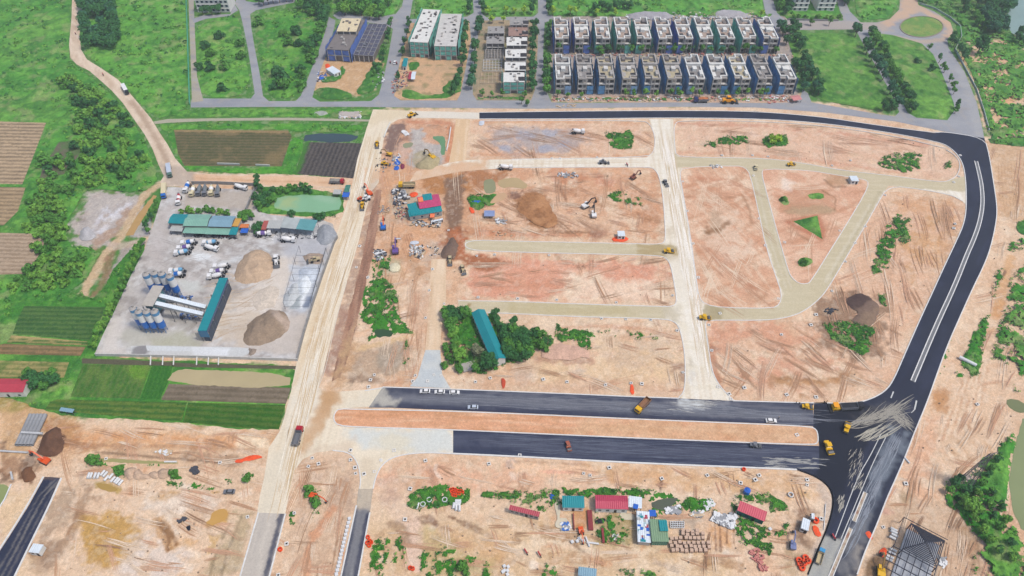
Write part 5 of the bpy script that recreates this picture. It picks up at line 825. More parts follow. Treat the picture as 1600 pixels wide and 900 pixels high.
for P, h, am_ in (([(560, 455), (578, 440), (600, 432), (618, 442), (622, 470), (622, 492), (634, 505), (645, 520), (610, 522), (594, 524), (580, 530), (575, 535), (582, 505), (560, 515), (559, 500), (568, 480)], .36, 1.3), ([(632, 535), (640, 530), (638, 570), (630, 572)], .45, .8), ([(600, 400), (612, 405), (606, 450), (585, 450), (580, 420)], .46, .8), ([(577, 402), (610, 400), (606, 420), (583, 425)], .45, .8), ([(596, 415), (605, 413), (602, 427), (594, 426)], .4, .8),
                  ([(695, 492), (722, 484), (760, 490), (770, 480), (776, 492), (790, 510), (808, 508), (818, 512), (835, 520), (840, 540), (832, 560), (812, 566), (790, 570), (760, 585), (730, 580), (712, 570), (704, 550), (706, 520), (696, 505)], .33, 1.2), ([(835, 520), (850, 516), (865, 530), (860, 545), (845, 548), (832, 545)], .38, 1.1), ([(870, 505), (880, 514), (925, 516), (930, 525), (900, 530), (878, 535), (868, 528)], .36, .9), ([(895, 528), (925, 525), (922, 545), (905, 546)], .46, .8), ([(925, 515), (1010, 518), (1030, 530), (1000, 532), (940, 526)], .56, .5),
                  ([(975, 205), (985, 203), (992, 218), (986, 232), (972, 234), (955, 230), (945, 208)], .38, .7), ([(1120, 214), (1165, 212), (1170, 224), (1150, 226), (1122, 225)], .36, .6), ([(1100, 220), (1120, 222), (1118, 230), (1100, 230)], .4, .6), ([(1195, 212), (1228, 210), (1232, 226), (1200, 230), (1190, 224)], .34, .9), ([(1370, 255), (1385, 240), (1430, 238), (1438, 262), (1420, 270), (1380, 262)], .43, .8), ([(1418, 240), (1442, 240), (1440, 252), (1422, 250)], .46, .7), ([(1470, 255), (1486, 252), (1488, 262), (1476, 264)], .42, .7),
                  ([(1405, 332), (1424, 345), (1422, 375), (1395, 390), (1388, 420), (1368, 430), (1362, 420), (1370, 380), (1388, 350)], .42, .9), ([(1370, 460), (1385, 460), (1386, 480), (1374, 478)], .4, .9), ([(945, 308), (960, 296), (978, 300), (1000, 308), (1004, 322), (970, 318)], .48, .6), ([(732, 305), (762, 303), (776, 304), (776, 316), (750, 328), (735, 322), (730, 312)], .3, 1.2), ([(1284, 505), (1320, 500), (1368, 512), (1364, 545), (1345, 556), (1300, 530)], .37, .25), 
                  ([(1242, 294), (1252, 294), (1252, 300), (1244, 300)], .42, .7),
                  ([(638, 775), (660, 762), (700, 756), (734, 764), (732, 786), (690, 792), (652, 798), (636, 790)], .34, .9), ([(752, 764), (800, 768), (860, 764), (940, 762), (1010, 764), (1058, 775), (1056, 782), (1010, 784), (990, 776), (880, 778), (800, 780), (752, 778)], .38, 1.0), ([(800, 766), (880, 766), (880, 790), (850, 800), (825, 796), (800, 785)], .44, .9), ([(1010, 790), (1040, 796), (1058, 776), (1110, 780), (1118, 800), (1060, 800), (1030, 808), (1015, 806)], .38, 1.0), ([(1140, 784), (1160, 770), (1200, 772), (1230, 786), (1232, 798), (1205, 800), (1200, 790), (1160, 782), (1148, 800)], .35, 1.0),
                  ([(1150, 800), (1200, 826), (1235, 816), (1236, 835), (1210, 850), (1205, 868), (1180, 852), (1160, 850), (1148, 830)], .42, .8), ([(930, 806), (980, 808), (985, 845), (945, 850), (932, 835)], .47, .4), ([(576, 905), (580, 870), (590, 840), (608, 842), (606, 870), (598, 905)], .37, .8), ([(620, 835), (634, 835), (634, 880), (612, 880)], .44, .7), ([(655, 860), (700, 855), (740, 860), (780, 880), (770, 905), (650, 905)], .5, .5), ([(850, 880), (865, 880), (880, 905), (850, 905)], .38, .9), ([(965, 890), (1030, 892), (1030, 905), (965, 905)], .42, .6), ([(478, 765), (500, 765), (500, 805), (488, 810), (485, 780)], .42, 1.0), ([(447, 798), (458, 800), (460, 820), (450, 820)], .42, .8),
                  ([(132, 715), (168, 718), (170, 728), (135, 730)], .4, 1.0), ([(175, 728), (196, 726), (196, 745), (184, 748)], .36, 1.2), ([(222, 726), (248, 724), (250, 732), (224, 732)], .45, .8), ([(264, 735), (282, 736), (284, 748), (268, 748)], .4, 1.0), ([(260, 752), (335, 760), (338, 765), (300, 765), (262, 758)], .38, .9), ([(348, 748), (364, 748), (364, 760), (350, 760)], .42, .9), ([(378, 742), (395, 740), (392, 752), (382, 754)], .38, 1.0),
                  ([(205, 540), (240, 536), (250, 545), (200, 548)], .5, .5), ([(930, 800), (960, 800), (960, 812), (932, 812)], .5, .4)):
    grass(P, am_, .7, G2, holes=(2.6, h), sc=2.2, ops=gops(C(38, 84, 34), C(92, 140, 60), .6, .3), jit=1.4, sm=0)
lot([(1239, 346), (1277, 337), (1285, 374)], .16, sm=0, jit=.3)
for P in ([(1262, 303), (1287, 302), (1288, 312), (1264, 312)], [(1246, 408), (1258, 401), (1270, 406), (1262, 417), (1249, 417)], [(1217, 309), (1230, 307), (1233, 319), (1220, 320)]): lot(P, .16)
# --- leaf clumps
def leaves(n, rx, rz, leaf, clumps, seed, flat=.5, zc=0):
    """leaf-sized faces spread over overlapping clumps inside an uneven crown"""
    q = np.random.default_rng(seed); V = []; Cs = []
    for k in range(clumps):
        t = q.random() * math.tau; r = math.sqrt(q.random()) * .66; z = q.uniform(-.5, .62); r *= math.sqrt(max(.15, 1 - z * z))
        Cs.append((r * math.cos(t) * rx, r * math.sin(t) * rx, z * rz, q.uniform(.32, .52) * rx))
    for i in range(n):
        c = Cs[i % clumps]; d = q.normal(size=3); d /= np.linalg.norm(d)
        if d[2] < -.35: d[2] *= -1
        p = np.array(c[:3]) + d * c[3] * q.uniform(.72, 1.08); nrm = d + q.normal(size=3) * .45; nrm /= np.linalg.norm(nrm)
        a = np.cross(nrm, q.normal(size=3)); a /= np.linalg.norm(a); b = np.cross(nrm, a); s = leaf * q.uniform(.6, 1.25)
        a *= s * .62; b *= s * .4
        V += [p - a, p - b, p + a, p + b]
    V = np.array(V); V[:, 2] += zc
    return V
def leafmesh(name, V): return npmesh(name, V, np.arange(len(V)).reshape(-1, 4))
def leafmat(name, r, g, b):
    m = M(name, r, g, b, rough=.7, var=.45, scale=.55, spec=.2); return m
LM = {'dark': leafmat('leaf_dark', 66, 118, 66), 'mid': leafmat('leaf_mid', 94, 148, 68), 'light': leafmat('leaf_light', 122, 172, 78), 'lime': leafmat('leaf_lime', 170, 210, 84), 'blue': leafmat('leaf_blue', 66, 118, 84), 'grey': leafmat('leaf_grey', 136, 142, 112)}
BARK = M('bark', 112, 96, 80)
for key, mn in (('a', 'mid'), ('b', 'light'), ('c', 'dark'), ('d', 'dark'), ('e', 'mid'), ('f', 'light')):
    V = np.concatenate(TUF[key]); tag(link('undergrowth', leafmesh('undergrowth', V), LM[mn]), kind='stuff')
TM = {}
def tree_protos():
    for kn, (rx, rz, ht, leaf, n, cl) in {'round': (3.1, 2.7, 4.6, .95, 620, 11), 'tall': (2.6, 4.4, 6.2, .95, 640, 12), 'big': (4.6, 3.9, 6.0, 1.15, 900, 16), 'shrub': (1.7, 1.2, 1.2, .6, 300, 6), 'small': (1.7, 2.2, 2.8, .6, 320, 7)}.items():
        for v in range(3):
            V = leaves(n, rx, rz, leaf, cl, hash_(kn) + v * 13, zc=ht); cm = leafmesh('crown', V)
            b = MB(); b.cone((0, 0, -.2), (.1, .05, ht * .8), rx * .09, rx * .05, 7)
            for k in range(5): t = k * 1.3 + v; b.cone((.05, .03, ht * .55), (rx * .55 * math.cos(t), rx * .55 * math.sin(t), ht + rz * .25 * (k % 3)), rx * .045, rx * .015, 5)
            TM[kn, v] = (cm, b.mesh('trunk'))
def hash_(s): return sum(ord(c) * (i + 3) for i, c in enumerate(s))
tree_protos()
_cmesh = {}
trc = random.Random(11)
def tree(px, py, kind='round', col='dark', label='', group=None, s=1.0, name='tree', world=False, z=0):
    v = trc.randrange(3); cm, tm = TM[kind, v]; key = (kind, v, col)
    if key not in _cmesh: c = cm.copy(); c.materials.clear(); c.materials.append(LM[col]); _cmesh[key] = c
    x, y = (px, py) if world else G(px, py, z)
    o = empty(name, x, y, trc.random() * 6.28, z); k = s * trc.uniform(.85, 1.15); o.scale = (k, k, k * trc.uniform(.85, 1.15))
    tag(o, label, 'shrub' if kind == 'shrub' else 'tree', group)
    link('crown', _cmesh[key], None, o); link('trunk', tm, BARK, o); return o
def mass(name, pts, kind, cols, s=1):
    """trees standing so close that they read as one mass"""
    for col in sorted(set(cols)):
        Vs = []; Fs = []; Vt = []; Ft = []; nv = nt_ = 0
        for (x, y) in pts:
            if trc.choice(cols) != col and len(set(cols)) > 1: continue
            cm, tm = TM[kind, trc.randrange(3)]; a = trc.random() * 6.28; k = s * trc.uniform(.85, 1.15)
            for me, L_, F_ in ((cm, Vs, Fs), (tm, Vt, Ft)):
                if me is tm: continue
                c = np.empty(len(me.vertices) * 3, np.float32); me.vertices.foreach_get('co', c); c = c.reshape(-1, 3) * k
                L_.append(np.c_[c[:, 0] * math.cos(a) - c[:, 1] * math.sin(a) + x, c[:, 0] * math.sin(a) + c[:, 1] * math.cos(a) + y, c[:, 2]])
        if Vs: tag(link(name, leafmesh(name, np.concatenate(Vs)), LM[col]), kind='stuff')
def fill(poly, n, mind, kind, cols, label, group, s=1, name='tree', jx=0, stuff=None):
    P = GP(poly); A_ = np.array(P); x0, y0 = A_.min(0); x1, y1 = A_.max(0); got = []; tries = 0
    while len(got) < n and tries < n * 60:
        tries += 1; x = trc.uniform(x0, x1); y = trc.uniform(y0, y1)
        if not pip(P, np.array([x]), np.array([y]))[0]: continue
        if any((x - a) ** 2 + (y - b) ** 2 < mind * mind for a, b in got): continue
        got.append((x, y))
        if not stuff: tree(x, y, kind, trc.choice(cols), label, group, s, name, True)
    if stuff: mass(stuff, got, kind, cols * 1, s)
fill([(133, -16), (182, -16), (180, 30), (188, 62), (178, 80), (165, 78), (150, 74), (134, 80), (130, 40)], 60, 5.6, 'big', ['dark', 'blue', 'dark'], 'dense dark blue-green tree in the grove beside the pale dirt lane', 'grove beside the dirt lane', .95, stuff='woods')
def row(pts, kind, cols, label, group, s=1, name='tree'):
    for (x, y) in pts: tree(x, y, kind, trc.choice(cols), label, group, s, name)
c3 = lambda L: [(800 + a / 4, b / 4) for a, b in L]; c4 = lambda L: [(1200 + a / 4, b / 4) for a, b in L]; c2 = lambda L: [(400 + a / 4, b / 4) for a, b in L]; cg = lambda L: [(680 + a / 6.925, 470 + b / 6.925) for a, b in L]
row(c3([(140, 180), (135, 215), (130, 290), (130, 330), (128, 370), (125, 410), (128, 460), (125, 500), (124, 540), (140, 250), (125, 575)]), 'round', ['dark'], 'dark round street tree beside the white-roofed unfinished row houses', 'street trees beside the row houses', 1.05)
row(c3([(232, 190), (228, 230), (225, 265), (225, 300), (222, 390), (222, 425), (220, 480), (215, 515), (218, 560), (214, 590)]), 'round', ['dark', 'mid'], 'dark round street tree between the grey street and the first grey villas', 'street trees beside the villas', 1.05)
row(c2([(1316, 175), (1308, 215), (1300, 245), (1300, 285), (1298, 320), (1296, 350), (1290, 415), (1275, 485), (1262, 530), (1250, 560), (1240, 590)]), 'round', ['dark'], 'dark street tree between the green-netted block and the narrow street', 'street trees right of the green-netted block', 1.0)
row(c2([(1398, 150), (1400, 180), (1388, 220), (1372, 295), (1368, 330), (1366, 375), (1366, 405), (1360, 450), (1356, 485), (1348, 520), (1345, 560), (1400, 205)]), 'round', ['dark', 'blue'], 'dark street tree lining the narrow street left of the unfinished row houses', 'street trees left of the row houses', 1.0)
row(c2([(848, 150), (842, 180), (828, 240), (830, 270), (800, 340), (796, 375), (790, 410), (765, 460), (740, 480), (748, 440)]), 'small', ['dark', 'mid'], 'small dark tree along the street between the two netted blocks', 'small trees between the netted blocks', 1.5)
row(c2([(960, 165), (958, 185), (945, 240), (930, 280), (918, 350), (890, 500)]), 'small', ['dark'], 'small tree on the left kerb of the green-netted block', 'small trees by the green-netted block', 1.5)
row(c2([(280, 60), (320, 40), (330, 80), (380, 60), (400, 95), (360, 100), (420, 130), (445, 120), (430, 165), (415, 200), (400, 240), (380, 290), (350, 330), (440, 90), (300, 20), (370, 20), (420, 40), (455, 60)]), 'big', ['dark', 'mid'], 'leafy dark tree in the clump above the blue-netted block', 'clump of trees above the blue-netted block', .9)
row(c2([(540, 85), (580, 70), (560, 95), (620, 90), (600, 60), (660, 95), (690, 70), (710, 120), (740, 90), (770, 125), (790, 100), (830, 40), (760, 50), (700, 30), (650, 40), (560, 30), (520, 20), (600, 15)]), 'big', ['mid', 'dark', 'light'], 'bright leafy tree in the row behind the blue-netted block', 'row of trees behind the blue-netted block', .85)
row(c2([(20, 30), (50, 38), (80, 30), (110, 22), (150, 20), (190, 12), (230, 10)]), 'round', ['dark'], 'dark tree along the upper grey street near the white house', 'trees along the upper grey street', 1.1)
row(c2([(1340, 10), (1338, 45), (1336, 85), (1400, 15), (1412, 50), (1425, 85)]) + c3([(130, 10), (135, 45), (125, 90), (235, 10), (232, 50), (230, 85)]), 'round', ['dark'], 'dark tree lining a street above the unfinished houses', 'street trees above the unfinished houses', 1.0)
row(c2([(1448, 90), (1562, 92), (1476, 148), (1546, 148)]) + c3([(14, 90), (75, 92), (255, 100), (362, 98), (526, 105), (645, 103), (1552, 112), (400, 100)]), 'small', ['lime'], 'bright lime-green round tree behind the unfinished houses', 'lime-green trees behind the houses', 1.55)
row(c3([(520, 85), (560, 70), (600, 80), (650, 75), (690, 60), (730, 65)]), 'round', ['dark'], 'dark tree behind the upper row of grey villas', 'trees behind the upper villas', 1.1)
row(c3([(295, 325), (410, 325), (445, 322), (480, 325), (540, 335), (560, 350), (595, 335), (670, 330), (705, 328), (740, 330), (800, 335), (855, 328), (930, 328), (975, 330), (1010, 332), (1060, 330), (1110, 328), (1185, 332), (1235, 332), (1310, 335), (1365, 335), (1450, 335), (1510, 335), (1550, 332)]) + c4([(45, 335)]), 'round', ['dark', 'mid'], 'round dark tree in the gap between the two rows of grey villas', 'trees between the two villa rows', .92)
row(c3([(285, 608), (350, 612), (432, 612), (710, 606), (760, 608), (832, 608), (900, 606), (990, 602), (1035, 606), (1050, 610), (1125, 604), (1172, 604), (1280, 602), (1335, 606), (1405, 604), (1460, 602), (1548, 606), (1585, 606)]), 'small', ['mid', 'light'], 'small green tree in front of the lower row of grey villas', 'small trees before the lower villas', 1.25)
row(c3([(80, 610), (60, 650), (95, 665)]) + c2([(1415, 600), (1480, 610), (1540, 605)]), 'small', ['mid'], 'small tree at the foot of the unfinished row houses', 'trees at the foot of the row houses', 1.2)
row(c4([(72, 195), (112, 280), (135, 225), (172, 205), (172, 262), (195, 325), (218, 380), (238, 445), (270, 505), (312, 545), (312, 595), (215, 515), (222, 570), (165, 415), (150, 180), (90, 225), (205, 290), (225, 410), (250, 470), (290, 570), (180, 450)]), 'big', ['dark', 'dark', 'blue'], 'large dark tree beside the last villas at the edge of the green block', 'large trees right of the villas', .82)
row(c4([(545, 200), (545, 230), (600, 300), (612, 340), (642, 385), (665, 420), (690, 460), (715, 500), (755, 590), (775, 630), (800, 680), (770, 690), (715, 690)]), 'round', ['dark', 'blue'], 'dark tree on the left side of the narrow lane between two green blocks', 'trees left of the narrow lane', 1.15)
row(c4([(642, 220), (655, 250), (672, 280), (705, 315), (722, 350), (735, 385), (745, 425), (760, 455), (800, 520), (820, 545), (842, 575), (855, 610), (870, 640), (885, 670), (895, 700), (780, 490)]), 'big', ['dark', 'mid'], 'dense tree on the right side of the narrow lane between two green blocks', 'trees right of the narrow lane', .75)
row(c4([(1002, 312), (1085, 430), (1098, 455), (1130, 515), (1150, 560), (1155, 590), (1172, 680), (1165, 710), (1065, 395)]), 'small', ['mid', 'dark'], 'small tree on the inner kerb of the curving grey road', 'small trees along the curving road', 1.4)
row(c4([(265, 160), (378, 165)]), 'small', ['mid'], 'lone small tree on the street before the white twin villas', 'trees before the white villas', 1.5)
tree(1527, 84, 'big', 'dark', 'large lone rounded tree on bare soil right of the curving road', None, 1.35)
row(c4([(930, 395), (1020, 445)]), 'shrub', ['dark'], 'dark shrub in the green block beside the curving road', 'shrubs in the right green block', 1.6, 'shrub')
row(c4([(1150, 250), (1140, 275), (1160, 290), (1190, 335), (1210, 360), (1220, 380), (990, 20), (965, 10)]), 'round', ['dark'], 'dark tree beside the white roadside wall near the roundabout', 'trees by the roadside wall', .95)
fill([(1535, -8), (1572, -8), (1576, 30), (1574, 55), (1545, 60), (1532, 45), (1538, 20)], 30, 5.2, 'big', ['dark', 'blue'], 'tall dark tree in the grove on the river bank', 'grove on the river bank', .95, stuff='woods')
fill([(1500, 10), (1535, 5), (1530, 45), (1505, 30)], 9, 8, 'round', ['mid', 'dark'], 'bushy tree between the roundabout and the dark grove', 'trees right of the roundabout', 1.0)
fill([(1580, 56), (1620, 62), (1620, 76), (1582, 72)], 8, 5, 'round', ['dark'], 'dark tree on the path along the river', 'trees along the river path', 1.0)
fill([(1210, -5), (1234, -5), (1236, 22), (1222, 26)], 9, 5.5, 'big', ['dark', 'mid'], 'dark tree left of the white twin villas', 'trees left of the white villas', .8); fill([(1304, -8), (1330, -8), (1322, 12), (1308, 10)], 8, 5.5, 'big', ['dark'], 'dark tree right of the white twin villas', 'trees right of the white villas', .85)
row(c4([(155, 118), (190, 115), (235, 120), (310, 118), (360, 120), (400, 118), (445, 112), (320, 105)]), 'shrub', ['light', 'mid'], 'clipped garden shrub inside the fence of the white twin villas', 'garden shrubs of the white villas', 1.3, 'shrub')
row([(318, 24), (332, 24), (345, 22), (324, 20), (340, 19)], 'round', ['dark'], 'dark tree in front of the distant white house', 'trees before the distant white house', .95)
# trees round the farm shed in the middle of the site
row(cg([(120, 160), (170, 150), (230, 160), (285, 150), (330, 180), (130, 215), (190, 210), (250, 215), (150, 285), (200, 270)]), 'big', ['mid', 'dark'], 'leafy tree in the clump at the upper left of the teal farm shed', 'trees upper left of the farm shed', .6)
row(cg([(175, 370), (215, 380), (180, 420), (225, 440), (205, 480), (170, 330), (230, 500), (215, 560), (245, 590), (235, 640), (265, 660), (290, 620)]), 'round', ['light', 'mid'], 'bright green tree in the row left of the teal farm shed', 'trees left of the farm shed', .7)
row(cg([(130, 520), (130, 570), (150, 620), (170, 670), (90, 720), (240, 740), (260, 770)]), 'shrub', ['mid'], 'low shrub on the slope beside the grey concrete apron', 'shrubs beside the apron', 1.3, 'shrub')
tree(*cg([(460, 590)])[0], 'big', 'grey', 'blossoming grey-green tree against the left side of the teal farm shed', None, .72)
row(cg([(555, 680), (600, 700), (560, 750), (615, 740)]), 'big', ['dark'], 'dense dark tree at the lower end of the teal farm shed', 'trees at the lower end of the farm shed', .68)
tree(*cg([(440, 765)])[0], 'round', 'mid', 'bright round tree over the small concrete slab near the farm shed', None, .8)
row(cg([(655, 190), (665, 230), (670, 280), (700, 320)]), 'round', ['dark'], 'dark tree hugging the upper right side of the teal farm shed', 'trees at the upper right of the shed', .7)
tree(*cg([(862, 300)])[0], 'small', 'dark', 'lone dark tree standing above the thicket right of the farm shed', None, 1.5)
row(cg([(740, 350), (790, 350), (840, 370), (890, 380), (940, 380), (985, 400), (760, 400), (830, 430), (880, 430), (950, 450), (780, 470), (740, 440), (820, 500), (870, 500), (920, 520), (980, 500), (760, 540), (810, 560), (870, 570), (930, 590), (990, 560), (800, 640), (860, 640), (920, 650), (980, 640), (770, 600), (1010, 600)]), 'big', ['dark', 'mid', 'dark'], 'dense dark tree in the thicket right of the teal farm shed', 'thicket right of the farm shed', .58)
row(cg([(1050, 400), (1090, 390), (1130, 380), (1060, 480), (1100, 490), (1140, 500), (1180, 520), (1200, 470)]), 'shrub', ['mid', 'dark'], 'bushy shrub at the right end of the thicket', 'shrubs right of the thicket', 1.7, 'shrub')
# hedgerow along the west wall of the batching yard
hr = [(221, 384), (218, 395), (214, 405), (209, 414), (204, 424), (199, 434), (195, 444), (190, 455), (186, 465), (181, 475), (176, 485), (171, 495), (166, 505), (160, 515), (154, 525), (150, 535), (145, 545)]
HR = []
for i, (x, y) in enumerate(hr):
    HR += [G(x + d + trc.uniform(-2, 2), y + trc.uniform(-3, 3)) for d in (0, 4, 2)]
mass('hedgerow_foliage', HR, 'small', ['mid', 'light'], 1.15)
row([(248, 325), (246, 332), (240, 340), (238, 346), (232, 352), (234, 366), (230, 362)], 'small', ['mid', 'dark'], 'small roadside tree between the muddy ditch and the yard entrance', 'trees beside the muddy ditch', 1.1)
row([(46, 598), (56, 596), (66, 594), (78, 598), (88, 600), (60, 606), (74, 608), (50, 590), (84, 592), (68, 600)], 'big', ['dark', 'mid'], 'dark leafy tree beside the red roof at the left edge', 'trees beside the red roof', .62)
row([(404, 290), (404, 297), (410, 302)], 'tall', ['dark'], 'slender dark tree at the corner of the truck yard wall', 'trees at the truck yard corner', .8)
row([(398, 312), (404, 316), (412, 310), (420, 306), (408, 326), (416, 322), (424, 316), (430, 300), (440, 300), (450, 299), (462, 299), (472, 299), (484, 300), (478, 296)], 'shrub', ['mid', 'dark'], 'dense shrub on the bank of the green pond', 'shrubs round the green pond', 1.8, 'shrub')
row([(378, 345), (384, 341), (390, 340), (395, 344), (384, 347)], 'round', ['mid'], 'bushy tree at the right end of the long teal shed', 'trees at the end of the teal shed', .7)
row([(401, 358), (406, 354), (402, 364), (456, 338), (495, 344), (502, 342)], 'shrub', ['dark'], 'dark shrub beside the small grey-roofed workshop', 'shrubs beside the workshop', 1.6, 'shrub')
row([(286, 334), (300, 333), (312, 333), (322, 331), (332, 333), (344, 334), (356, 336), (295, 330)], 'shrub', ['mid', 'light'], 'shrub growing behind the long teal shed', 'shrubs behind the teal shed', 1.3, 'shrub')
fill([(90, 100), (200, 185), (235, 250), (180, 290), (60, 300), (70, 250), (130, 215)], 80, 4.2, 'shrub', ['mid', 'light', 'light', 'dark'], 'dense shrub in the thicket between ploughed fields and dirt lane', 'thicket left of the dirt lane', 2.3, 'shrub')
fill([(60, 300), (110, 300), (95, 420), (150, 395), (120, 450), (20, 460), (60, 400), (40, 350)], 50, 4.5, 'shrub', ['mid', 'light', 'light'], 'leafy shrub on the slope below the gravel patch', 'shrubs below the gravel patch', 2.0, 'shrub')
fill([(306, 40), (372, 30), (388, 145), (312, 150)], 9, 7, 'shrub', ['dark', 'mid'], 'dark shrub in the overgrown plot below the white house', 'shrubs in the left plot', 2.4, 'shrub'); fill([(404, 40), (500, 60), (475, 145), (418, 150)], 14, 7, 'shrub', ['dark', 'mid'], 'dark shrub in the overgrown plot left of the blue-netted block', 'shrubs in the second plot', 2.6, 'shrub')
row([(1480, 770), (1488, 758), (1496, 752), (1500, 782), (1510, 792), (1505, 770), (1520, 770), (1530, 760), (1540, 745), (1548, 735), (1555, 722)], 'round', ['mid', 'dark'], 'bushy tree on the bank beside the lattice pylon', 'trees beside the pylon', .62)
fill([(1495, 780), (1545, 770), (1575, 820), (1600, 880), (1580, 905), (1550, 870), (1520, 820)], 34, 3.6, 'round', ['mid', 'light', 'dark'], 'dense bright tree on the bank below the pylon', 'trees on the pond bank', .6, stuff='woods')
row([(505, 775), (513, 785), (1508, 795), (1518, 800)][2:], 'big', ['light'], 'bright round tree in the middle of the pond bank', 'bright trees on the pond bank', .6)
row([(1205, 222), (1215, 221)], 'shrub', ['lime'], 'bright lime shrub on the bare northern plot', 'lime shrubs on the northern plot', 1.9, 'shrub')
row([(141, 722), (152, 724), (186, 736), (272, 743), (386, 748), (1225, 314), (1254, 413), (491, 788), (484, 771), (722, 884), (726, 890)], 'shrub', ['mid'], 'single green shrub growing on bare soil', 'shrubs on bare soil', 1.4, 'shrub')
haze()
# vehicles and machines
TYRE = M('tyre_rubber', 38, 38, 40, rough=.9, var=.1); GLASS = M('vehicle_glass', 30, 36, 44, rough=.1, var=0, spec=.6); STEEL = M('steel', 110, 112, 116, rough=.5, metal=.4); DARK = M('dark_metal', 48, 48, 52, rough=.6)
def paint(n, r, g, b): return M('paint_' + n, r, g, b, rough=.35, var=.06, scale=1.5, coat=.3)
PW = paint('white', 240, 240, 240); PB = paint('blue', 48, 112, 196); PY = paint('yellow', 232, 184, 50); PO = paint('orange', 226, 96, 50); PR = paint('red', 176, 40, 52); PG = paint('grey', 120, 122, 128); PT = paint('tan', 200, 184, 150); PK = paint('black', 34, 34, 40); PC = paint('cream', 226, 214, 178); PN = paint('navy', 50, 60, 110); PS = paint('silver', 196, 206, 220); PD = paint('green', 92, 120, 110); PU = paint('purple', 110, 86, 150)
SAND = M('sand_load', 196, 160, 116, rough=.95, var=.2)
_wm = {}
def wheels(root, xs, hw, r=.5, w_=.35):
    if (r, w_) not in _wm: _wm[r, w_] = MB().cone((0, -w_ / 2, 0), (0, w_ / 2, 0), r, r, 12).mesh('wheel')
    for x in xs:
        for s in (-1, 1):
            o = link('wheel', _wm[r, w_], TYRE, root); o.location = (x, s * hw, r)
def car(col):
    t = empty('car'); tag(t, 'x', 'car'); L = 4.5
    MB().prof([(-2.25, .35), (2.2, .35), (2.25, .75), (1.2, .95), (-1.9, 1.0), (-2.25, .85)], -.88, .88).build('body', col, t)
    b = MB(); b.v = [(-1.8, -.8, .98), (1.15, -.8, .95), (1.15, .8, .95), (-1.8, .8, .98), (-1.35, -.66, 1.42), (.35, -.66, 1.42), (.35, .66, 1.42), (-1.35, .66, 1.42)]; b.f = [(0, 1, 5, 4), (1, 2, 6, 5), (2, 3, 7, 6), (3, 0, 4, 7)]; b.build('window', GLASS, t)
    MB().box(-1.38, .38, -.67, .67, 1.40, 1.46).build('roof', col, t)
    for s in (-.6, .6): MB().box(2.19, 2.28, s - .2, s + .2, .6, .74).build('headlight', PS, t)
    wheels(t, (-1.35, 1.4), .8, .33, .22); return Proto(t)
def truck_base(name, cabc, L, cat='truck'):
    t = empty(name); tag(t, 'x', cat); h = L / 2
    MB().box(-h, h, -.45, .45, .7, 1.0).build('chassis', DARK, t)
    MB().prof([(h - 2.1, 1.0), (h, 1.0), (h, 1.9), (h - .25, 2.9), (h - 2.1, 2.9)], -1.2, 1.2).build('cab', cabc, t)
    MB().poly([(h + .01, -1.05, 1.95), (h + .01, 1.05, 1.95), (h - .22, 1.05, 2.75), (h - .22, -1.05, 2.75)]).build('windscreen', GLASS, t)
    wheels(t, (h - 1.1, -h + 2.7, -h + 1.3), 1.0, .52, .4); return t
def mixer(cabc, drumc, band=None):
    t = truck_base('mixer_truck', cabc, 8.6, 'mixer truck')
    d = MB(); pr = [(2.0, .55, 1.75), (1.5, 1.0, 1.85), (0, 1.22, 2.1), (-1.6, 1.15, 2.4), (-3.0, .6, 2.85)]
    for (x0, r0, z0), (x1, r1, z1) in zip(pr, pr[1:]): d.cone((x0, 0, z0), (x1, 0, z1), r0, r1, 14)
    dr = d.build('drum', drumc, t)
    if band: MB().cone((.9, 0, 2.0), (-1.2, 0, 2.33), 1.21, 1.24, 14, False).build('stripe', band, dr)
    MB().cone((-3.1, 0, 3.3), (-3.5, 0, 2.7), .6, .25, 8).build('hopper', PG, t); MB().bar((-3.6, 0, 2.4), (-4.7, 0, 1.5), .45, .12).build('chute', PG, t)
    b = MB(); b.bar((-2.9, -.8, 1), (-3.0, -.5, 2.6), .12); b.bar((-2.9, .8, 1), (-3.0, .5, 2.6), .12); b.box(2.0, 2.3, -.9, .9, 1.0, 1.9); b.build('frame', cabc, t); return Proto(t)
def dump(cabc, bedc, load=SAND, L=8.4):
    t = truck_base('dump_truck', cabc, L, 'dump truck'); h = L / 2; x0, x1 = -h, h - 2.4; b = MB()
    b.box(x0, x1, -1.25, 1.25, 1.1, 1.2); b.box(x0, x1, -1.25, -1.15, 1.2, 2.5); b.box(x0, x1, 1.15, 1.25, 1.2, 2.5); b.box(x1 - .1, x1, -1.15, 1.15, 1.2, 2.8); b.box(x0, x0 + .1, -1.15, 1.15, 1.2, 2.3)
    for k in range(5): q = x0 + .6 + k * (x1 - x0 - 1) / 4; b.box(q, q + .12, -1.31, -1.25, 1.1, 2.5); b.box(q, q + .12, 1.25, 1.31, 1.1, 2.5)
    b.build('bed', bedc, t)
    if load: MB().prof([(x0 + .1, 1.2), (x1 - .1, 1.2), (x1 - .1, 2.2), (x0 / 2 + x1 / 2, 2.7), (x0 + .1, 2.1)], -1.14, 1.14).build('load', load, t)
    return Proto(t)
def van_truck(cabc, boxc, L=11, r=True):
    t = truck_base('cargo_truck', cabc, L, 'truck'); h = L / 2
    MB().prof([(-h, 1.05), (h - 2.4, 1.05), (h - 2.4, 2.9), (h - 3, 3.2), (-h + .6, 3.2), (-h, 2.9)], -1.24, 1.24).build('tank' if r else 'cargo_box', boxc, t)
    return Proto(t)
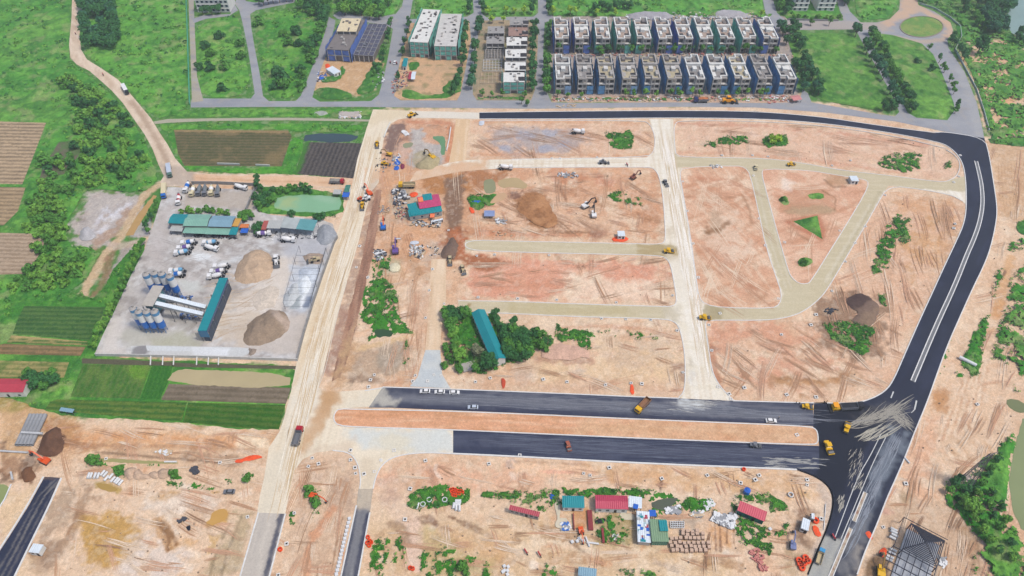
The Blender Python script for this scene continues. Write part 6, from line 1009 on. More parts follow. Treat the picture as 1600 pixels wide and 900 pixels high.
def excavator(col, reach=1.0, arm=None):
    t = empty('excavator'); tag(t, 'x', 'excavator')
    for s in (-1, 1): MB().prof([(-1.9, .15), (-1.6, 0), (1.6, 0), (1.9, .15), (1.9, .6), (1.5, .85), (-1.5, .85), (-1.9, .6)], s * 1.1 - .3, s * 1.1 + .3).build('track', TYRE, t)
    MB().prof([(-2.3, 1.0), (1.3, 1.0), (1.3, 1.5), (-.6, 2.1), (-2.3, 2.0)], -1.3, 1.3).build('body', col, t)
    c = MB().box(.1, 1.6, .35, 1.3, 1.5, 2.9).build('cab', col, t); MB().box(.2, 1.64, .3, 1.34, 2.0, 2.75).build('window', GLASS, c)
    e = 4.6 * reach; MB().bar((.6, -.2, 1.6), (1.2 + e * .55, -.2, 4.4), .5, .6).bar((1.2 + e * .55, -.2, 4.4), (1.6 + e, -.2, 3.6), .45, .5).build('boom', arm or col, t)
    MB().bar((1.4 + e, -.2, 3.9), (2.4 + e, -.2, 1.2), .35, .45).build('arm', arm or col, t)
    MB().prof([(2.2 + e, 1.3), (2.9 + e, 1.1), (2.6 + e, .1), (1.8 + e, .2), (1.7 + e, .7)], -.75, .35).build('bucket', DARK, t); return Proto(t)
def roller(col, two=False):
    t = empty('road_roller'); tag(t, 'x', 'roller')
    MB().cone((2.0, -1.05, .75), (2.0, 1.05, .75), .75, .75, 16).build('drum', STEEL, t)
    if two: MB().cone((-1.9, -1.05, .75), (-1.9, 1.05, .75), .75, .75, 16).build('drum', STEEL, t)
    else: wheels(t, (-1.5,), .9, .75, .5)
    MB().prof([(-2.6, .9), (.2, .9), (.4, 1.5), (-.5, 1.9), (-2.6, 1.8)], -.9, .9).build('body', col, t)
    MB().box(.3, 2.9, -1.2, -1.08, .6, 1.0).box(.3, 2.9, 1.08, 1.2, .6, 1.0).box(2.8, 3.0, -1.2, 1.2, .6, 1.2).box(.2, 1.0, -1.2, 1.2, .7, 1.3).build('frame', col, t)
    b = MB()
    for x in (-1, .2):
        for y in (-.7, .7): b.bar((x, y, 1.6), (x, y, 2.7), .08)
    b.build('roof_post', DARK, t); MB().box(-1.3, .5, -.9, .9, 2.7, 2.8).build('canopy', col, t); return Proto(t)
def loader(col, s=1):
    t = empty('wheel_loader'); tag(t, 'x', 'loader')
    MB().prof([(-3.0, .9), (.2, .9), (.4, 1.9), (-1.2, 2.1), (-3.0, 1.9)], -.95, .95).build('body', col, t); MB().box(.2, 1.6, -.6, .6, .9, 1.6).build('front_frame', col, t)
    c = MB().box(-1.2, .3, -.75, .75, 2.0, 3.2).build('cab', col, t); MB().box(-1.25, .35, -.8, .8, 2.3, 3.0).build('window', GLASS, c)
    MB().bar((.8, -.5, 1.6), (3.2, -.5, .7), .25).bar((.8, .5, 1.6), (3.2, .5, .7), .25).build('lift_arm', col, t)
    MB().prof([(3.0, .1), (4.1, .15), (3.2, 1.3), (2.9, 1.1)], -1.35, 1.35).build('bucket', STEEL, t); wheels(t, (-2.0, 1.3), 1.05, .75, .55); return Proto(t)
def paver():
    t = empty('asphalt_paver'); tag(t, 'x', 'paver')
    MB().box(-1.4, 1.8, -1.25, 1.25, .5, 1.7).build('body', PY, t); MB().box(1.8, 3.8, -1.6, -1.4, .5, 1.3).box(1.8, 3.8, 1.4, 1.6, .5, 1.3).box(1.8, 3.8, -1.4, 1.4, .5, .65).build('hopper', DARK, t); MB().box(-2.6, -1.6, -2.3, 2.3, .1, .5).build('screed', DARK, t)
    MB().box(-1.3, 1.0, -1.3, 1.3, 2.9, 3.05).build('canopy', paint('amber', 246, 170, 40), t); b = MB()
    for x in (-1.1, .8):
        for y in (-1.1, 1.1): b.bar((x, y, 1.6), (x, y, 2.9), .09)
    b.build('roof_post', DARK, t)
    for s in (-1, 1): MB().box(-1.5, 1.5, s * 1.1 - .2, s * 1.1 + .2, 0, .6).build('track', TYRE, t)
    return Proto(t)
def bike():
    t = empty('motorbike'); tag(t, 'x', 'motorbike'); MB().prof([(-.6, .4), (.5, .4), (.7, 1.0), (.4, .8), (-.1, .75), (-.8, .85)], -.14, .14).build('body', PR, t); MB().bar((.6, -.35, 1.05), (.6, .35, 1.05), .06).build('handlebar', DARK, t)
    for x in (-.65, .65): o = MB().cone((0, -.06, 0), (0, .06, 0), .3, .3, 10).build('wheel', TYRE, t); o.location = (x, 0, .3)
    return Proto(t)
def put(p, x, y, dx, dy, label, group=None, sc=None, z=.1):
    X, Y = G(x, y, .8); return p.put(X, Y, ang((x, y), (x + dx, y + dy)), label, group, z, sc)
cw = car(PW); 
put(cw, 664, 611, -1, .01, 'white car leftmost of three parked on the boulevard edge', 'white cars parked on the boulevard'); put(cw, 687, 612, -1, .01, 'white car in the middle of three parked on the boulevard edge', 'white cars parked on the boulevard'); put(cw, 710, 613, 1, 0, 'white car rightmost of three parked on the boulevard edge', 'white cars parked on the boulevard')
put(cw, 1205, 657, 1, .02, 'white car driving alone on the worn boulevard near its east end'); put(cw, 680, 346, -1, .05, 'white car parked left of the teal and red roofed sheds', sc=1.0); put(cw, 617, 97, .25, -1, 'white car parked on the street between the two netted blocks')
put(car(PS), 739, 636, -1, 0, 'light blue car driving alone on the lower lane of the boulevard'); put(car(PG), 358, 768, -1, .02, 'dark grey car parked on pale soil near the brown puddles')
put(car(PK), 310, 366, 1, 0, 'black car under the teal canopy of the long shed', 'cars under the canopy', z=.1); put(car(paint('maroon', 110, 40, 60)), 353, 368, 1, 0, 'maroon car under the right end of the teal canopy', 'cars under the canopy'); put(car(paint('ink', 40, 50, 90)), 338, 368, 1, 0, 'dark blue car under the middle of the teal canopy', 'cars under the canopy')
# mixer trucks
mg = mixer(PG, paint('drumgrey', 118, 124, 128)); mb_ = mixer(PW, PW, PB); mw = mixer(PW, PW); mr = mixer(PW, PR, PW); mt = mixer(PC, PC, PW); mu = mixer(PW, PW, PU); ms = mixer(PW, paint('skyblue', 120, 176, 214), PW)
gt = 'mixer trucks backed against the truck yard wall'
put(mb_, 293, 294, -.5, 1, 'mixer truck with blue banded white drum, leftmost against the truck yard wall', gt); put(mt, 302, 300, -.4, 1, 'dusty tan mixer truck second from left against the truck yard wall', gt); put(mg, 312, 299, -.35, 1, 'grey mixer truck third from left against the truck yard wall', gt); put(mg, 321, 299, -.2, 1, 'grey mixer truck fourth from left against the truck yard wall', gt); put(mt, 331, 299, -.15, 1, 'cream mixer truck fifth from left against the truck yard wall', gt); put(mg, 341, 300, -.15, 1, 'grey mixer truck rightmost in the row against the truck yard wall', gt)
put(mw, 376, 294, 1, .2, 'dirty white mixer truck standing sideways by the yard wall corner'); put(mr, 280, 313, -.15, 1, 'mixer truck with red drum driving past the truck yard entrance')
g3 = 'mixer trucks parked below the long teal shed'
put(mb_, 296, 381, -1, .12, 'white mixer truck topmost of the left trio below the long teal shed', g3); put(mu, 290, 389, -1, .12, 'mixer truck with purple band, middle of the left trio below the shed', g3); put(ms, 286, 396, -1, .12, 'mixer truck with pale blue drum, lowest of the left trio below the shed', g3); put(ms, 330, 381, -1, .05, 'mixer truck with pale blue drum, upper of the right pair below the shed', g3); put(mw, 330, 389, 1, .2, 'white mixer truck facing right, lower of the right pair below the shed', g3)
g4 = 'mixer trucks parked beside the sand heap'
put(mw, 347, 418, -1, .1, 'white mixer truck topmost of three beside the big sand heap', g4); put(mu, 342, 426, -1, .1, 'mixer truck with purple band, middle of three beside the sand heap', g4); put(mw, 338, 433, -1, .1, 'white mixer truck lowest of three near the teal hopper roof', g4)
g5 = 'mixer trucks behind the upper silos'
put(ms, 278, 425, -1, .06, 'mixer truck with pale blue drum, topmost behind the upper silos', g5); put(mb_, 277, 431, -1, .06, 'mixer truck with blue band, second behind the upper silos', g5)
put(mu, 412, 367, 1, -.15, 'mixer truck with striped drum beside the grey-roofed workshop'); put(mw, 450, 376, 1, .05, 'white mixer truck standing alone in front of the grey-roofed workshop'); put(mw, 790, 263, 1, 0, 'white mixer truck driving on the pale cross road above the muddy puddles'); put(mw, 903, 207, 1, 0, 'white mixer truck dumping grey mortar on the northern plot')
# other trucks
put(van_truck(PB, PC, 12), 257, 300, -.06, 1, 'blue cab truck with long cream tank at the yard entrance'); put(van_truck(PD, PS, 12, False), 265, 268, .15, 1, 'dark green cab truck with grey covered load on the dirt lane bend'); put(van_truck(PK, PW, 12, False), 196, 141, .55, 1, 'white topped truck driving down the pale dirt lane')
put(dump(PR, PG, M('grey_load', 150, 146, 138)), 527, 285, 1, .03, 'maroon cab dump truck on the orange lane beside the pond'); put(dump(PY, PT, None), 636, 291, -1, .02, 'yellow cab dump truck with empty pale bed above the teal and red sheds', sc=1.15); put(dump(PY, paint('rust', 150, 112, 84), None, 8.6), 1004, 635, -.75, .8, 'yellow cab dump truck turning across the boulevard', sc=1.05)
put(dump(PR, PG, None), 466, 683, .3, -1, 'dark red dump truck at the junction of the pale haul road', sc=1.05); put(dump(PN, PG, M('orange_load', 190, 120, 80)), 1095, 158, -1, .02, 'navy cab truck parked on the street below the lower villas', sc=1.15)
put(dump(paint('cyan', 70, 150, 200), PT, None, 8), 1281, 870, .3, -1, 'light blue cab truck with tan flatbed on the dusty asphalt', sc=.8)
# machines
ey = excavator(PY, 1.0, paint('ochre', 150, 120, 70)); eo = excavator(PO); ew = excavator(PW, 1.1, PK)
put(ey, 675, 246, -1, -.6, 'yellow excavator digging in the grey mortar pit'); put(ey, 608, 241, -1, -.2, 'yellow excavator beside the haul road near the dark trench', sc=.8); put(ew, 915, 322, 1, -.5, 'white excavator left of the pair on the brown soil heap', 'white excavators facing each other'); put(ew, 928, 336, -.1, -1, 'white excavator right of the pair on the brown soil heap', 'white excavators facing each other'); put(excavator(paint('brick', 130, 80, 66)), 990, 277, .8, -.5, 'small dark red excavator on the pink soil near the central road', sc=.85)
put(excavator(PO, 1.15), 70, 720, -1, -.45, 'orange excavator digging beside the long concrete pipes', sc=1.0); put(eo, 577, 302, -.8, -1, 'orange excavator beside the haul road junction'); put(eo, 491, 776, 1, .4, 'small orange excavator on the bare corner plot', sc=.8); put(eo, 908, 830, .2, 1, 'orange excavator beside the maroon steel rack', sc=.7); put(ey, 1376, 893, 0, -1, 'yellow excavator on dark soil beside the asphalt road', sc=1.0)
put(excavator(PU, .9), 618, 392, 0, -1, 'purple and red drilling machine standing on clay ground', sc=1.15); put(excavator(PB, .9, PO), 599, 355, 0, -1, 'blue and orange machine between the haul track and clay path', sc=1.0); put(excavator(paint('slate', 120, 130, 170)), 1239, 852, 0, -1, 'small grey blue excavator below the white cabins', sc=.8)
put(roller(PY), 1045, 393, 1, 0, 'yellow road roller at the end of the olive upper cross road'); put(roller(PY), 1101, 497, 1, .05, 'yellow grader roller at the crossing of the white central road'); put(roller(PY, True), 1323, 669, .3, -1, 'tan road roller in the middle of the fresh black asphalt', sc=1.0); put(roller(PY), 1294, 700, .5, 1, 'yellow road roller at the east tip of the median', sc=1.1); put(roller(PY), 1261, 636, 1, .1, 'small yellow roller at the edge of the fresh asphalt', sc=.85); put(paver(), 1305, 637, 1, 0, 'yellow canopied asphalt paver feeding from a black dump truck', sc=1.0); put(dump(PK, PG, M('asphalt_load', 40, 42, 50), 9), 1330, 637, 1, -.05, 'black dump truck unloading hot asphalt into the paver', sc=1.1)
put(roller(paint('terracotta', 170, 100, 80)), 888, 697, .3, 1, 'small reddish roller in the middle of the lower carriageway', sc=.8); put(roller(PG), 1180, 696, 1, .1, 'small grey roller at the upper edge of the lower carriageway', sc=.85); put(roller(PY), 1236, 257, 1, -.1, 'yellow road roller on the khaki road of the north east plots', sc=.9); put(roller(PC), 1181, 262, 0, 1, 'pale roller at the top of the slanting khaki road', sc=.8)
lt = loader(PT); put(loader(PW), 432, 408, 0, 1, 'white and grey wheel loader beside the big sand heap', sc=1.2); put(lt, 491, 407, -1, .2, 'dusty tan wheel loader inside the wire-framed gravel bay'); put(loader(PY), 566, 322, -.1, 1, 'yellow wheel loader behind the white pickup on the haul road', sc=.9); put(loader(PO), 565, 312, 1, .1, 'orange loader at the haul road junction', sc=.8); put(loader(PY), 589, 226, 0, 1, 'yellow wheel loader driving on the haul road beside the pit', sc=.9); put(loader(PY), 644, 180, 1, -.4, 'yellow wheel loader shaping the corner of the northern pale road'); put(loader(PY), 602, 256, 1, .1, 'small yellow loader left of the mortar pit', sc=.8); put(lt, 703, 407, 0, 1, 'tan wheel loader at the foot of the dark soil tongue', sc=.9); put(lt, 723, 421, .3, 1, 'pale wheel loader on the bare slope near the dark soil tongue', sc=.9)
put(loader(PW), 571, 311, -1, .2, 'white pickup-like loader at the haul road junction', sc=1.0); put(loader(PG), 943, 254, 1, 0, 'dark grey tractor on the pale cross road', sc=.9); put(loader(PG), 1040, 286, .6, 1, 'grey tractor on the white central road', sc=.8)
put(loader(paint('amber', 246, 170, 40)), 1139, 159, 1, 0, 'orange crane loader parked on the street below the villas', sc=1.5)
bk = bike()
for (x, y, l) in ((118, 52, 'motorbike riding down the pale dirt lane near the grove'), (161, 116, 'motorbike on the pale dirt lane behind the white topped truck'), (610, 97, 'motorbike on the street beside the parked white car'), (822, 862, 'motorbike on pale soil left of the wheel tracks'), (843, 866, 'motorbike standing on pale soil below the round concrete path'), (620, 99, 'motorbike behind the parked white car on the street'), (1303, 839, 'motorbike parked at the end of the double white line'), (980, 257, 'motorbike on the pale cross road near the central road')): put(bk, x, y, .6, 1, l, 'motorbikes', sc=1.5)
# buildings
CW = M('wall_white', 226, 226, 222, var=.12, scale=.4); CG = M('raw_concrete', 176, 172, 168, var=.22, scale=.5); CGD = M('dark_concrete', 128, 122, 120, var=.2, scale=.5); CR = M('rough_render', 206, 204, 200, var=.18, scale=.35); OPEN = M('dark_opening', 52, 50, 54, var=.1); BEIGE = M('roof_screed', 184, 174, 148, var=.2, scale=.4); SLABG = M('slab_grey', 160, 158, 156, var=.25, scale=.5); WGL = M('window_glass', 60, 72, 92, rough=.12, var=.05, spec=.6)
TEAL = ribbed('sheet_teal', 44, 142, 150); TEALL = ribbed('sheet_pale_teal', 138, 182, 166); REDR = ribbed('sheet_red', 190, 76, 98); BLUER = ribbed('sheet_pale_blue', 136, 170, 188); GREYR = ribbed('sheet_grey', 186, 188, 186); WHITER = ribbed('sheet_white', 226, 236, 244); MAROON = ribbed('sheet_maroon', 176, 70, 84); BLUET = M('blue_tarp', 52, 104, 196, var=.2); GREENR = ribbed('sheet_green', 76, 132, 116)
def net(n, r, g, b): return M('net_' + n, r, g, b, rough=.9, var=.38, scale=.45, bump=.25, bscale=.6)
NETS = {'cobalt': net('cobalt', 96, 122, 190), 'blue': net('blue', 98, 146, 190), 'teal': net('teal', 120, 190, 178), 'steel': net('steel', 140, 172, 206)}
def localise(cs, h):
    P = [Vector(G(x, y, h)) for x, y in cs]; c = sum(P, Vector((0, 0))) / 4; u = ((P[1] - P[0]) + (P[2] - P[3])) / 2; v = ((P[3] - P[0]) + (P[2] - P[1])) / 2
    return c, math.atan2(u.y, u.x), u.length / 2, abs(v.length * math.sin(math.atan2(v.y, v.x) - math.atan2(u.y, u.x))) / 2
def shed(name, cs, h, label, roof=TEAL, wall=CW, rise=1.0, mode='gable', wins=3, sides=1, over=.3, cat='shed', open_=False, group=None, z0=0):
    """cs: the four eave corners seen in the photo, far-left, far-right, near-right, near-left; long side first"""
    c, a, l, w_ = localise(cs, h); t = empty(name, c.x, c.y, a, z0); tag(t, label, cat, group); h -= z0
    if open_:
        n = max(2, int(l / 2.5))
        for i in range(n + 1):
            for s in (-1, 1): q = -l + .3 + (2 * l - .6) * i / n; MB().box(q - .1, q + .1, s * (w_ - .3) - .1, s * (w_ - .3) + .1, 0, h).build('post', STEEL, t)
    else:
        b = MB(); L, W, k = l - over, w_ - over, .2
        for (x0, x1, y0, y1) in ((-L, L, -W, -W + k), (-L, L, W - k, W), (-L, -L + k, -W + k, W - k), (L - k, L, -W + k, W - k)): b.box(x0, x1, y0, y1, 0, h)
        if mode == 'gable' and rise > .3:
            for s in (-1, 1): b.poly([(s * L, -W, h), (s * L, W, h), (s * L, 0, h + rise * .9)])
        b.build('wall', wall, t)
        for i in range(wins):
            x = -L + (i + .5) * 2 * L / wins
            for s in (-1, 1):
                if i == wins // 2 and s < 0: MB().box(x - .5, x + .5, s * W - .04, s * W + .04, 0, 2.1).build('door', DARK, t)
                else: MB().box(x - .6, x + .6, s * W - .03, s * W + .03, 1.0, 2.1).build('window', WGL, t)
    r = MB(); e = .12
    if mode == 'gable': r.prof([(-w_, h), (0, h + rise), (w_, h), (w_, h + e), (0, h + rise + e), (-w_, h + e)], -l, l); r.v = [(y, x, z) for x, y, z in r.v]
    elif mode == 'mono': r.prof([(-w_, h), (w_, h + rise), (w_, h + rise + e), (-w_, h + e)], -l, l); r.v = [(y, x, z) for x, y, z in r.v]
    else: r.box(-l, l, -w_, w_, h, h + .18)
    r.build('roof', roof, t); return t, l, w_
def villa(white, netc, mirror, roofm, var):
    t = empty('villa'); tag(t, 'x', 'house'); W, D1, D2, Hh = 4.95, 16.5, 30, 10.8; m = -1 if mirror else 1
    par = CW if white else CG
    def bx(b, x0, x1, y0, y1, z0, z1): x0, x1 = sorted((x0 * m, x1 * m)); b.box(x0, x1, y0, y1, z0, z1); return b
    b = MB(); bx(b, -W + .1, W - .1, 2.2, D2, 0, Hh - .3); b.build('wall', CG, t)
    for z in (3.4, 7.0): bx(MB(), -W, W, 0, D2 + .1, z, z + .28).build('floor_slab', CR, t)
    r = MB(); bx(r, -W, .6, 0, D1, Hh - .3, Hh); bx(r, .6, W, 3.6, D1, Hh - .3, Hh); bx(r, -W, W, D1, D2, Hh - .3, Hh); rf = r.build('roof', roofm, t)
    p = MB(); k = .75; T = Hh + .9
    for q in ((-W, .6, 0, k), (.6 - k, .6, k, 3.6), (.6, W, 3.6, 3.6 + k), (-W, -W + k, k, D1), (W - k, W, 3.6 + k, D1)): bx(p, *q, Hh, T)
    bx(p, -W, W, D1, D1 + 1.6, Hh, T + 1.2)
    bx(p, -W, -W + k, D1 + 1.6, D2, Hh, T + .9); bx(p, W - k, W, D1 + 1.6, D2 - 4, Hh, T + .9); bx(p, -W + k, -.6, D2 - k, D2, Hh, T + .9); bx(p, -.6, -.6 + k, D2 - 4, D2, Hh, T + .9); bx(p, -.6 + k, W, D2 - 4 - k, D2 - 4, Hh, T + .9)
    if var: bx(p, -W + k, -1.5, D1 - 5, D1, Hh, Hh + .7); bx(p, 1.8, W - k, D1 - 3.6, D1, Hh, T + .3)
    p.build('parapet', par, t)
    bx(MB(), -1.2, 1.6, D1 - 6.5, D1 - 2.5, Hh, Hh + 2.0).build('stair_head', par if white else CR, t); bx(MB(), -3.4, -.9, D2 - 7, D2 - 3, Hh, Hh + .6 + var).build('stair_head', CGD, t); bx(MB(), -3.9, -2.2, 4, 9, Hh, Hh + 1.6 * (1 - var) + .2).build('water_tank_base', par, t); bx(MB(), .9, W - 1, 5, 8.5, Hh + .01, Hh + .03).build('roof_opening', OPEN, t); bx(MB(), -2.4, .2, D1 + 3, D1 + 5.5, Hh + .01, Hh + .03).build('roof_opening', OPEN, t)
    bx(MB(), 1.0, 3.6, D1 + 4, D1 + 7, Hh + .01, Hh + .03).build('roof_opening', OPEN, t)
    for i, x in enumerate((-W + .2, -1.6, .6, W - .2)):
        c = MB(); bx(c, x - .2, x + .2, .05 if i < 3 else .05, .45, 0, Hh - .3 if i < 3 else 7.0); c.build('column', CR, t)
    for z in (.3, 3.9, 7.5):
        for x in (-3.4, 2.9): bx(MB(), x - 1.2, x + 1.2, 2.1, 2.25, z, z + 2.3).build('window', OPEN, t)
    for z in (3.68, 7.28): bx(MB(), -W + .4, .4, .1, .25, z, z + .9).build('balcony_wall', CR, t)
    if netc:
        for s in (-1, 1):
            n = MB(); N_ = 14
            for i in range(N_ + 1):
                y = -.6 + (D2 + .8) * i / N_; o = .35 * math.sin(i * 2.3 + s + var) ; 
                for z in (0, 4, 8, 11.6): n.v.append((s * (W + .8 + o * (1 if z else .3)), y, z))
            for i in range(N_):
                for j in range(3): a = i * 4 + j; n.f.append((a, a + 4, a + 5, a + 1))
            n.build('safety_net', NETS[netc], t)
        n = MB(); bx(n, 1.0, W + .5, -.5, -.45, .2, 6.5); n.build('safety_net', NETS[netc], t)
        sc = MB()
        for x in (-W - .5, -1.2, 1.2, W + .5):
            sc.bar((x, -.6, 0), (x, -.6, 11.4), .09)
        for z in (3.2, 6.6, 10): sc.bar((-W - .5, -.6, z), (W + .5, -.6, z), .08)
        sc.build('scaffold', STEEL, t)
    return Proto(t)
_vp = {}
def vput(px, yfront, spec, label, group):
    if spec not in _vp: w_, n, mi, rm, va = spec; _vp[spec] = villa(w_, n, mi, {'b': BEIGE, 'g': M('roof_grime', 142, 138, 136, var=.35, scale=.5), 'w': M('roof_deck', 170, 152, 140, var=.35, scale=.5)}[rm], va)
    X, py = px; _vp[spec].put(X, yfront, R(trc.uniform(-.3, .3)), label, group)
ORD = ['first', 'second', 'third', 'fourth', 'fifth', 'sixth', 'seventh', 'eighth', 'ninth', 'tenth', 'eleventh']
r1 = [877, 908, 940, 972, 1003, 1036, 1067, 1099, 1131, 1165, 1198]; r2 = [879, 913, 946, 981, 1016, 1050, 1084, 1120, 1154, 1189, 1224]
s1 = [(1, 'cobalt', 0, 'w', 0), (1, 'cobalt', 0, 'w', 1), (1, 'teal', 1, 'w', 0), (1, 'teal', 0, 'w', 0), (1, 'teal', 1, 'w', 1), (1, 'cobalt', 0, 'w', 0), (1, 'cobalt', 1, 'w', 0), (1, 'teal', 0, 'w', 1), (1, 'teal', 1, 'w', 0), (1, 'teal', 0, 'w', 0), (1, 'cobalt', 1, 'w', 1)]
s2 = [(1, 'steel', 0, 'g', 0), (0, 'blue', 0, 'g', 1), (0, 'blue', 1, 'b', 0), (0, 'steel', 0, 'b', 1), (0, 'blue', 1, 'b', 0), (0, 'blue', 0, 'b', 1), (1, 'steel', 1, 'g', 0), (1, 'blue', 0, 'g', 1), (1, 'blue', 1, 'b', 0), (0, 'blue', 0, 'g', 0), (1, 'blue', 1, 'g', 1)]
Y1 = G(1000, 61, 11)[1]; Y2 = G(1000, 147, 0)[1]
netw = {'cobalt': 'cobalt blue', 'teal': 'teal', 'blue': 'blue', 'steel': 'faded blue'}
for i, (x, sp) in enumerate(zip(r1, s1)): vput((G(x, 45, 11)[0], 0), Y1, sp, '%s villa from the left in the upper row, %s scaffold netting' % (ORD[i], netw[sp[1]]), 'unfinished villas in the upper row')
for i, (x, sp) in enumerate(zip(r2, s2)): vput((G(x, 106, 11)[0], 0), Y2, sp, '%s villa from the left in the lower row, %s and %s netting' % (ORD[i], {'g': 'grey roof', 'b': 'beige roof'}[sp[3]], netw[sp[1]]), 'unfinished villas in the lower row')
def frame_block(name, cs, h, label, roofm, netc, floors, bays, deep, patches=(), cat='building', front_net=True, side=True):
    """concrete frame under construction: slabs, columns, openings, roof hatches, netting"""
    c, a, l, w_ = localise(cs, h); t = empty(name, c.x, c.y, a); tag(t, label, cat); fh = h / floors
    MB().box(-l + .3, l - .3, -w_ + 1.2, w_ - .3, 0, h - .3).build('wall', CGD, t)
    for f in range(1, floors): MB().box(-l, l, -w_, w_, f * fh - .25, f * fh).build('floor_slab', CR, t)
    MB().box(-l, l, -w_, w_, h - .3, h).build('roof', roofm, t)
    for i in range(bays + 1):
        x = -l + .25 + (2 * l - .5) * i / bays; MB().box(x - .22, x + .22, -w_ - .02, -w_ + .4, 0, h - .3).build('column', CR, t)
    for (x, y, sx, sy, z, mm) in patches: MB().box(x * l - sx, x * l + sx, y * w_ - sy, y * w_ + sy, h + .01, h + .02 + z).build('roof_opening' if mm is OPEN else 'roof_wall', mm, t)
    if netc:
        for s in (-1, 1):
            n = MB(); N_ = 16
            for i in range(N_ + 1):
                y = -w_ - .5 + (2 * w_ + 1) * i / N_; o = .3 * math.sin(i * 1.9 + s)
                for z in (0, h / 2, h + 1): n.v.append((s * (l + .9 + o), y, z))
            for i in range(N_):
                for j in range(2): q = i * 3 + j; n.f.append((q, q + 3, q + 4, q + 1))
            if side: n.build('safety_net', NETS[netc], t)
        for f in range(floors if front_net else 0):
            for i in range(bays):
                x0 = -l + (2 * l) * i / bays + .45; x1 = -l + (2 * l) * (i + 1) / bays - .45
                if f == 0 and i % 2: continue
                MB().box(x0, x1, -w_ - .12, -w_ - .08, f * fh + .5, (f + 1) * fh - .5).build('safety_net', NETS[netc], t)
    return t, l, w_
pr = random.Random(3)
def hatches(n, m1=OPEN, m2=CGD): return [(pr.uniform(-.75, .75), pr.uniform(-.92, .9), pr.uniform(.4, 1.1), pr.uniform(.4, 1.3), 0 if i % 2 else pr.uniform(.4, 1.2), m1 if i % 2 else m2) for i in range(n)]
frame_block('apartment_block', [(534, 29), (565, 31), (551, 79), (514, 77)], 9, 'unfinished concrete block with cobalt netting on its two-storey front', CGD, 'cobalt', 2, 3, 3, hatches(16, OPEN, CG))
cslab = frame_block('roof_deck', [(532, 28), (563, 29), (558, 49), (528, 49)], 11.5, 'cream formwork deck on the back of the cobalt-netted block', M('formwork_cream', 222, 208, 176, var=.2), None, 3, 3, 2, hatches(8, OPEN, CGD), 'scaffold deck', False)
ft, l, w_ = frame_block('apartment_block', [(573, 37), (600, 38), (589, 88), (556, 86)], 5, 'low unfinished block with dark gridded formwork roof beside the cobalt-netted one', M('formwork_dark', 84, 86, 104, var=.3), None, 1, 4, 3, hatches(12, CGD, PG), 'building', False)
b = MB()
for i in range(9): q = -w_ + 2 * w_ * i / 8; b.box(-l, l, q - .15, q + .15, 5.03, 5.3)
for i in range(5): q = -l + 2 * l * i / 4; b.box(q - .15, q + .15, -w_, w_, 5.31, 5.5)
b.build('formwork_beam', SLABG, ft)
frame_block('apartment_block', [(656, 14), (684, 15), (673, 67), (645, 65)], 12, 'left half of the green-netted block with white pierced roof', CW, 'teal', 4, 4, 4, hatches(26, OPEN, CGD)); frame_block('apartment_block', [(688, 21), (721, 22), (714, 72), (679, 72)], 11, 'right half of the green-netted block with pale cluttered roof', CR, 'teal', 3, 4, 4, hatches(26, OPEN, CG))
g6 = 'unfinished row houses left of the street'
for k, (y0, y1, x0, x1, mm, hh, lb) in enumerate(((26, 39, 797, 826, SLABG, 8, 'grey slab row house at the top of the unfinished row'), (40, 56, 795, 825, M('raw_red', 158, 130, 120, var=.2), 6, 'reddish raw row house second from the top of the row'), (58, 71, 792, 824, CW, 9, 'white-roofed row house uppermost of the four white ones'), (77, 90, 790, 823, CW, 9, 'white-roofed row house second of the four white ones'), (97, 110, 789, 822, CW, 9, 'white-roofed row house third of the four white ones'), (113, 128, 787, 820, CW, 9, 'white-roofed row house nearest the street with teal netted front'))):
    frame_block('row_house', [(x0, y0), (x1, y0), (x1 - 1, y1), (x0 - 1, y1)], hh, lb, mm, 'teal' if k == 5 else None, 3, 3, 2, hatches(5, OPEN, CG) + [(.72, -.35, 2.2, 2.6, 0, OPEN)], 'house', k == 5, True)
for k, (y0, y1, x0, x1, lb) in enumerate(((41, 52, 762, 788, 'grey slab row house upper of two on the left side'), (57, 68, 760, 788, 'grey slab row house lower of two on the left side'))): frame_block('row_house', [(x0, y0), (x1, y0), (x1, y1), (x0, y1)], 6, lb, SLABG, None, 2, 3, 2, hatches(4, OPEN, CGD), 'house', False)
def grid_wall(cs, label, nx, ny, h, m):
    c, a, l, w_ = localise(cs, h); t = MB()
    for i in range(nx + 1): q = -l + 2 * l * i / nx; t.box(q - .15, q + .15, -w_, w_, 0, h)
    for i in range(ny + 1): q = -w_ + 2 * w_ * i / ny; t.box(-l, l, q - .15, q + .15, 0, h - .02)
    o = t.build('foundation', m, None); o.location = (c.x, c.y, 0); o.rotation_euler = (0, 0, a); tag(o, label, 'foundation')
grid_wall([(759, 74), (788, 74), (786, 91), (757, 91)], 'grey foundation walls right below the grey slab row houses', 6, 5, 1.6, CG); grid_wall([(756, 93), (785, 93), (783, 110), (754, 110)], 'foundation grid in the middle of the unbuilt row', 6, 4, .8, CR); grid_wall([(753, 112), (782, 112), (780, 130), (750, 130)], 'low foundation grid nearest the street in the unbuilt row', 5, 3, .6, M('tan_concrete', 196, 178, 156))
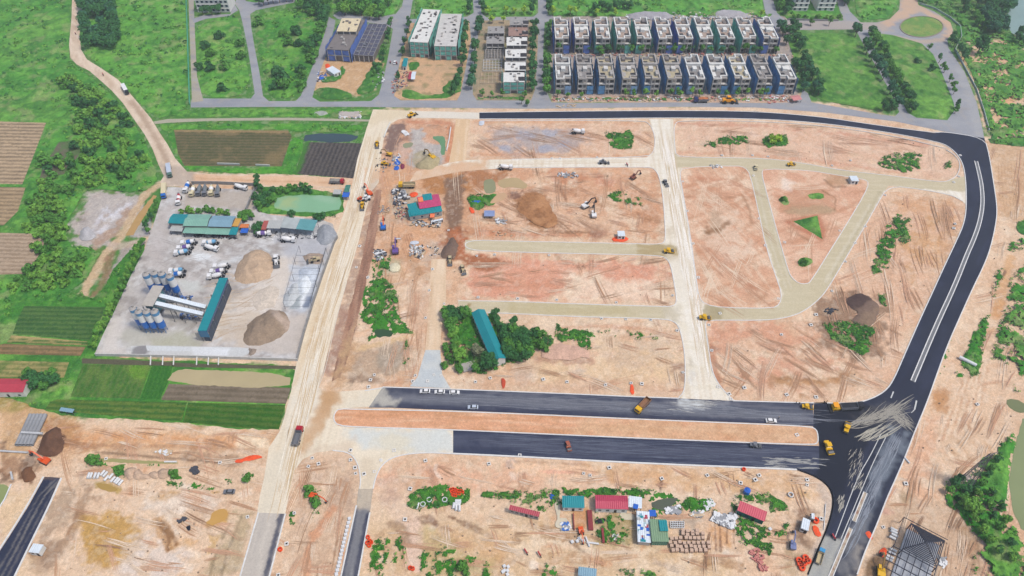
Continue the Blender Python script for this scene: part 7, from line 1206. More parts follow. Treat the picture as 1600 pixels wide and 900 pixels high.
# distant white houses
def white_house(cs, h, label, nx, fl):
    t, l, w_ = shed('white_house', cs, h, label, CGD, CW, 0, 'flat', 0, cat='house', over=.1)
    for f in range(fl):
        for i in range(nx): x = -l + (i + .5) * 2 * l / nx; MB().box(x - .9, x + .9, -w_ + .02, -w_ + .08, f * 3.3 + 1, f * 3.3 + 2.7).build('window', WGL, t)
    for f in range(1, fl + 1): MB().box(-l - .2, l + .2, -w_ - .4, -w_ + .09, f * 3.3 - .15, f * 3.3).build('cornice', CW, t)
    MB().box(-l, l, -w_, w_, h + .18, h + .5).build('parapet', CW, t)
white_house([(1240, -25), (1264, -25), (1263, -8), (1238, -8)], 13.2, 'white four-storey house left of the twin pair beside the roundabout road', 3, 4); white_house([(1278, -25), (1304, -25), (1306, -8), (1278, -8)], 13.2, 'white four-storey house right of the twin pair beside the roundabout road', 3, 4); white_house([(310, -14), (358, -14), (360, 0), (306, 0)], 9.9, 'distant white house with dark windows above the left plots', 7, 3)
# batching plant
def silo(px, py, label, group, h=16.0):
    x, y = G(px, py); t = empty('silo', x, y, 0); tag(t, label, 'silo', group); r = 1.8
    for (z0, z1, m_) in ((4.2, 8.2, PB), (8.2, 12.6, PW), (12.6, 14.4, paint('silotop', 96, 150, 196))): MB().cone((0, 0, z0), (0, 0, z1), r, r, 20, z1 > 14.3).build('shell', m_, t)
    MB().cone((0, 0, 14.4), (0, 0, 15.2), r, .7, 20).build('top_cone', CG, t); MB().cone((.3, 0, 15.0), (.3, 0, 16.2), .5, .5, 10).build('dust_filter', CG, t); MB().cone((0, 0, 2), (0, 0, 4.2), .3, r, 20).build('bottom_cone', PB, t)
    for i in range(4): q = i * math.pi / 2 + .78; MB().bar((1.5 * math.cos(q), 1.5 * math.sin(q), 0), (1.5 * math.cos(q), 1.5 * math.sin(q), 5.6), .2).build('leg', paint('legblue', 96, 130, 176), t)
    b = MB(); [b.bar((1.5 * math.cos(i * 1.571 + .78), 1.5 * math.sin(i * 1.571 + .78), .3), (1.5 * math.cos(i * 1.571 + 2.35), 1.5 * math.sin(i * 1.571 + 2.35), 4), .12) for i in range(4)]; b.build('brace', paint('legblue', 96, 130, 176), t)
    MB().bar((1.72, 0, 5), (1.72, 0, 15), .3, .1).build('ladder', STEEL, t)
for i, (x, y) in enumerate(((225, 513), (234, 518), (246, 518), (258, 518))): silo(x, y, 'blue and white cement silo, %s from the left in the lower group' % ORD[i], 'lower cement silos')
for i, (x, y) in enumerate(((244, 460), (257, 458), (268, 459), (280, 463))): silo(x, y, 'blue and white cement silo, %s from the left in the upper group' % ORD[i], 'upper cement silos')
DB = M('plant_dark', 74, 82, 96, var=.3)
t, l, w_ = shed('mixing_tower', [(238, 446), (254, 447), (241, 479), (222, 478)], 12, 'grey-roofed mixing tower between the two groups of silos', M('tower_roof', 190, 184, 176, rough=.6), DB, .3, 'flat', 0, cat='plant building', open_=True)
MB().box(-l + 1, l - 1, -w_ + 1, w_ - 1, 4, 11.6).build('mixer_room', paint('roomteal', 90, 140, 150), t); MB().box(-l, l, -w_, w_, 3.7, 3.95).build('platform', STEEL, t); b = MB(); [b.bar((-l, s * w_, 0), (l, s * w_, 11), .15).bar((l, s * w_, 0), (-l, s * w_, 11), .15) for s in (-1, 1)]; b.build('brace', STEEL, t)
def gallery(a, za, b_, zb, label):
    p, q = GV(*a, za), GV(*b_, zb); c = (p + q) / 2; t = empty('conveyor', c.x, c.y, 0); tag(t, label, 'conveyor', 'conveyor galleries'); p -= Vector((c.x, c.y, 0)); q -= Vector((c.x, c.y, 0))
    MB().bar(p, q, 2.0, 1.5).build('gallery', GREYR if zb else GREYR, t); u = Vector((0, 0, .85)); MB().bar(p + u, q + u, 2.2, .2).build('cover', WHITER, t)
    for k in (.3, .55, .8):
        m = p.lerp(q, k); d = (q - p).normalized(); n = Vector((-d.y, d.x, 0)); 
        for s in (-1, 1): MB().bar((m.x + n.x * s, m.y + n.y * s, m.z - .5), (m.x + n.x * s * 1.6, m.y + n.y * s * 1.6, 0), .2).build('leg', STEEL, t)
gallery((246, 462), 10.5, (322, 481), 5.0, 'upper inclined conveyor from mixing tower to teal hopper building'); gallery((244, 475), 10.5, (318, 492), 5.0, 'lower inclined conveyor from mixing tower to teal hopper building')
t, l, w_ = shed('hopper_building', [(356, 435), (323, 518), (309, 516), (343, 434)], 8, 'long narrow teal-roofed hopper building beside the yard heaps', TEAL, CGD, .2, 'mono', 0, cat='hopper building', open_=True)
MB().box(-l + .5, l - .5, -w_ + 1.2, w_ - .3, 0, 5.0).build('hopper', DB, t)
for k in range(5): q = -l + 1 + k * 2 * (l - 1) / 4; MB().box(q - .1, q + .1, -w_ - 2.5, w_ - .3, 0, 5.6).build('bay_divider', CG, t)
MB().box(l - .2, l, -w_, w_, 3.5, 8).build('end_sheet', paint('endblue', 30, 110, 150), t); MB().box(-l, l, w_ - .25, w_ - .12, 6.4, 7.8).build('side_sheet', paint('sideblue', 50, 76, 120), t)
# sheds in and round the yard
t, l, w_ = shed('long_shed', [(267, 334), (292, 335), (292, 350), (266, 349)], 5, 'dark teal roofed left bay of the long yard shed', TEAL, CGD, .8, 'gable', 2, cat='shed'); shed('long_shed', [(292, 335), (330, 335), (325, 354), (288, 353)], 5, 'pale green roofed middle bay of the long yard shed', TEALL, CGD, .9, 'gable', 3); shed('long_shed', [(331, 337), (367, 338), (363, 355), (326, 354)], 5, 'pale blue roofed right bay of the long yard shed', BLUER, CGD, .9, 'gable', 3)
shed('canopy', [(289, 354), (325, 355), (323, 366), (287, 364)], 3.4, 'pale green lean-to canopy along the left of the long shed', TEALL, CGD, .4, 'mono', 0, open_=True, cat='canopy'); shed('canopy', [(325, 355), (361, 356), (358, 367), (323, 366)], 3.4, 'pale green lean-to canopy along the right of the long shed', TEALL, CGD, .4, 'mono', 0, open_=True, cat='canopy'); shed('canopy', [(361, 356), (373, 356), (370, 367), (358, 367)], 3.4, 'small teal lean-to at the right end of the long shed', TEAL, CGD, .4, 'mono', 0, open_=True, cat='canopy')
shed('canopy', [(267, 351), (288, 352), (286, 362), (267, 361)], 3, 'grey lean-to at the left end of the long shed', GREYR, CGD, .3, 'mono', 0, open_=True, cat='canopy'); shed('deck_roof', [(367, 341), (375, 342), (374, 354), (363, 354)], 4, 'small ochre deck beside the pale blue bay of the long shed', M('ochre_board', 206, 164, 92), CG, .2, 'flat', 1); shed('tarp_shelter', [(375, 350), (390, 350), (388, 356), (376, 356)], 2.6, 'orange tarpaulin shelter right of the long shed', M('orange_tarp', 214, 130, 84, var=.2), CG, .3, 'gable', 0, open_=True, cat='shelter'); shed('tarp_shelter', [(376, 357), (389, 357), (387, 364), (377, 364)], 2.4, 'blue tarpaulin shelter right of the long shed', BLUET, CG, .3, 'gable', 0, open_=True, cat='shelter')
shed('workshop', [(420, 345), (442, 346), (438, 357), (417, 357)], 4.5, 'grey-roofed left bay of the small yard workshop', GREYR, CGD, .5, 'mono', 0, open_=True); shed('workshop', [(442, 340), (468, 343), (464, 358), (439, 356)], 4.5, 'patchy blue and cream roofed middle bay of the workshop', M('patchy_roof', 178, 186, 186, var=.3, scale=.15), CGD, .5, 'mono', 0, open_=True); shed('workshop', [(468, 343), (495, 345), (491, 361), (464, 358)], 4.5, 'teal-roofed right bay of the small yard workshop', ribbed('sheet_seagreen', 104, 160, 164), CGD, .5, 'mono', 0, open_=True); shed('container', [(411, 345), (419, 345), (417, 359), (409, 359)], 2.8, 'faded red container at the left of the workshop', M('container_red', 176, 96, 90), M('container_red', 176, 96, 90), .1, 'flat', 0, cat='container')
shed('guard_hut', [(540, 289), (547, 289), (547, 300), (538, 300)], 3, 'narrow green-roofed hut between pond and haul road', GREENR, CW, .4, 'gable', 1, cat='hut'); shed('tarp_shelter', [(536, 300), (547, 300), (545, 308), (535, 308)], 2.4, 'bright blue tarpaulin beside the pond corner', BLUET, CG, .3, 'gable', 0, open_=True, cat='shelter'); shed('lean_to', [(524, 297), (536, 297), (530, 304), (518, 303)], 2.4, 'pale grey lean-to over the corner of the pond', GREYR, CG, .3, 'mono', 0, open_=True)
# huts in the middle
shed('site_hut', [(640, 319), (652, 317), (654, 334), (638, 338)], 3.5, 'small teal roofed hut left of the magenta roofed shed', TEAL, CG, .4, 'mono', 1); shed('site_hut', [(652, 308), (686, 303), (689, 321), (655, 327)], 4, 'magenta roofed shed with a teal corner in the middle of the camp', ribbed('sheet_magenta', 196, 80, 120), CG, .6, 'gable', 2); shed('site_hut', [(637, 329), (690, 321), (690, 330), (640, 339)], 3.2, 'long teal roofed shed below the magenta roof', TEAL, CG, .5, 'mono', 4); shed('site_hut', [(660, 304), (675, 302), (675, 312), (661, 314)], 4.7, 'small teal roofed annex on the upper side of the magenta roof', TEAL, CG, .3, 'flat', 0); shed('tarp_shelter', [(653, 309), (661, 308), (661, 315), (654, 316)], 4.9, 'small salmon tarpaulin at the corner of the magenta roof', M('salmon_tarp', 246, 140, 100), CG, .1, 'flat', 0, cat='shelter', open_=True); shed('tarp_shelter', [(672, 334), (679, 334), (679, 340), (672, 340)], 2.5, 'small orange tarpaulin below the long teal shed', M('salmon_tarp', 246, 140, 100), CG, .1, 'flat', 0, cat='shelter', open_=True); shed('lean_to', [(676, 345), (692, 341), (692, 343), (677, 347)], 2, 'thin white board fence roof below the camp sheds', WHITER, CG, .1, 'flat', 0, open_=True)
t, l, w_ = shed('farm_shed', [(733, 489), (772, 564), (788, 562), (761, 484)], 4.2, 'long teal gable-roofed farm shed among trees in the middle', TEAL, CW, 1.6, 'gable', 9)
shed('concrete_slab', [(721, 568), (747, 562), (750, 574), (724, 582)], .5, 'grey concrete slab at the lower left of the farm shed', CG, CG, 0, 'flat', 0, cat='slab', over=.02)
shed('farmhouse', [(-30, 591), (44, 592), (40, 613), (-34, 613)], 4, 'brick-red roofed farmhouse at the left edge', M('red_tiles', 184, 70, 84, var=.15), CW, 1.0, 'gable', 4, cat='house')
# southern camp
shed('site_cabin', [(797, 790), (844, 801), (842, 808), (795, 796)], 3.2, 'thin long hut with faded red roof and grey wall', MAROON, CG, .5, 'mono', 6, cat='cabin'); shed('site_cabin', [(878, 776), (913, 776), (913, 794), (879, 793)], 3.2, 'teal roofed site office between trees and maroon rack', TEAL, CW, .6, 'mono', 3, cat='office'); shed('site_office', [(929, 773), (981, 775), (981, 796), (931, 795)], 3.4, 'wide pink-red roofed site office with white walls', REDR, CW, .7, 'gable', 4, cat='office'); shed('cabin', [(1155, 783), (1199, 801), (1194, 815), (1153, 798)], 3.2, 'tilted pink-red roofed hut with dark green walls on the right', ribbed('sheet_rose', 206, 96, 110), M('green_wall', 40, 110, 96), .5, 'mono', 4, cat='hut')
shed('store', [(1016, 812), (1043, 812), (1043, 847), (1017, 846)], 3.6, 'teal and translucent green roofed store beside the brick pallets', ribbed('sheet_sage', 130, 158, 128), GREENR, .4, 'mono', 0); shed('store_annex', [(1030, 813), (1043, 813), (1043, 830), (1030, 830)], 4.3, 'dark teal sheet roof on the upper corner of the store', TEAL, GREENR, .1, 'flat', 0, open_=True, cat='roof')
# patchwork roof of salvaged sheets
c, a, l, w_ = localise([(995, 798), (1016, 799), (1016, 848), (996, 846)], 3.2); t = empty('patchwork_roof', c.x, c.y, a); tag(t, 'long shelter roofed with white, blue and teal salvaged sheets', 'shelter'); q = random.Random(9)
MB().box(-l, l, -w_, w_, 2.9, 3.05).build('roof', WHITER, t); MB().box(-l + .3, l - .3, -w_ + .3, w_ - .3, 0, 2.9).build('wall', CG, t)
for i in range(30): x, y = q.uniform(-l, l - 1.4), q.uniform(-w_, w_ - 1.4); MB().box(x, x + q.uniform(.8, 1.6), y, y + q.uniform(.7, 1.5), 3.06, 3.08 + i * .004).build('sheet', q.choice([WHITER, WHITER, BLUET, TEAL, BLUER, GREYR, MAROON]), t)
shed('canopy', [(982, 775), (1004, 777), (1002, 795), (982, 792)], 3.0, 'white and blue patched canopy right of the wide red roofed office', WHITER, CG, .2, 'flat', 0, open_=True, cat='canopy'); shed('tarp_shelter', [(991, 787), (998, 789), (996, 796), (988, 794)], 3.3, 'small blue tarpaulin at the corner of the patched canopy', BLUET, CG, .1, 'flat', 0, open_=True, cat='shelter'); shed('tarp_shelter', [(1015, 797), (1025, 797), (1025, 807), (1014, 807)], 2.8, 'bright blue tarpaulin at the top of the patchwork roof', BLUET, CG, .1, 'flat', 0, open_=True, cat='shelter')
# white utility cabins
for (cs, lb) in (([(966, 361), (976, 361), (977, 369), (964, 369)], 'white cabin with orange pipes beside the upper cross road'), ([(1329, 275), (1340, 275), (1341, 283), (1328, 283)], 'white cabin at the top of the triangular plot'), ([(50, 850), (67, 850), (62, 866), (47, 862)], 'white cabin beside the southwestern black road'), ([(1256, 809), (1268, 814), (1261, 829), (1250, 825)], 'large white cabin beside the curved kerb in the south'), ([(1269, 802), (1274, 803), (1271, 811), (1267, 810)], 'narrow white box behind the large white cabin'), ([(517, 106), (528, 98), (524, 117), (514, 118)], 'long white container on the soil lot below the cobalt-netted block')): shed('cabin', cs, 2.6, lb, WHITER, CW, .1, 'flat', 2, cat='cabin', over=.1)
shed('site_hut', [(631, 91), (638, 91), (635, 104), (628, 104)], 3, 'small teal roofed hut at the corner of the soil lot', TEAL, CW, .3, 'flat', 1); shed('tarp_shelter', [(645, 112), (651, 112), (648, 124), (641, 124)], 2.2, 'white and red tarpaulin tunnel beside the street', WHITER, CG, .8, 'gable', 0, open_=True, cat='shelter'); shed('tarp_shelter', [(640, 112), (644, 112), (641, 124), (637, 124)], 2.0, 'red tarpaulin strip beside the white tunnel', MAROON, CG, .3, 'gable', 0, open_=True, cat='shelter'); shed('lean_to', [(96, 637), (118, 640), (112, 645), (92, 642)], 2.2, 'grey sheet shelter at the edge of the vegetable rows', BLUER, CG, .2, 'mono', 0, open_=True)
shed('tarp_shelter', [(757, 329), (773, 329), (773, 338), (756, 338)], 1.8, 'blue grey tarpaulin on bare soil right of the dark track', M('slate_tarp', 140, 156, 196), CG, .3, 'gable', 0, open_=True, cat='shelter'); shed('lean_to', [(904, 885), (934, 890), (930, 902), (903, 900)], 2.2, 'pale blue corrugated shelter at the bottom edge', BLUER, CG, .2, 'mono', 0, open_=True); shed('tarp_shelter', [(1237, 150), (1250, 148), (1250, 156), (1236, 158)], 2.4, 'pink and white tarpaulin shelter right of the lower villas', M('pink_tarp', 206, 140, 140, var=.3), CG, .6, 'gable', 0, open_=True, cat='shelter')
# walls, structures and small things
def wallrun(pts, h, th, m, name, label, cat, z=0):
    P = GP(pts); b = MB(); n = len(P)
    for i in range(n - 1): a, c = Vector(P[i]), Vector(P[i + 1]); b.bar((a.x, a.y, h / 2 + z), (c.x, c.y, h / 2 + z), th, h)
    o = b.build(name, m); tag(o, label, cat); return o
BW = M('block_wall', 150, 150, 150, var=.25, scale=.5)
wallrun([(528, 372), (523, 380), (505, 430), (490, 475), (476, 520), (465, 563)], 2.2, .3, BW, 'boundary_wall', 'grey block wall between batching yard and pale haul road', 'wall'); wallrun([(402, 292), (396, 305), (385, 330)], 2.4, .4, BW, 'yard_wall', 'slanting grey block wall at the right of the truck yard', 'wall'); wallrun([(300, 288), (340, 288), (400, 291)], 2.2, .3, BW, 'yard_wall', 'grey block wall behind the row of mixer trucks', 'wall'); wallrun([(150, 556), (300, 559), (466, 564)], 1.8, .35, M('pale_wall', 206, 204, 200, var=.2), 'boundary_wall', 'pale wall along the ditch south of the batching yard', 'wall')
for i, x in enumerate((237, 256, 273, 309, 327, 343)): o = MB().bar((*G(x, 557), .9), (*G(x - 1, 572), .9), .45, .45).build('concrete_beam', CW); tag(o, 'white concrete beam crossing the ditch south of the batching yard', 'beam', 'beams across the ditch')
wallrun([(291, -12), (293, 40), (295, 100), (297, 164)], 2.2, .2, M('teal_fence', 96, 190, 160), 'fence', 'thin teal fence between meadow and grey footpath', 'fence')
wallrun([(1436, 6), (1460, 14), (1484, 28), (1500, 42), (1502, 58), (1492, 78), (1508, 108), (1525, 140), (1537, 175), (1545, 205)], 1.2, .3, M('faded_wall', 176, 190, 184, var=.5, scale=.1), 'roadside_wall', 'broken white wall following the curving grey road', 'wall')
wallrun([(1230, 31), (1268, 32.5), (1310, 33)], 1.4, .3, BW, 'garden_wall', 'low wall in front of the white twin villas', 'wall')
# heaps
def heap(name, pts, h, col, label, cat='heap', slope=.6, ops=(), step=.8):
    P = GP(pts)
    o = sheet(name, pts, .06, col, [tint(2.5, tuple(c * .72 for c in col), .4, .5, .68, 3)] + list(ops) + [gain(1, .08)], m=SOIL, step=step, jit=1.6, kind='thing', flat=False, sm=1, relief=lambda X, Y, d: np.minimum(d * slope, h) * (.45 + 1.05 * fbm(X, Y, 5, 2, 5)) + np.minimum(d, .5) * .2, label=label, cat=cat)
heap('sand_heap', [(385, 395), (402, 390), (425, 398), (432, 415), (425, 432), (405, 441), (372, 443), (362, 435), (368, 415)], 3.6, C(196, 172, 148), 'large tan sand heap beside the three white mixer trucks'); heap('gravel_heap', [(392, 500), (415, 486), (440, 486), (456, 500), (452, 515), (435, 532), (410, 540), (390, 540), (378, 528)], 3, C(156, 138, 120), 'large brown gravel heap at the lower end of the batching yard', ops=[blob([(420, 486), (456, 498), (450, 515), (430, 500)], C(196, 178, 164), .8)])
heap('white_heap', [(440, 470), (450, 455), (462, 440), (470, 450), (460, 475), (448, 484)], 1.4, C(200, 204, 206), 'pale grey gravel spread at the left edge of the framed bays', slope=.4); heap('grey_heap', [(468, 418), (500, 417), (494, 440), (486, 444), (466, 436)], 1.8, C(206, 214, 224), 'pale blue grey sand spread in the upper framed bay', slope=.4); heap('tan_heap', [(400, 455), (425, 445), (440, 455), (430, 480), (405, 486), (392, 475)], .8, C(214, 202, 188), 'low pale tan gravel spread in the middle of the yard', slope=.2)
heap('grey_heap', [(490, 372), (500, 352), (515, 350), (527, 362), (522, 378), (505, 385)], 3, C(160, 164, 170), 'grey gravel heap in the upper right corner of the yard'); heap('gravel_heap', [(476, 395), (505, 396), (506, 412), (472, 412)], 1.2, C(176, 158, 142), 'low tan gravel heap under the wire frame beside the loader'); heap('white_heap', [(470, 432), (482, 428), (488, 436), (484, 456), (472, 463), (464, 450)], 1.5, C(232, 238, 242), 'bright white sand heap inside the wire-framed bay')
g7 = 'tan gravel heaps in a row in the southwest'
for (x, y, r, l) in ((204, 739, 12, 'leftmost largest'), (218, 741, 9, 'second'), (227, 744, 7, 'third'), (240, 741, 9, 'fourth'), (255, 740, 11, 'rightmost')):
    heap('gravel_heap', [(x + r * math.cos(t * math.tau / 10), y + r * .85 * math.sin(t * math.tau / 10)) for t in range(10)], 2.4, C(202, 176, 154), '%s tan gravel heap of the row of five in the southwest' % l, slope=1.0)
heap('soil_heap', [(30, 735), (48, 729), (58, 742), (50, 755), (32, 752)], 2.2, C(122, 88, 66), 'dark brown soil heap beside the black southwestern road'); heap('soil_heap', [(76, 670), (88, 664), (101, 684), (99, 704), (84, 712), (55, 710), (60, 692)], 2.2, C(110, 82, 66), 'dark brown soil heap right of the long concrete pipes'); heap('soil_heap', [(1320, 464), (1345, 459), (1362, 466), (1376, 480), (1372, 500), (1352, 512), (1330, 504), (1340, 488), (1322, 476)], .6, C(128, 108, 96), 'dark soil heap above the green patch in the eastern block', ops=[blob([(1318, 462), (1348, 456), (1360, 468), (1345, 480), (1322, 478)], C(78, 62, 60), .9, 1, 2), blob([(1340, 490), (1372, 484), (1368, 508), (1346, 512)], C(146, 124, 104), .7, 1, 2)], slope=.2)
heap('soil_heap', [(820, 302), (848, 301), (862, 325), (873, 348), (862, 356), (830, 350), (804, 320)], 1.3, C(172, 126, 90), 'broad brown heap of spread soil in the upper middle plot', slope=.1, ops=[tint(2, C(140, 98, 68), .6, .5, .65, 1), tint(5, C(196, 150, 112), .6, .5, .65, 2)]); heap('soil_heap', [(665, 244), (676, 236), (690, 252), (684, 262), (660, 266), (648, 258)], 1.5, C(178, 166, 134), 'khaki heap in the middle of the grey mortar pit'); heap('soil_heap', [(700, 376), (710, 367), (716, 380), (714, 396), (706, 404), (690, 402), (692, 390)], 1.2, C(122, 102, 90), 'dark tongue of dumped soil below the dark track')
heap('grey_heap', [(122, 365), (135, 350), (150, 360), (150, 372), (130, 378)], 1.5, C(190, 188, 190), 'pale grey heap on the gravel patch west of the lane'); heap('soil_heap', [(862, 540), (880, 535), (925, 548), (922, 562), (842, 560), (845, 545)], 1.2, C(214, 178, 158), 'low pink soil bank below the thicket', slope=.3)
heap('rubble_heap', [(975, 24), (1000, 18), (1040, 20), (1060, 26), (1040, 31), (985, 30)], 2, C(172, 170, 176), 'grey rubble heap behind the upper villas on the left'); heap('rubble_heap', [(1110, 20), (1135, 15), (1160, 20), (1180, 28), (1120, 29)], 2, C(178, 176, 180), 'grey rubble heap behind the upper villas on the right'); heap('straw_heap', [(528, 176), (545, 173), (566, 175), (564, 184), (540, 185), (529, 182)], 1.0, C(190, 182, 176), 'pale rubble heap at the end of the northern green strip'); heap('straw_heap', [(489, 176), (500, 173), (515, 176), (512, 180), (492, 180)], .8, C(170, 176, 168), 'small pale heap in the northern green strip')
heap('mulch_heap', [(385, 545), (400, 543), (402, 552), (390, 556)], .8, C(156, 142, 130), 'low gravel heap at the end of the pale concrete strip')
o = sheet('washed_sand', [(606, 418), (612, 411), (622, 411), (627, 418), (622, 425), (610, 425)], .2, C(222, 214, 186), [gain(1, .06)], m=SOIL, step=.8, jit=.3, kind='thing', flat=False, sm=1, label='round cream sand heap below the purple and red machine', cat='heap', relief=lambda X, Y, d: np.minimum(d * .5, .9))
# wire frame over the gravel bays
F_ = [(470, 395), (512, 398), (506, 415), (462, 413), (500, 425), (460, 440), (495, 448), (453, 465), (488, 482), (446, 483)]
t = empty('bay_structure', *G(480, 445)); tag(t, 'rusted open steel frame standing over the gravel bays', 'steel frame'); ox, oy = G(480, 445); rel = lambda x, y, z: (G(x, y)[0] - ox, G(x, y)[1] - oy, z)
for (x, y) in F_: MB().bar(rel(x, y, 0), rel(x, y, 5), .14).build('post', STEEL, t)
b = MB()
for i in range(9): y = 400 + i * 10; xl = 466 - (y - 400) * .25; xr = 508 - (y - 400) * .27; b.bar(rel(xl, y + 10, 5), rel(xr, y + 10, 5), .09)
b.bar(rel(470, 395, 5), rel(446, 483, 5), .12).bar(rel(512, 398, 5), rel(488, 482, 5), .3); b.build('beam', STEEL, t)
# pavilion roof frame
c0 = G(1425, 817, 5); c1 = G(1477, 844, 5); a = math.atan2(c1[1] - c0[1], c1[0] - c0[0]); S = math.hypot(c1[0] - c0[0], c1[1] - c0[1]); cx = (c0[0] + c1[0]) / 2 + math.sin(a) * S * .5; cy = (c0[1] + c1[1]) / 2 - math.cos(a) * S * .5
t = empty('pavilion', cx, cy, a); tag(t, 'black steel skeleton of a stepped pyramid roof at the lower right', 'steel frame'); h = S / 2; BM = M('black_steel', 38, 42, 58, rough=.5)
for k in range(10): r_ = h * (1 - k / 10); z = 4.5 + k * .2; b = MB(); [b.bar(p, q, .3, .2) for p, q in (((-r_, -r_, z), (r_, -r_, z)), ((r_, -r_, z), (r_, r_, z)), ((r_, r_, z), (-r_, r_, z)), ((-r_, r_, z), (-r_, -r_, z)))]; b.build('purlin_ring', BM, t)
for sx, sy in ((1, 1), (1, -1), (-1, 1), (-1, -1)): MB().bar((sx * h, sy * h, 4.5), (0, 0, 6.5), .3).build('hip_beam', BM, t); MB().bar((sx * h, sy * h, 0), (sx * h, sy * h, 4.5), .3).build('post', BM, t)
for i in range(6): x = -h + i * 2 * h / 5; MB().bar((x, -h, 4.4), (x, -h - 11, 4.4), .25).build('rafter', BM, t)
for i in range(4): MB().bar((-h - 3, -h - 1 - i * 3.3, 4.5), (h, -h - 1 - i * 3.3, 4.5), .25).build('rafter', BM, t)
MB().bar((-h - 3, h + 1, 4.5), (h + 1, h + 1, 4.5), .2).bar((-h - 3, h + 1, 4.5), (-h - 3, -h - 11, 4.5), .2).bar((-h - 3, h + 1, 0), (-h - 3, h + 1, 4.5), .2).bar((-h - 3, -h, 0), (-h - 3, -h, 4.5), .2).build('outer_frame', BM, t); MB().box(-h, h, -h - 11, h, .1, .3).build('floor', M('pale_slab', 178, 182, 190, var=.2), t)
# pylon
x, y = G(1506, 757); t = empty('lattice_pylon', x, y, .4); tag(t, 'grey steel lattice pylon rising from the green bank', 'pylon'); PH = 23
for sx, sy in ((1, 1), (1, -1), (-1, 1), (-1, -1)): MB().bar((sx * 2.2, sy * 2.2, 0), (sx * .4, sy * .4, PH), .22).build('leg', STEEL, t)
b = MB(); rr = lambda z: 2.2 - 1.8 * z / PH
for k in range(10):
    z0, z1 = k * 2.2, (k + 1) * 2.2; q0, q1 = rr(z0), rr(z1)
    for (p, q) in (((-1, -1), (1, -1)), ((1, -1), (1, 1)), ((1, 1), (-1, 1)), ((-1, 1), (-1, -1))): b.bar((p[0] * q0, p[1] * q0, z0), (q[0] * q1, q[1] * q1, z1), .1).bar((q[0] * q0, q[1] * q0, z0), (p[0] * q1, p[1] * q1, z1), .1)
b.build('bracing', STEEL, t)
for z in (15, 18.5, 22): MB().bar((-3.5, 0, z), (3.5, 0, z), .2).bar((-3.5, 0, z), (0, 0, z + 1), .1).bar((3.5, 0, z), (0, 0, z + 1), .1).build('crossarm', STEEL, t)
# manhole rings
mm_ = MB(); [mm_.box(*q, 0, .45) for q in ((-.75, .75, -.75, -.4), (-.75, .75, .4, .75), (-.75, -.4, -.4, .4), (.4, .75, -.4, .4))]; mr_ = mm_.mesh('manhole_ring'); mr_.materials.append(M('precast_white', 232, 230, 226)); mh_ = MB().box(-.4, .4, -.4, .4, .02, .05).mesh('manhole_opening'); mh_.materials.append(M('black_void', 16, 14, 14, rough=1))
q = random.Random(4)
for (x, y) in ((686, 353), (701, 360), (682, 390), (676, 421), (671, 454), (665, 497), (557, 418), (562, 385), (575, 434), (585, 586), (579, 594), (576, 605), (678, 586), (668, 596), (649, 587), (689, 587), (645, 596), (743, 597), (766, 591), (849, 593), (886, 597), (946, 602), (986, 599), (1067, 582), (1058, 517), (1017, 500), (978, 499), (940, 498), (963, 473), (870, 469), (809, 467), (747, 465), (694, 475), (1051, 462), (1125, 490), (1108, 508), (1112, 548), (1122, 605), (1139, 616), (1163, 606), (1142, 624), (1229, 617), (1275, 621), (1267, 508), (1221, 523), (1216, 467), (1275, 492), (1300, 455), (1321, 409), (1352, 354), (1312, 361), (1336, 380), (1383, 305), (1300, 259), (1329, 251), (1226, 379), (1196, 384), (1186, 342), (1177, 275), (1128, 243), (1176, 243), (1200, 245), (1091, 434), (1083, 381), (1074, 330), (1067, 284), (1003, 600), (912, 740), (1034, 748), (1105, 743), (1186, 743), (952, 731), (922, 743), (1157, 755), (1180, 750), (812, 712), (665, 720), (764, 725), (616, 704), (548, 704), (556, 740), (569, 741), (585, 737), (488, 716), (498, 725), (482, 729), (548, 719), (555, 731), (595, 719), (596, 720), (460, 802), (448, 850), (435, 899), (387, 808), (344, 723), (1245, 680), (1261, 750), (1261, 758), (1492, 350), (1490, 285), (1498, 276), (1500, 243), (1490, 357), (745, 400), (773, 398), (858, 399), (875, 248), (933, 246), (862, 248), (1527, 632), (1415, 756), (1380, 824), (166, 717), (641, 764), (633, 812), (1283, 811)):
    X, Y = G(x, y); t = empty('manhole', X, Y, q.uniform(-.4, .4), .02); t.scale = (q.uniform(.75, 1.05),) * 3; tag(t, 'square white precast manhole ring with a dark opening on the site ground', 'manhole', 'precast manhole rings'); link('ring', mr_, None, t); link('opening', mh_, None, t)
# pipes, coils, pallets
def pipe(x, y, dx, dy, L, r, m, label, group=None, z=0, name='concrete_pipe'):
    X, Y = G(x, y); a = ang((x, y), (x + dx, y + dy)); b = MB(); n = 14
    for (r0, e) in ((r, 1), (r * .78, -1)):
        i = len(b.v)
        for s in (-L / 2, L / 2): b.v += [(s, r0 * math.cos(k * math.tau / n), r0 * math.sin(k * math.tau / n)) for k in range(n)]
        b.f += [(i + k, i + (k + 1) % n, i + n + (k + 1) % n, i + n + k)[::e] for k in range(n)]
    for k in range(n): k2 = (k + 1) % n; b.f += [(k, 2 * n + k, 2 * n + k2, k2), (n + k, n + k2, 3 * n + k2, 3 * n + k)]
    o = b.build(name, m); o.location = (X, Y, r + z); o.rotation_euler = (0, 0, a); tag(o, label, 'pipe', group)
PCX = M('precast_grey', 198, 200, 202, var=.15); CUL = M('culvert_grey', 150, 152, 156, var=.25, scale=.4); PWH = M('precast_bright', 226, 228, 230, var=.08)
for i in range(5): pipe(39 + i * 5.6, 673, -23, 50, 15, .9, CUL, 'long grey concrete culvert pipe, %s from the left beside the orange excavator' % ORD[i], 'long culvert pipes')
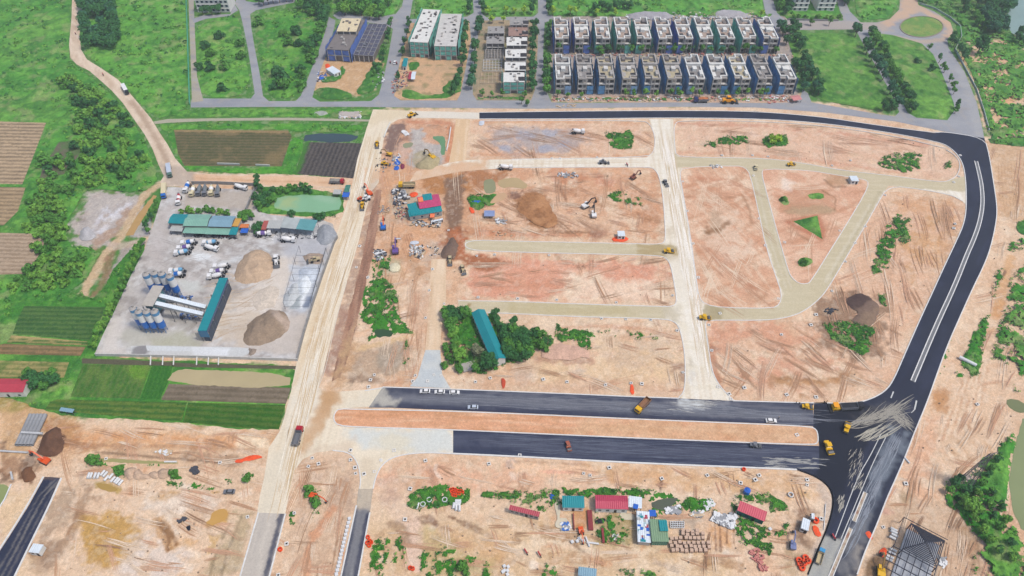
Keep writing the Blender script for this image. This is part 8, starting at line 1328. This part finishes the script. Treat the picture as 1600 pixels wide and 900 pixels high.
pipe(54, 681, 36, 2, 9, .5, PCX, 'pale pole lying across the long culvert pipes', None, 1.8, 'pole'); pipe(15, 706, 50, 3, 16, .4, PCX, 'long pale pole lying at the left edge', None, 0, 'pole'); pipe(19, 744, 3, 12, 4, .4, PCX, 'short white pole lying near the small pond', None, 0, 'pole')
for (x, y, dx, dy) in ((139, 744, 3, -8), (143, 744, 3, -8), (149, 744, 3, -8), (154, 744, 3, -8), (161, 740, 6, -7), (165, 742, 6, -7), (167, 748, 6, -7), (174, 745, 6, -7), (177, 750, 6, -7), (182, 751, 6, -7), (185, 753, 6, -7), (189, 755, 6, -7), (1396, 828, -8, -4), (1396, 832, -8, -4), (1397, 837, -8, -4), (1394, 841, -8, -4), (1395, 860, -8, -4), (1393, 865, -8, -4), (1390, 871, -8, -4), (1388, 875, -8, -4), (716, 783, 8, 0), (716, 786, 8, 0), (715, 789, 8, -1), (709, 791, 1, -7), (713, 794, 0, -7), (718, 795, 0, -7)): pipe(x, y, dx, dy, 2.4, .5, PWH, 'short white precast pipe section stacked with others on the soil', 'short precast pipe sections')
for (x, y, dx, dy, L, l) in ((918, 847, 2, 5, 4, 'upright of the two crossed white pipes'), (926, 849, 8, 1, 4.5, 'flat one of the two crossed white pipes'), (1417, 720, 7, 8, 2.8, 'white pipe lying beside the kerb of the black road'), (653, 791, 3, -8, 2.6, 'white pipe lying in the grass left of the pipe rings'), (267, 722, 18, 0, 5.0, 'white beam lying over the shallow green ditch')):
    pipe(x, y, dx, dy, L, .35, PWH, l + ' on the ground')
pipe(1511, 566, 24, 12, 7.5, .8, PWH, 'white riveted pipe lying on the green strip right of the road')
for (x, y) in ((661, 789), (671, 782), (695, 782), (1235, 774)): X, Y = G(x, y); o = MB().ring((0, 0, 0), 1.05, .8, .9).build('concrete_ring', PWH); o.location = (X, Y, 0); tag(o, 'upright white concrete ring standing on grass or soil', 'ring', 'upright concrete rings')
OR = M('orange_pipe', 238, 84, 44, rough=.5, var=.1)
def coils(pts, r, label, group):
    for i, (x, y) in enumerate(pts):
        X, Y = G(x, y); o = MB().ring((0, 0, 0), r, r * .45, .5).ring((0, 0, .5), r * .95, r * .5, .35).build('pipe_coil', OR); o.location = (X, Y, .02); tag(o, label, 'coil', group)
coils([(704, 766), (708, 765), (712, 766), (716, 768), (720, 768), (706, 770), (710, 771), (714, 772), (718, 773), (708, 775), (712, 776), (723, 770)], .7, 'orange pipe coil heaped on the green strip south of the boulevard', 'orange coils on the green strip'); coils([(1248, 876), (1258, 872), (1262, 877), (1250, 882), (1253, 888), (1256, 880)], 1.2, 'orange pipe coil in the heap beside the dusty asphalt', 'orange coils by the dusty asphalt'); coils([(1274, 814)], 1.3, 'single orange pipe coil beside the large white cabin', None); coils([(575, 840), (578, 846), (574, 849), (580, 848), (577, 853)], .8, 'orange pipe coil heaped on the kerb of the short southern street', 'orange coils by the short street'); coils([(438, 859)], .9, 'orange coil lying alone beside the southern haul road kerb', None); coils([(641, 888), (645, 889)], .8, 'orange coil at the lower end of the pale path', 'orange coils at the path end'); coils([(1162, 734)], .8, 'orange coil at the lower kerb of the boulevard', None)
def drape(pts, m, label, cat='tarpaulin', h=.4):
    o = sheet('tarpaulin', pts, .1, (0, 0, 0), [], m=m, step=.7, jit=.5, kind='thing', flat=False, sm=1, relief=lambda X, Y, d: np.minimum(d, 1) * h * (.4 + 1.2 * fbm(X, Y, 1.5, 3, 3)), label=label, cat=cat)
def junk(pts, cols, label, cat='scrap', n=40, s=1.0, hh=.5):
    P = GP(pts); A_ = np.array(P); b = MB(); k = 0; mi = []
    while k < n:
        x, y = q.uniform(A_[:, 0].min(), A_[:, 0].max()), q.uniform(A_[:, 1].min(), A_[:, 1].max())
        if not pip(P, np.array([x]), np.array([y]))[0]: continue
        a_, c_, z = q.uniform(.3, 1.2) * s, q.uniform(.15, .6) * s, q.uniform(.1, hh); b.box(x - a_, x + a_, y - c_, y + c_, 0, z + .05, q.uniform(0, 3.1)); mi += [k % len(cols)] * 6; k += 1
    o = b.build('scrap_pile', None); [o.data.materials.append(m) for m in cols]; o.data.polygons.foreach_set('material_index', mi); tag(o, label, cat); return o
JW, JG, JD, JB, JR, JT = M('junk_white', 232, 234, 236), M('junk_grey', 160, 162, 166), M('junk_dark', 74, 76, 84), M('junk_blue', 80, 120, 190), M('junk_pink', 200, 134, 126), M('junk_tan', 206, 184, 156)
OT = M('orange_sheet', 238, 98, 62, var=.25, scale=1); SV = M('silver_sheet', 206, 212, 222, var=.2, scale=1)
drape([(1372, 862), (1382, 855), (1387, 862), (1384, 870), (1376, 870)], OT, 'orange sheet heap right of the black road'); drape([(1352, 832), (1360, 830), (1364, 842), (1358, 842)], OT, 'orange sheet on the kerb of the black road'); drape([(365, 720), (385, 714), (402, 710), (412, 714), (400, 718), (370, 724)], OT, 'long orange netting strip beside the western haul lane', h=.2); drape([(984, 600), (988, 598), (991, 608), (990, 616), (985, 616)], OT, 'orange sheet strip at the upper kerb of the boulevard', h=.2); drape([(783, 592), (788, 591), (790, 606), (784, 608)], M('rust_sheet', 196, 84, 60), 'rusty red strip at the kerb below the farm shed', h=.3); drape([(1268, 822), (1276, 820), (1284, 838), (1276, 840)], OT, 'orange sheet lying below the single coil', h=.2); drape([(640, 302), (648, 299), (654, 302), (650, 308), (641, 308)], OT, 'orange netting above the camp sheds'); drape([(732, 324), (738, 324), (743, 332), (736, 334)], OT, 'orange netting right of the dark track'); drape([(955, 373), (966, 368), (982, 371), (980, 378), (960, 378)], OT, 'orange pipes round the white cabin by the cross road', h=.3)
drape([(735, 312), (742, 311), (754, 314), (750, 320), (738, 320)], BLUET, 'blue tarpaulin among the shrubs right of the dark track'); drape([(618, 250), (624, 250), (626, 258), (616, 258)], BLUET, 'upper blue tarpaulin in the clutter left of the mortar pit'); drape([(616, 260), (624, 259), (624, 266), (616, 266)], BLUET, 'lower blue tarpaulin in the clutter left of the mortar pit'); drape([(625, 257), (632, 256), (633, 263), (627, 265)], M('plum_sheet', 130, 50, 76), 'plum coloured tarpaulin in the clutter left of the mortar pit'); junk([(628, 205), (636, 204), (638, 211), (630, 212)], [JW], 'white sheets in the mortar pit', n=26); drape([(858, 771), (866, 771), (868, 780), (860, 781)], BLUET, 'blue tarpaulin left of the teal roofed office'); drape([(499, 118), (507, 116), (508, 124), (498, 125)], BLUET, 'blue tarpaulin left of the long white container'); drape([(507, 101), (514, 99), (517, 106), (510, 108)], OT, 'orange heap left of the long white container'); drape([(748, 190), (757, 188), (757, 195), (749, 197)], SV, 'white sheet at the corner of the northern black road')
junk([(876, 818), (885, 815), (892, 822), (888, 828), (878, 828)], [JW, JG, JB], 'silver sheets on the round concrete path', n=26); junk([(1040, 796), (1062, 790), (1061, 800), (1042, 802)], [JW, JG], 'silver sheet stack above the small concrete rings', n=60, s=1.1); drape([(930, 812), (944, 808), (948, 814), (942, 818), (930, 818)], PK, 'black tarpaulin pool below the wide red roofed office', h=.1); junk([(1079, 800), (1100, 800), (1098, 808), (1082, 808)], [JW, JT, JG], 'pale scrap heap right of the rings', n=60); junk([(1100, 785), (1112, 782), (1116, 790), (1104, 796)], [JW], 'white scrap scattered in the greenery', n=30); drape([(640, 377), (654, 376), (655, 382), (642, 382)], SV, 'white sheet at the top of the scrap patch'); junk([(648, 388), (660, 384), (664, 394), (658, 404), (648, 402)], [JW, JG, JD, JT], 'scrap patch of white and dark pieces in the clay ground', n=60, hh=.8); junk([(585, 392), (600, 390), (604, 402), (588, 408)], [JW, JG, JD], 'scrap heap beside the greenery left of the machine', n=50, hh=.8); junk([(612, 296), (630, 295), (640, 306), (634, 322), (616, 320)], [JD, JD, JG, JW], 'dark scrap and tyres left of the camp sheds', n=90, hh=1)
junk([(1118, 802), (1150, 806), (1148, 826), (1130, 822), (1110, 812)], [JW, JW, JG], 'white block wall panels stacked between greenery and red hut', 'panels', n=110, s=1.1, hh=1); junk([(1172, 862), (1184, 858), (1196, 874), (1188, 882), (1176, 874)], [JR], 'pink brick stacks in the lower middle right', 'bricks', n=34, s=.8, hh=1); junk([(1184, 884), (1198, 880), (1198, 892), (1188, 894)], [JR], 'small pink brick stack at the bottom', 'bricks', n=18, s=.8, hh=1); drape([(866, 776), (874, 775), (876, 812), (870, 812)], M('path_concrete', 214, 204, 182), 'narrow concrete path left of the teal roofed office', 'path', .02); drape([(866, 818), (874, 810), (886, 810), (890, 822), (880, 828), (870, 824)], M('path_concrete', 214, 204, 182), 'round concrete pad below the narrow path', 'pad', .02)
drape([(968, 806), (972, 800), (990, 804), (994, 812), (978, 814)], M('path_concrete', 214, 204, 182), 'curved concrete pad below the patched canopy', 'pad', .02); junk([(956, 838), (960, 832), (970, 836), (966, 845), (958, 844)], [JW, JT], 'round white heap of scrap on the grass', n=26, s=.7); junk([(1464, 870), (1478, 872), (1478, 886), (1468, 884)], [JW, JG], 'white sheets beside the black roof frame', n=22); junk([(296, 735), (306, 729), (312, 737), (304, 742)], [JD], 'dark slate square on the southwestern scrub', n=26, s=.9); junk([(242, 706), (250, 704), (270, 706), (262, 710), (244, 710)], [JW, JT], 'white debris along the western haul lane', n=26); drape([(290, 822), (298, 820), (298, 829), (291, 829)], PK, 'round black tarpaulin on pale soil in the southwest', 'tarpaulin', .1); junk([(278, 814), (290, 808), (291, 811), (280, 817)], [JD], 'black hose heap on pale soil in the southwest', n=20, s=.7); drape([(618, 372), (626, 372), (626, 374), (618, 374)], SV, 'thin white board beside the clay path')
for (P, cc, lb, n_, s_) in (([(590, 322), (612, 322), (606, 336), (588, 334)], [JT, JG], 'timber clutter between clay path and haul track', 30, .6), ([(645, 345), (690, 345), (690, 356), (640, 352)], [JD, JG, JT, JW], 'clutter of timber and scrap below the camp sheds', 60, .8), ([(615, 322), (636, 325), (634, 345), (618, 340)], [JT, JG, JD, JR], 'loose timber heap left of the teal roofed shed', 50, .7), ([(612, 245), (626, 240), (628, 256), (614, 262)], [JW, JG, JB, JT], 'camp clutter left of the mortar pit', 50, .7), ([(588, 245), (606, 248), (602, 270), (586, 268)], [JG, JT, JD], 'pipe clutter between haul road and mortar pit', 40, .6), ([(640, 380), (648, 384), (650, 402), (640, 400)], [JG, JW], 'grey slabs left of the scrap patch', 24, .8), ([(668, 385), (684, 384), (688, 398), (672, 400)], [JW, JT, JD], 'short white posts on the clay slope', 22, .6), ([(872, 270), (900, 270), (905, 278), (870, 277)], [JW, JG, JG], 'pale rubble below the upper cross road', 40, .8), ([(1110, 258), (1130, 258), (1130, 264), (1110, 264)], [JG, JW], 'grey slabs on the kerb of the khaki road', 22, .7),
    ([(770, 362), (800, 360), (800, 370), (772, 370)][:4], [JT], 'light timber strewn near the upper cross road', 14, .6), ([(776, 342), (790, 342), (790, 352), (774, 350)], [JW, JG], 'steel bars on pale soil below the slate tarpaulin', 24, .9), ([(868, 165), (900, 163), (900, 167), (868, 168)][:4], [JT], 'timber scraps at the street edge below the first villas', 20, .8), ([(860, 152), (1080, 152), (1080, 158), (860, 158)], [JR, JT, JG, JW], 'builders rubble in front of the left lower villas', 150, .9), ([(1080, 152), (1245, 152), (1240, 158), (1080, 158)], [JR, JG, JW, JT], 'builders rubble in front of the right lower villas', 110, .9), ([(1200, 150), (1235, 150), (1232, 160), (1200, 162)], [JW, JR], 'white and pink sacks beside the tarpaulin shelter', 40, 1), ([(865, 82), (1235, 84), (1240, 88), (865, 88)], [JG, JT, JR], 'builders rubble on the lane between the two villa rows', 160, 1), ([(975, 22), (1060, 20), (1180, 20), (1200, 28), (980, 30)], [JG, JW, JG, JT], 'grey demolition rubble behind the upper villas', 330, 1.6), ([(497, 112), (512, 112), (510, 128), (496, 128)], [JB, JW, JT, JD], 'camp clutter left of the long white container', 50, .8), ([(585, 115), (600, 112), (600, 130), (580, 140)], [JD, JG, JW], 'dark scrap along the street below the cobalt-netted block', 60, .9), ([(612, 128), (632, 124), (640, 134), (614, 146)], [JD, JG, JT, JR], 'scrap heap on the street corner below the small teal hut', 80, .9), ([(620, 110), (642, 112), (636, 126), (616, 124)], [JT, JD, JR], 'timber heap beside the red tarpaulin strip', 50, .9), ([(530, 174), (566, 174), (564, 185), (530, 185)], [JW, JT, JG], 'white rubble bags at the end of the northern green strip', 110, 1),
    ([(300, 372), (370, 374), (368, 370), (300, 369)], [JG, JW, JD], 'loose gear under the canopies of the long shed', 34, .7), ([(405, 362), (500, 366), (496, 372), (410, 376)], [JG, JD, JW], 'machine parts in front of the grey-roofed workshop', 80, .7), ([(285, 488), (310, 490), (306, 500), (280, 498)], [JD, JB, JG], 'dark machinery under the conveyor galleries', 60, 1), ([(262, 462), (300, 464), (296, 474), (262, 472)], [JD, JG, JB], 'machinery between tower and upper silos', 60, 1), ([(1290, 480), (1310, 484), (1300, 492), (1288, 488)], [JD], 'dark clods at the left of the dark soil heap', 30, .6)):
    junk(P, cc, lb, 'rubble', n_, s_, .7)
# maroon steel racks
for (cs, lb) in (([(918, 797), (926, 797), (926, 828), (919, 828)], 'tall maroon steel rack lying right of the teal roofed office'), ([(940, 825), (944, 825), (944, 848), (941, 848)], 'short maroon steel rack on the grass'), ([(896, 802), (897.5, 802), (897, 828), (895.5, 828)], 'single maroon steel beam lying on orange soil')): shed('steel_rack', cs, .6, lb, M('maroon_steel', 140, 62, 66), M('maroon_steel', 140, 62, 66), 0, 'flat', 0, cat='rack', over=.02)
# brick pallets
bp = MB().box(-.62, .62, -.6, .6, .15, 1.35).mesh('bricks'); bp.materials.append(M('tan_brick', 206, 178, 158, var=.15, scale=3)); bb = MB().box(-.66, .66, -.62, -.4, 0, .15).box(-.66, .66, .4, .62, 0, .15).mesh('pallet'); bb.materials.append(M('pallet_wood', 120, 92, 66))
q = random.Random(8)
for (x, y) in [(1067, 829), (1074, 830), (1082, 832), (1089, 829), (1098, 834), (1074, 836), (1082, 835), (1089, 834), (1067, 834)] + [(1050 + i * 7 + q.uniform(-1, 1), 841 + q.uniform(-1, 1)) for i in range(8)] + [(1048 + i * 7.2 + q.uniform(-1, 1), 848 + q.uniform(-1, 1)) for i in range(9)] + [(1050 + i * 7.2 + q.uniform(-1, 1), 854 + q.uniform(-1, 1)) for i in range(9)] + [(1051 + i * 7.4 + q.uniform(-1, 1), 860 + q.uniform(-1, 1)) for i in range(8)]:
    X, Y = G(x, y, .7); t = empty('brick_pallet', X, Y, q.uniform(-.1, .1)); tag(t, 'strapped tan brick pallet in the rows beside the teal store', 'pallet', 'tan brick pallets'); link('bricks', bp, None, t); link('pallet', bb, None, t)
rg_ = MB().ring((0, 0, 0), .55, .35, .5, 12).mesh('ring'); rg_.materials.append(PWH)
for j in range(3):
    for i in range(6): X, Y = G(1049 + i * 3.6, 817 + j * 3.4); o = link('small_ring', rg_); o.location = (X, Y, .02); tag(o, 'small white concrete ring in the rows above the brick pallets', 'ring', 'small concrete rings')
bl = MB().box(-.6, .6, -.6, .6, 0, .7).box(-.35, .35, -.35, .35, .7, .8).mesh('block'); bl.materials.append(PWH)
for (x, y) in [(546 - i * 1.45 + .3, 811 + i * 6.2) for i in range(15)]: X, Y = G(x, y); o = link('concrete_block', bl); o.location = (X, Y, 0); o.rotation_euler = (0, 0, .25); tag(o, 'white concrete block in the line along the short southern street', 'block', 'blocks along the short street')
for (x, y) in ((788, 885), (794, 886), (788, 892), (793, 892), (786, 894), (793, 898), (1203, 657 + 170), (905, 842), (911, 845), (902, 846), (894, 847)): X, Y = G(x, y); o = link('concrete_block', bl); o.location = (X, Y, 0); o.rotation_euler = (0, 0, .5); o.scale = (.9,) * 3; tag(o, 'loose white concrete block on bare soil in the south', 'block', 'loose blocks in the south')
# water tank, culvert box, white barrier
X, Y = G(1166, 770); t = empty('water_tank', X, Y); tag(t, 'round blue water tank above the tilted red hut', 'tank'); MB().cone((0, 0, .2), (0, 0, 2.2), 1.3, 1.3, 14).build('tank', PB, t); MB().cone((0, 0, 2.2), (0, 0, 2.6), 1.3, .3, 14).build('lid', BLUET, t)
wallrun([(704.5, 200), (702, 218), (698, 236)], 1.0, .5, PWH, 'barrier', 'white barrier along the right edge of the mortar pit', 'barrier'); wallrun([(610, 192), (605, 202), (600, 215)], .8, .6, M('bag_white', 226, 226, 220, var=.3, scale=2), 'sandbag_row', 'white sandbag line left of the dark trench', 'sandbags'); wallrun([(1290, 788), (1287, 828)], .3, .2, PWH, 'edge_beam', 'thin white edge beam beside the curved kerb', 'beam')
wallrun([(340, 257), (375, 258)], 1.2, .6, GREYR, 'screen', 'long pale screen below the brown field rows', 'screen'); wallrun([(400, 259), (422, 260)], 1.2, .6, GREYR, 'screen', 'short pale screen at the right of the brown field', 'screen')
wallrun([(18, 757), (8, 780), (-8, 805)], .5, .4, PWH, 'edge_beam', 'white edge beam along the small southwestern pond', 'beam')
# lamp-less poles and workers' clutter strewn on the plots, as loose stones
q = random.Random(12); b = MB()
for k in range(420):
    x, y = q.choice([(q.uniform(1060, 1500), q.uniform(190, 620)), (q.uniform(560, 1060), q.uniform(190, 600)), (q.uniform(430, 1300), q.uniform(720, 900)), (q.uniform(100, 400), q.uniform(700, 900)), (q.uniform(1440, 1600), q.uniform(240, 900))]); X, Y = G(x, y)
    if float(free(np.array([X]), np.array([Y]))[0]) < .9: continue
    s = q.uniform(.12, .45); b.cone((X, Y, -.1), (X + s * .3, Y, s), s, s * .5, 5)
tag(b.build('rubble', M('stone_rubble', 172, 152, 132, var=.4, scale=.05)), kind='stuff')

# workers round the paver
SK = [((0, 0, .92), .15), ((0, 0, 1.2), .16), ((0, 0, 1.42), .17), ((0, 0, 1.55), .07), ((.02, 0, 1.68), .11), ((0, .2, 1.42), .07), ((.05, .28, 1.15), .05), ((.2, .26, .95), .04), ((0, -.2, 1.42), .07), ((.05, -.28, 1.15), .05), ((.2, -.26, .95), .04), ((0, .1, .85), .1), ((.06, .12, .48), .07), ((0, .12, .06), .05), ((.16, .12, .03), .04), ((0, -.1, .85), .1), ((-.04, -.12, .48), .07), ((-.1, -.12, .06), .05), ((.06, -.12, .03), .04)]
pm = bpy.data.meshes.new('person'); pm.from_pydata([v for v, r in SK], [(0, 1), (1, 2), (2, 3), (3, 4), (2, 5), (5, 6), (6, 7), (2, 8), (8, 9), (9, 10), (0, 11), (11, 12), (12, 13), (13, 14), (0, 15), (15, 16), (16, 17), (17, 18)], [])
pm.materials.append(M('work_clothes', 52, 56, 74)); hm = MB().cone((.02, 0, 1.68), (.02, 0, 1.84), .15, .07, 10).mesh('helmet'); hm.materials.append(PY)
for i, (x, y, l) in enumerate(((1243, 631, 'first'), (1248, 632, 'second'), (1287, 630, 'third'), (1291, 629, 'fourth'), (1300, 646, 'fifth'), (1216, 655, 'sixth'))):
    X, Y = G(x, y); o = link('person', pm); o.location = (X, Y, .1); o.rotation_euler = (0, 0, i * 1.7); tag(o, 'person in dark clothes, %s from the left near the paver and kerb' % l if i < 4 else 'person in dark clothes standing %s' % ('just below the paver' if i == 4 else 'by the median near the white car'), 'person'); md = o.modifiers.new('skin', 'SKIN')
    if i == 0:
        pm.skin_vertices or bpy.context.view_layer.update()
        if pm.skin_vertices:
            for sv, (v, r) in zip(pm.skin_vertices[0].data, SK): sv.radius = (r, r)
            pm.skin_vertices[0].data[0].use_root = True
    o.modifiers.new('smooth', 'SUBSURF').levels = 1; link('helmet', hm, None, o)
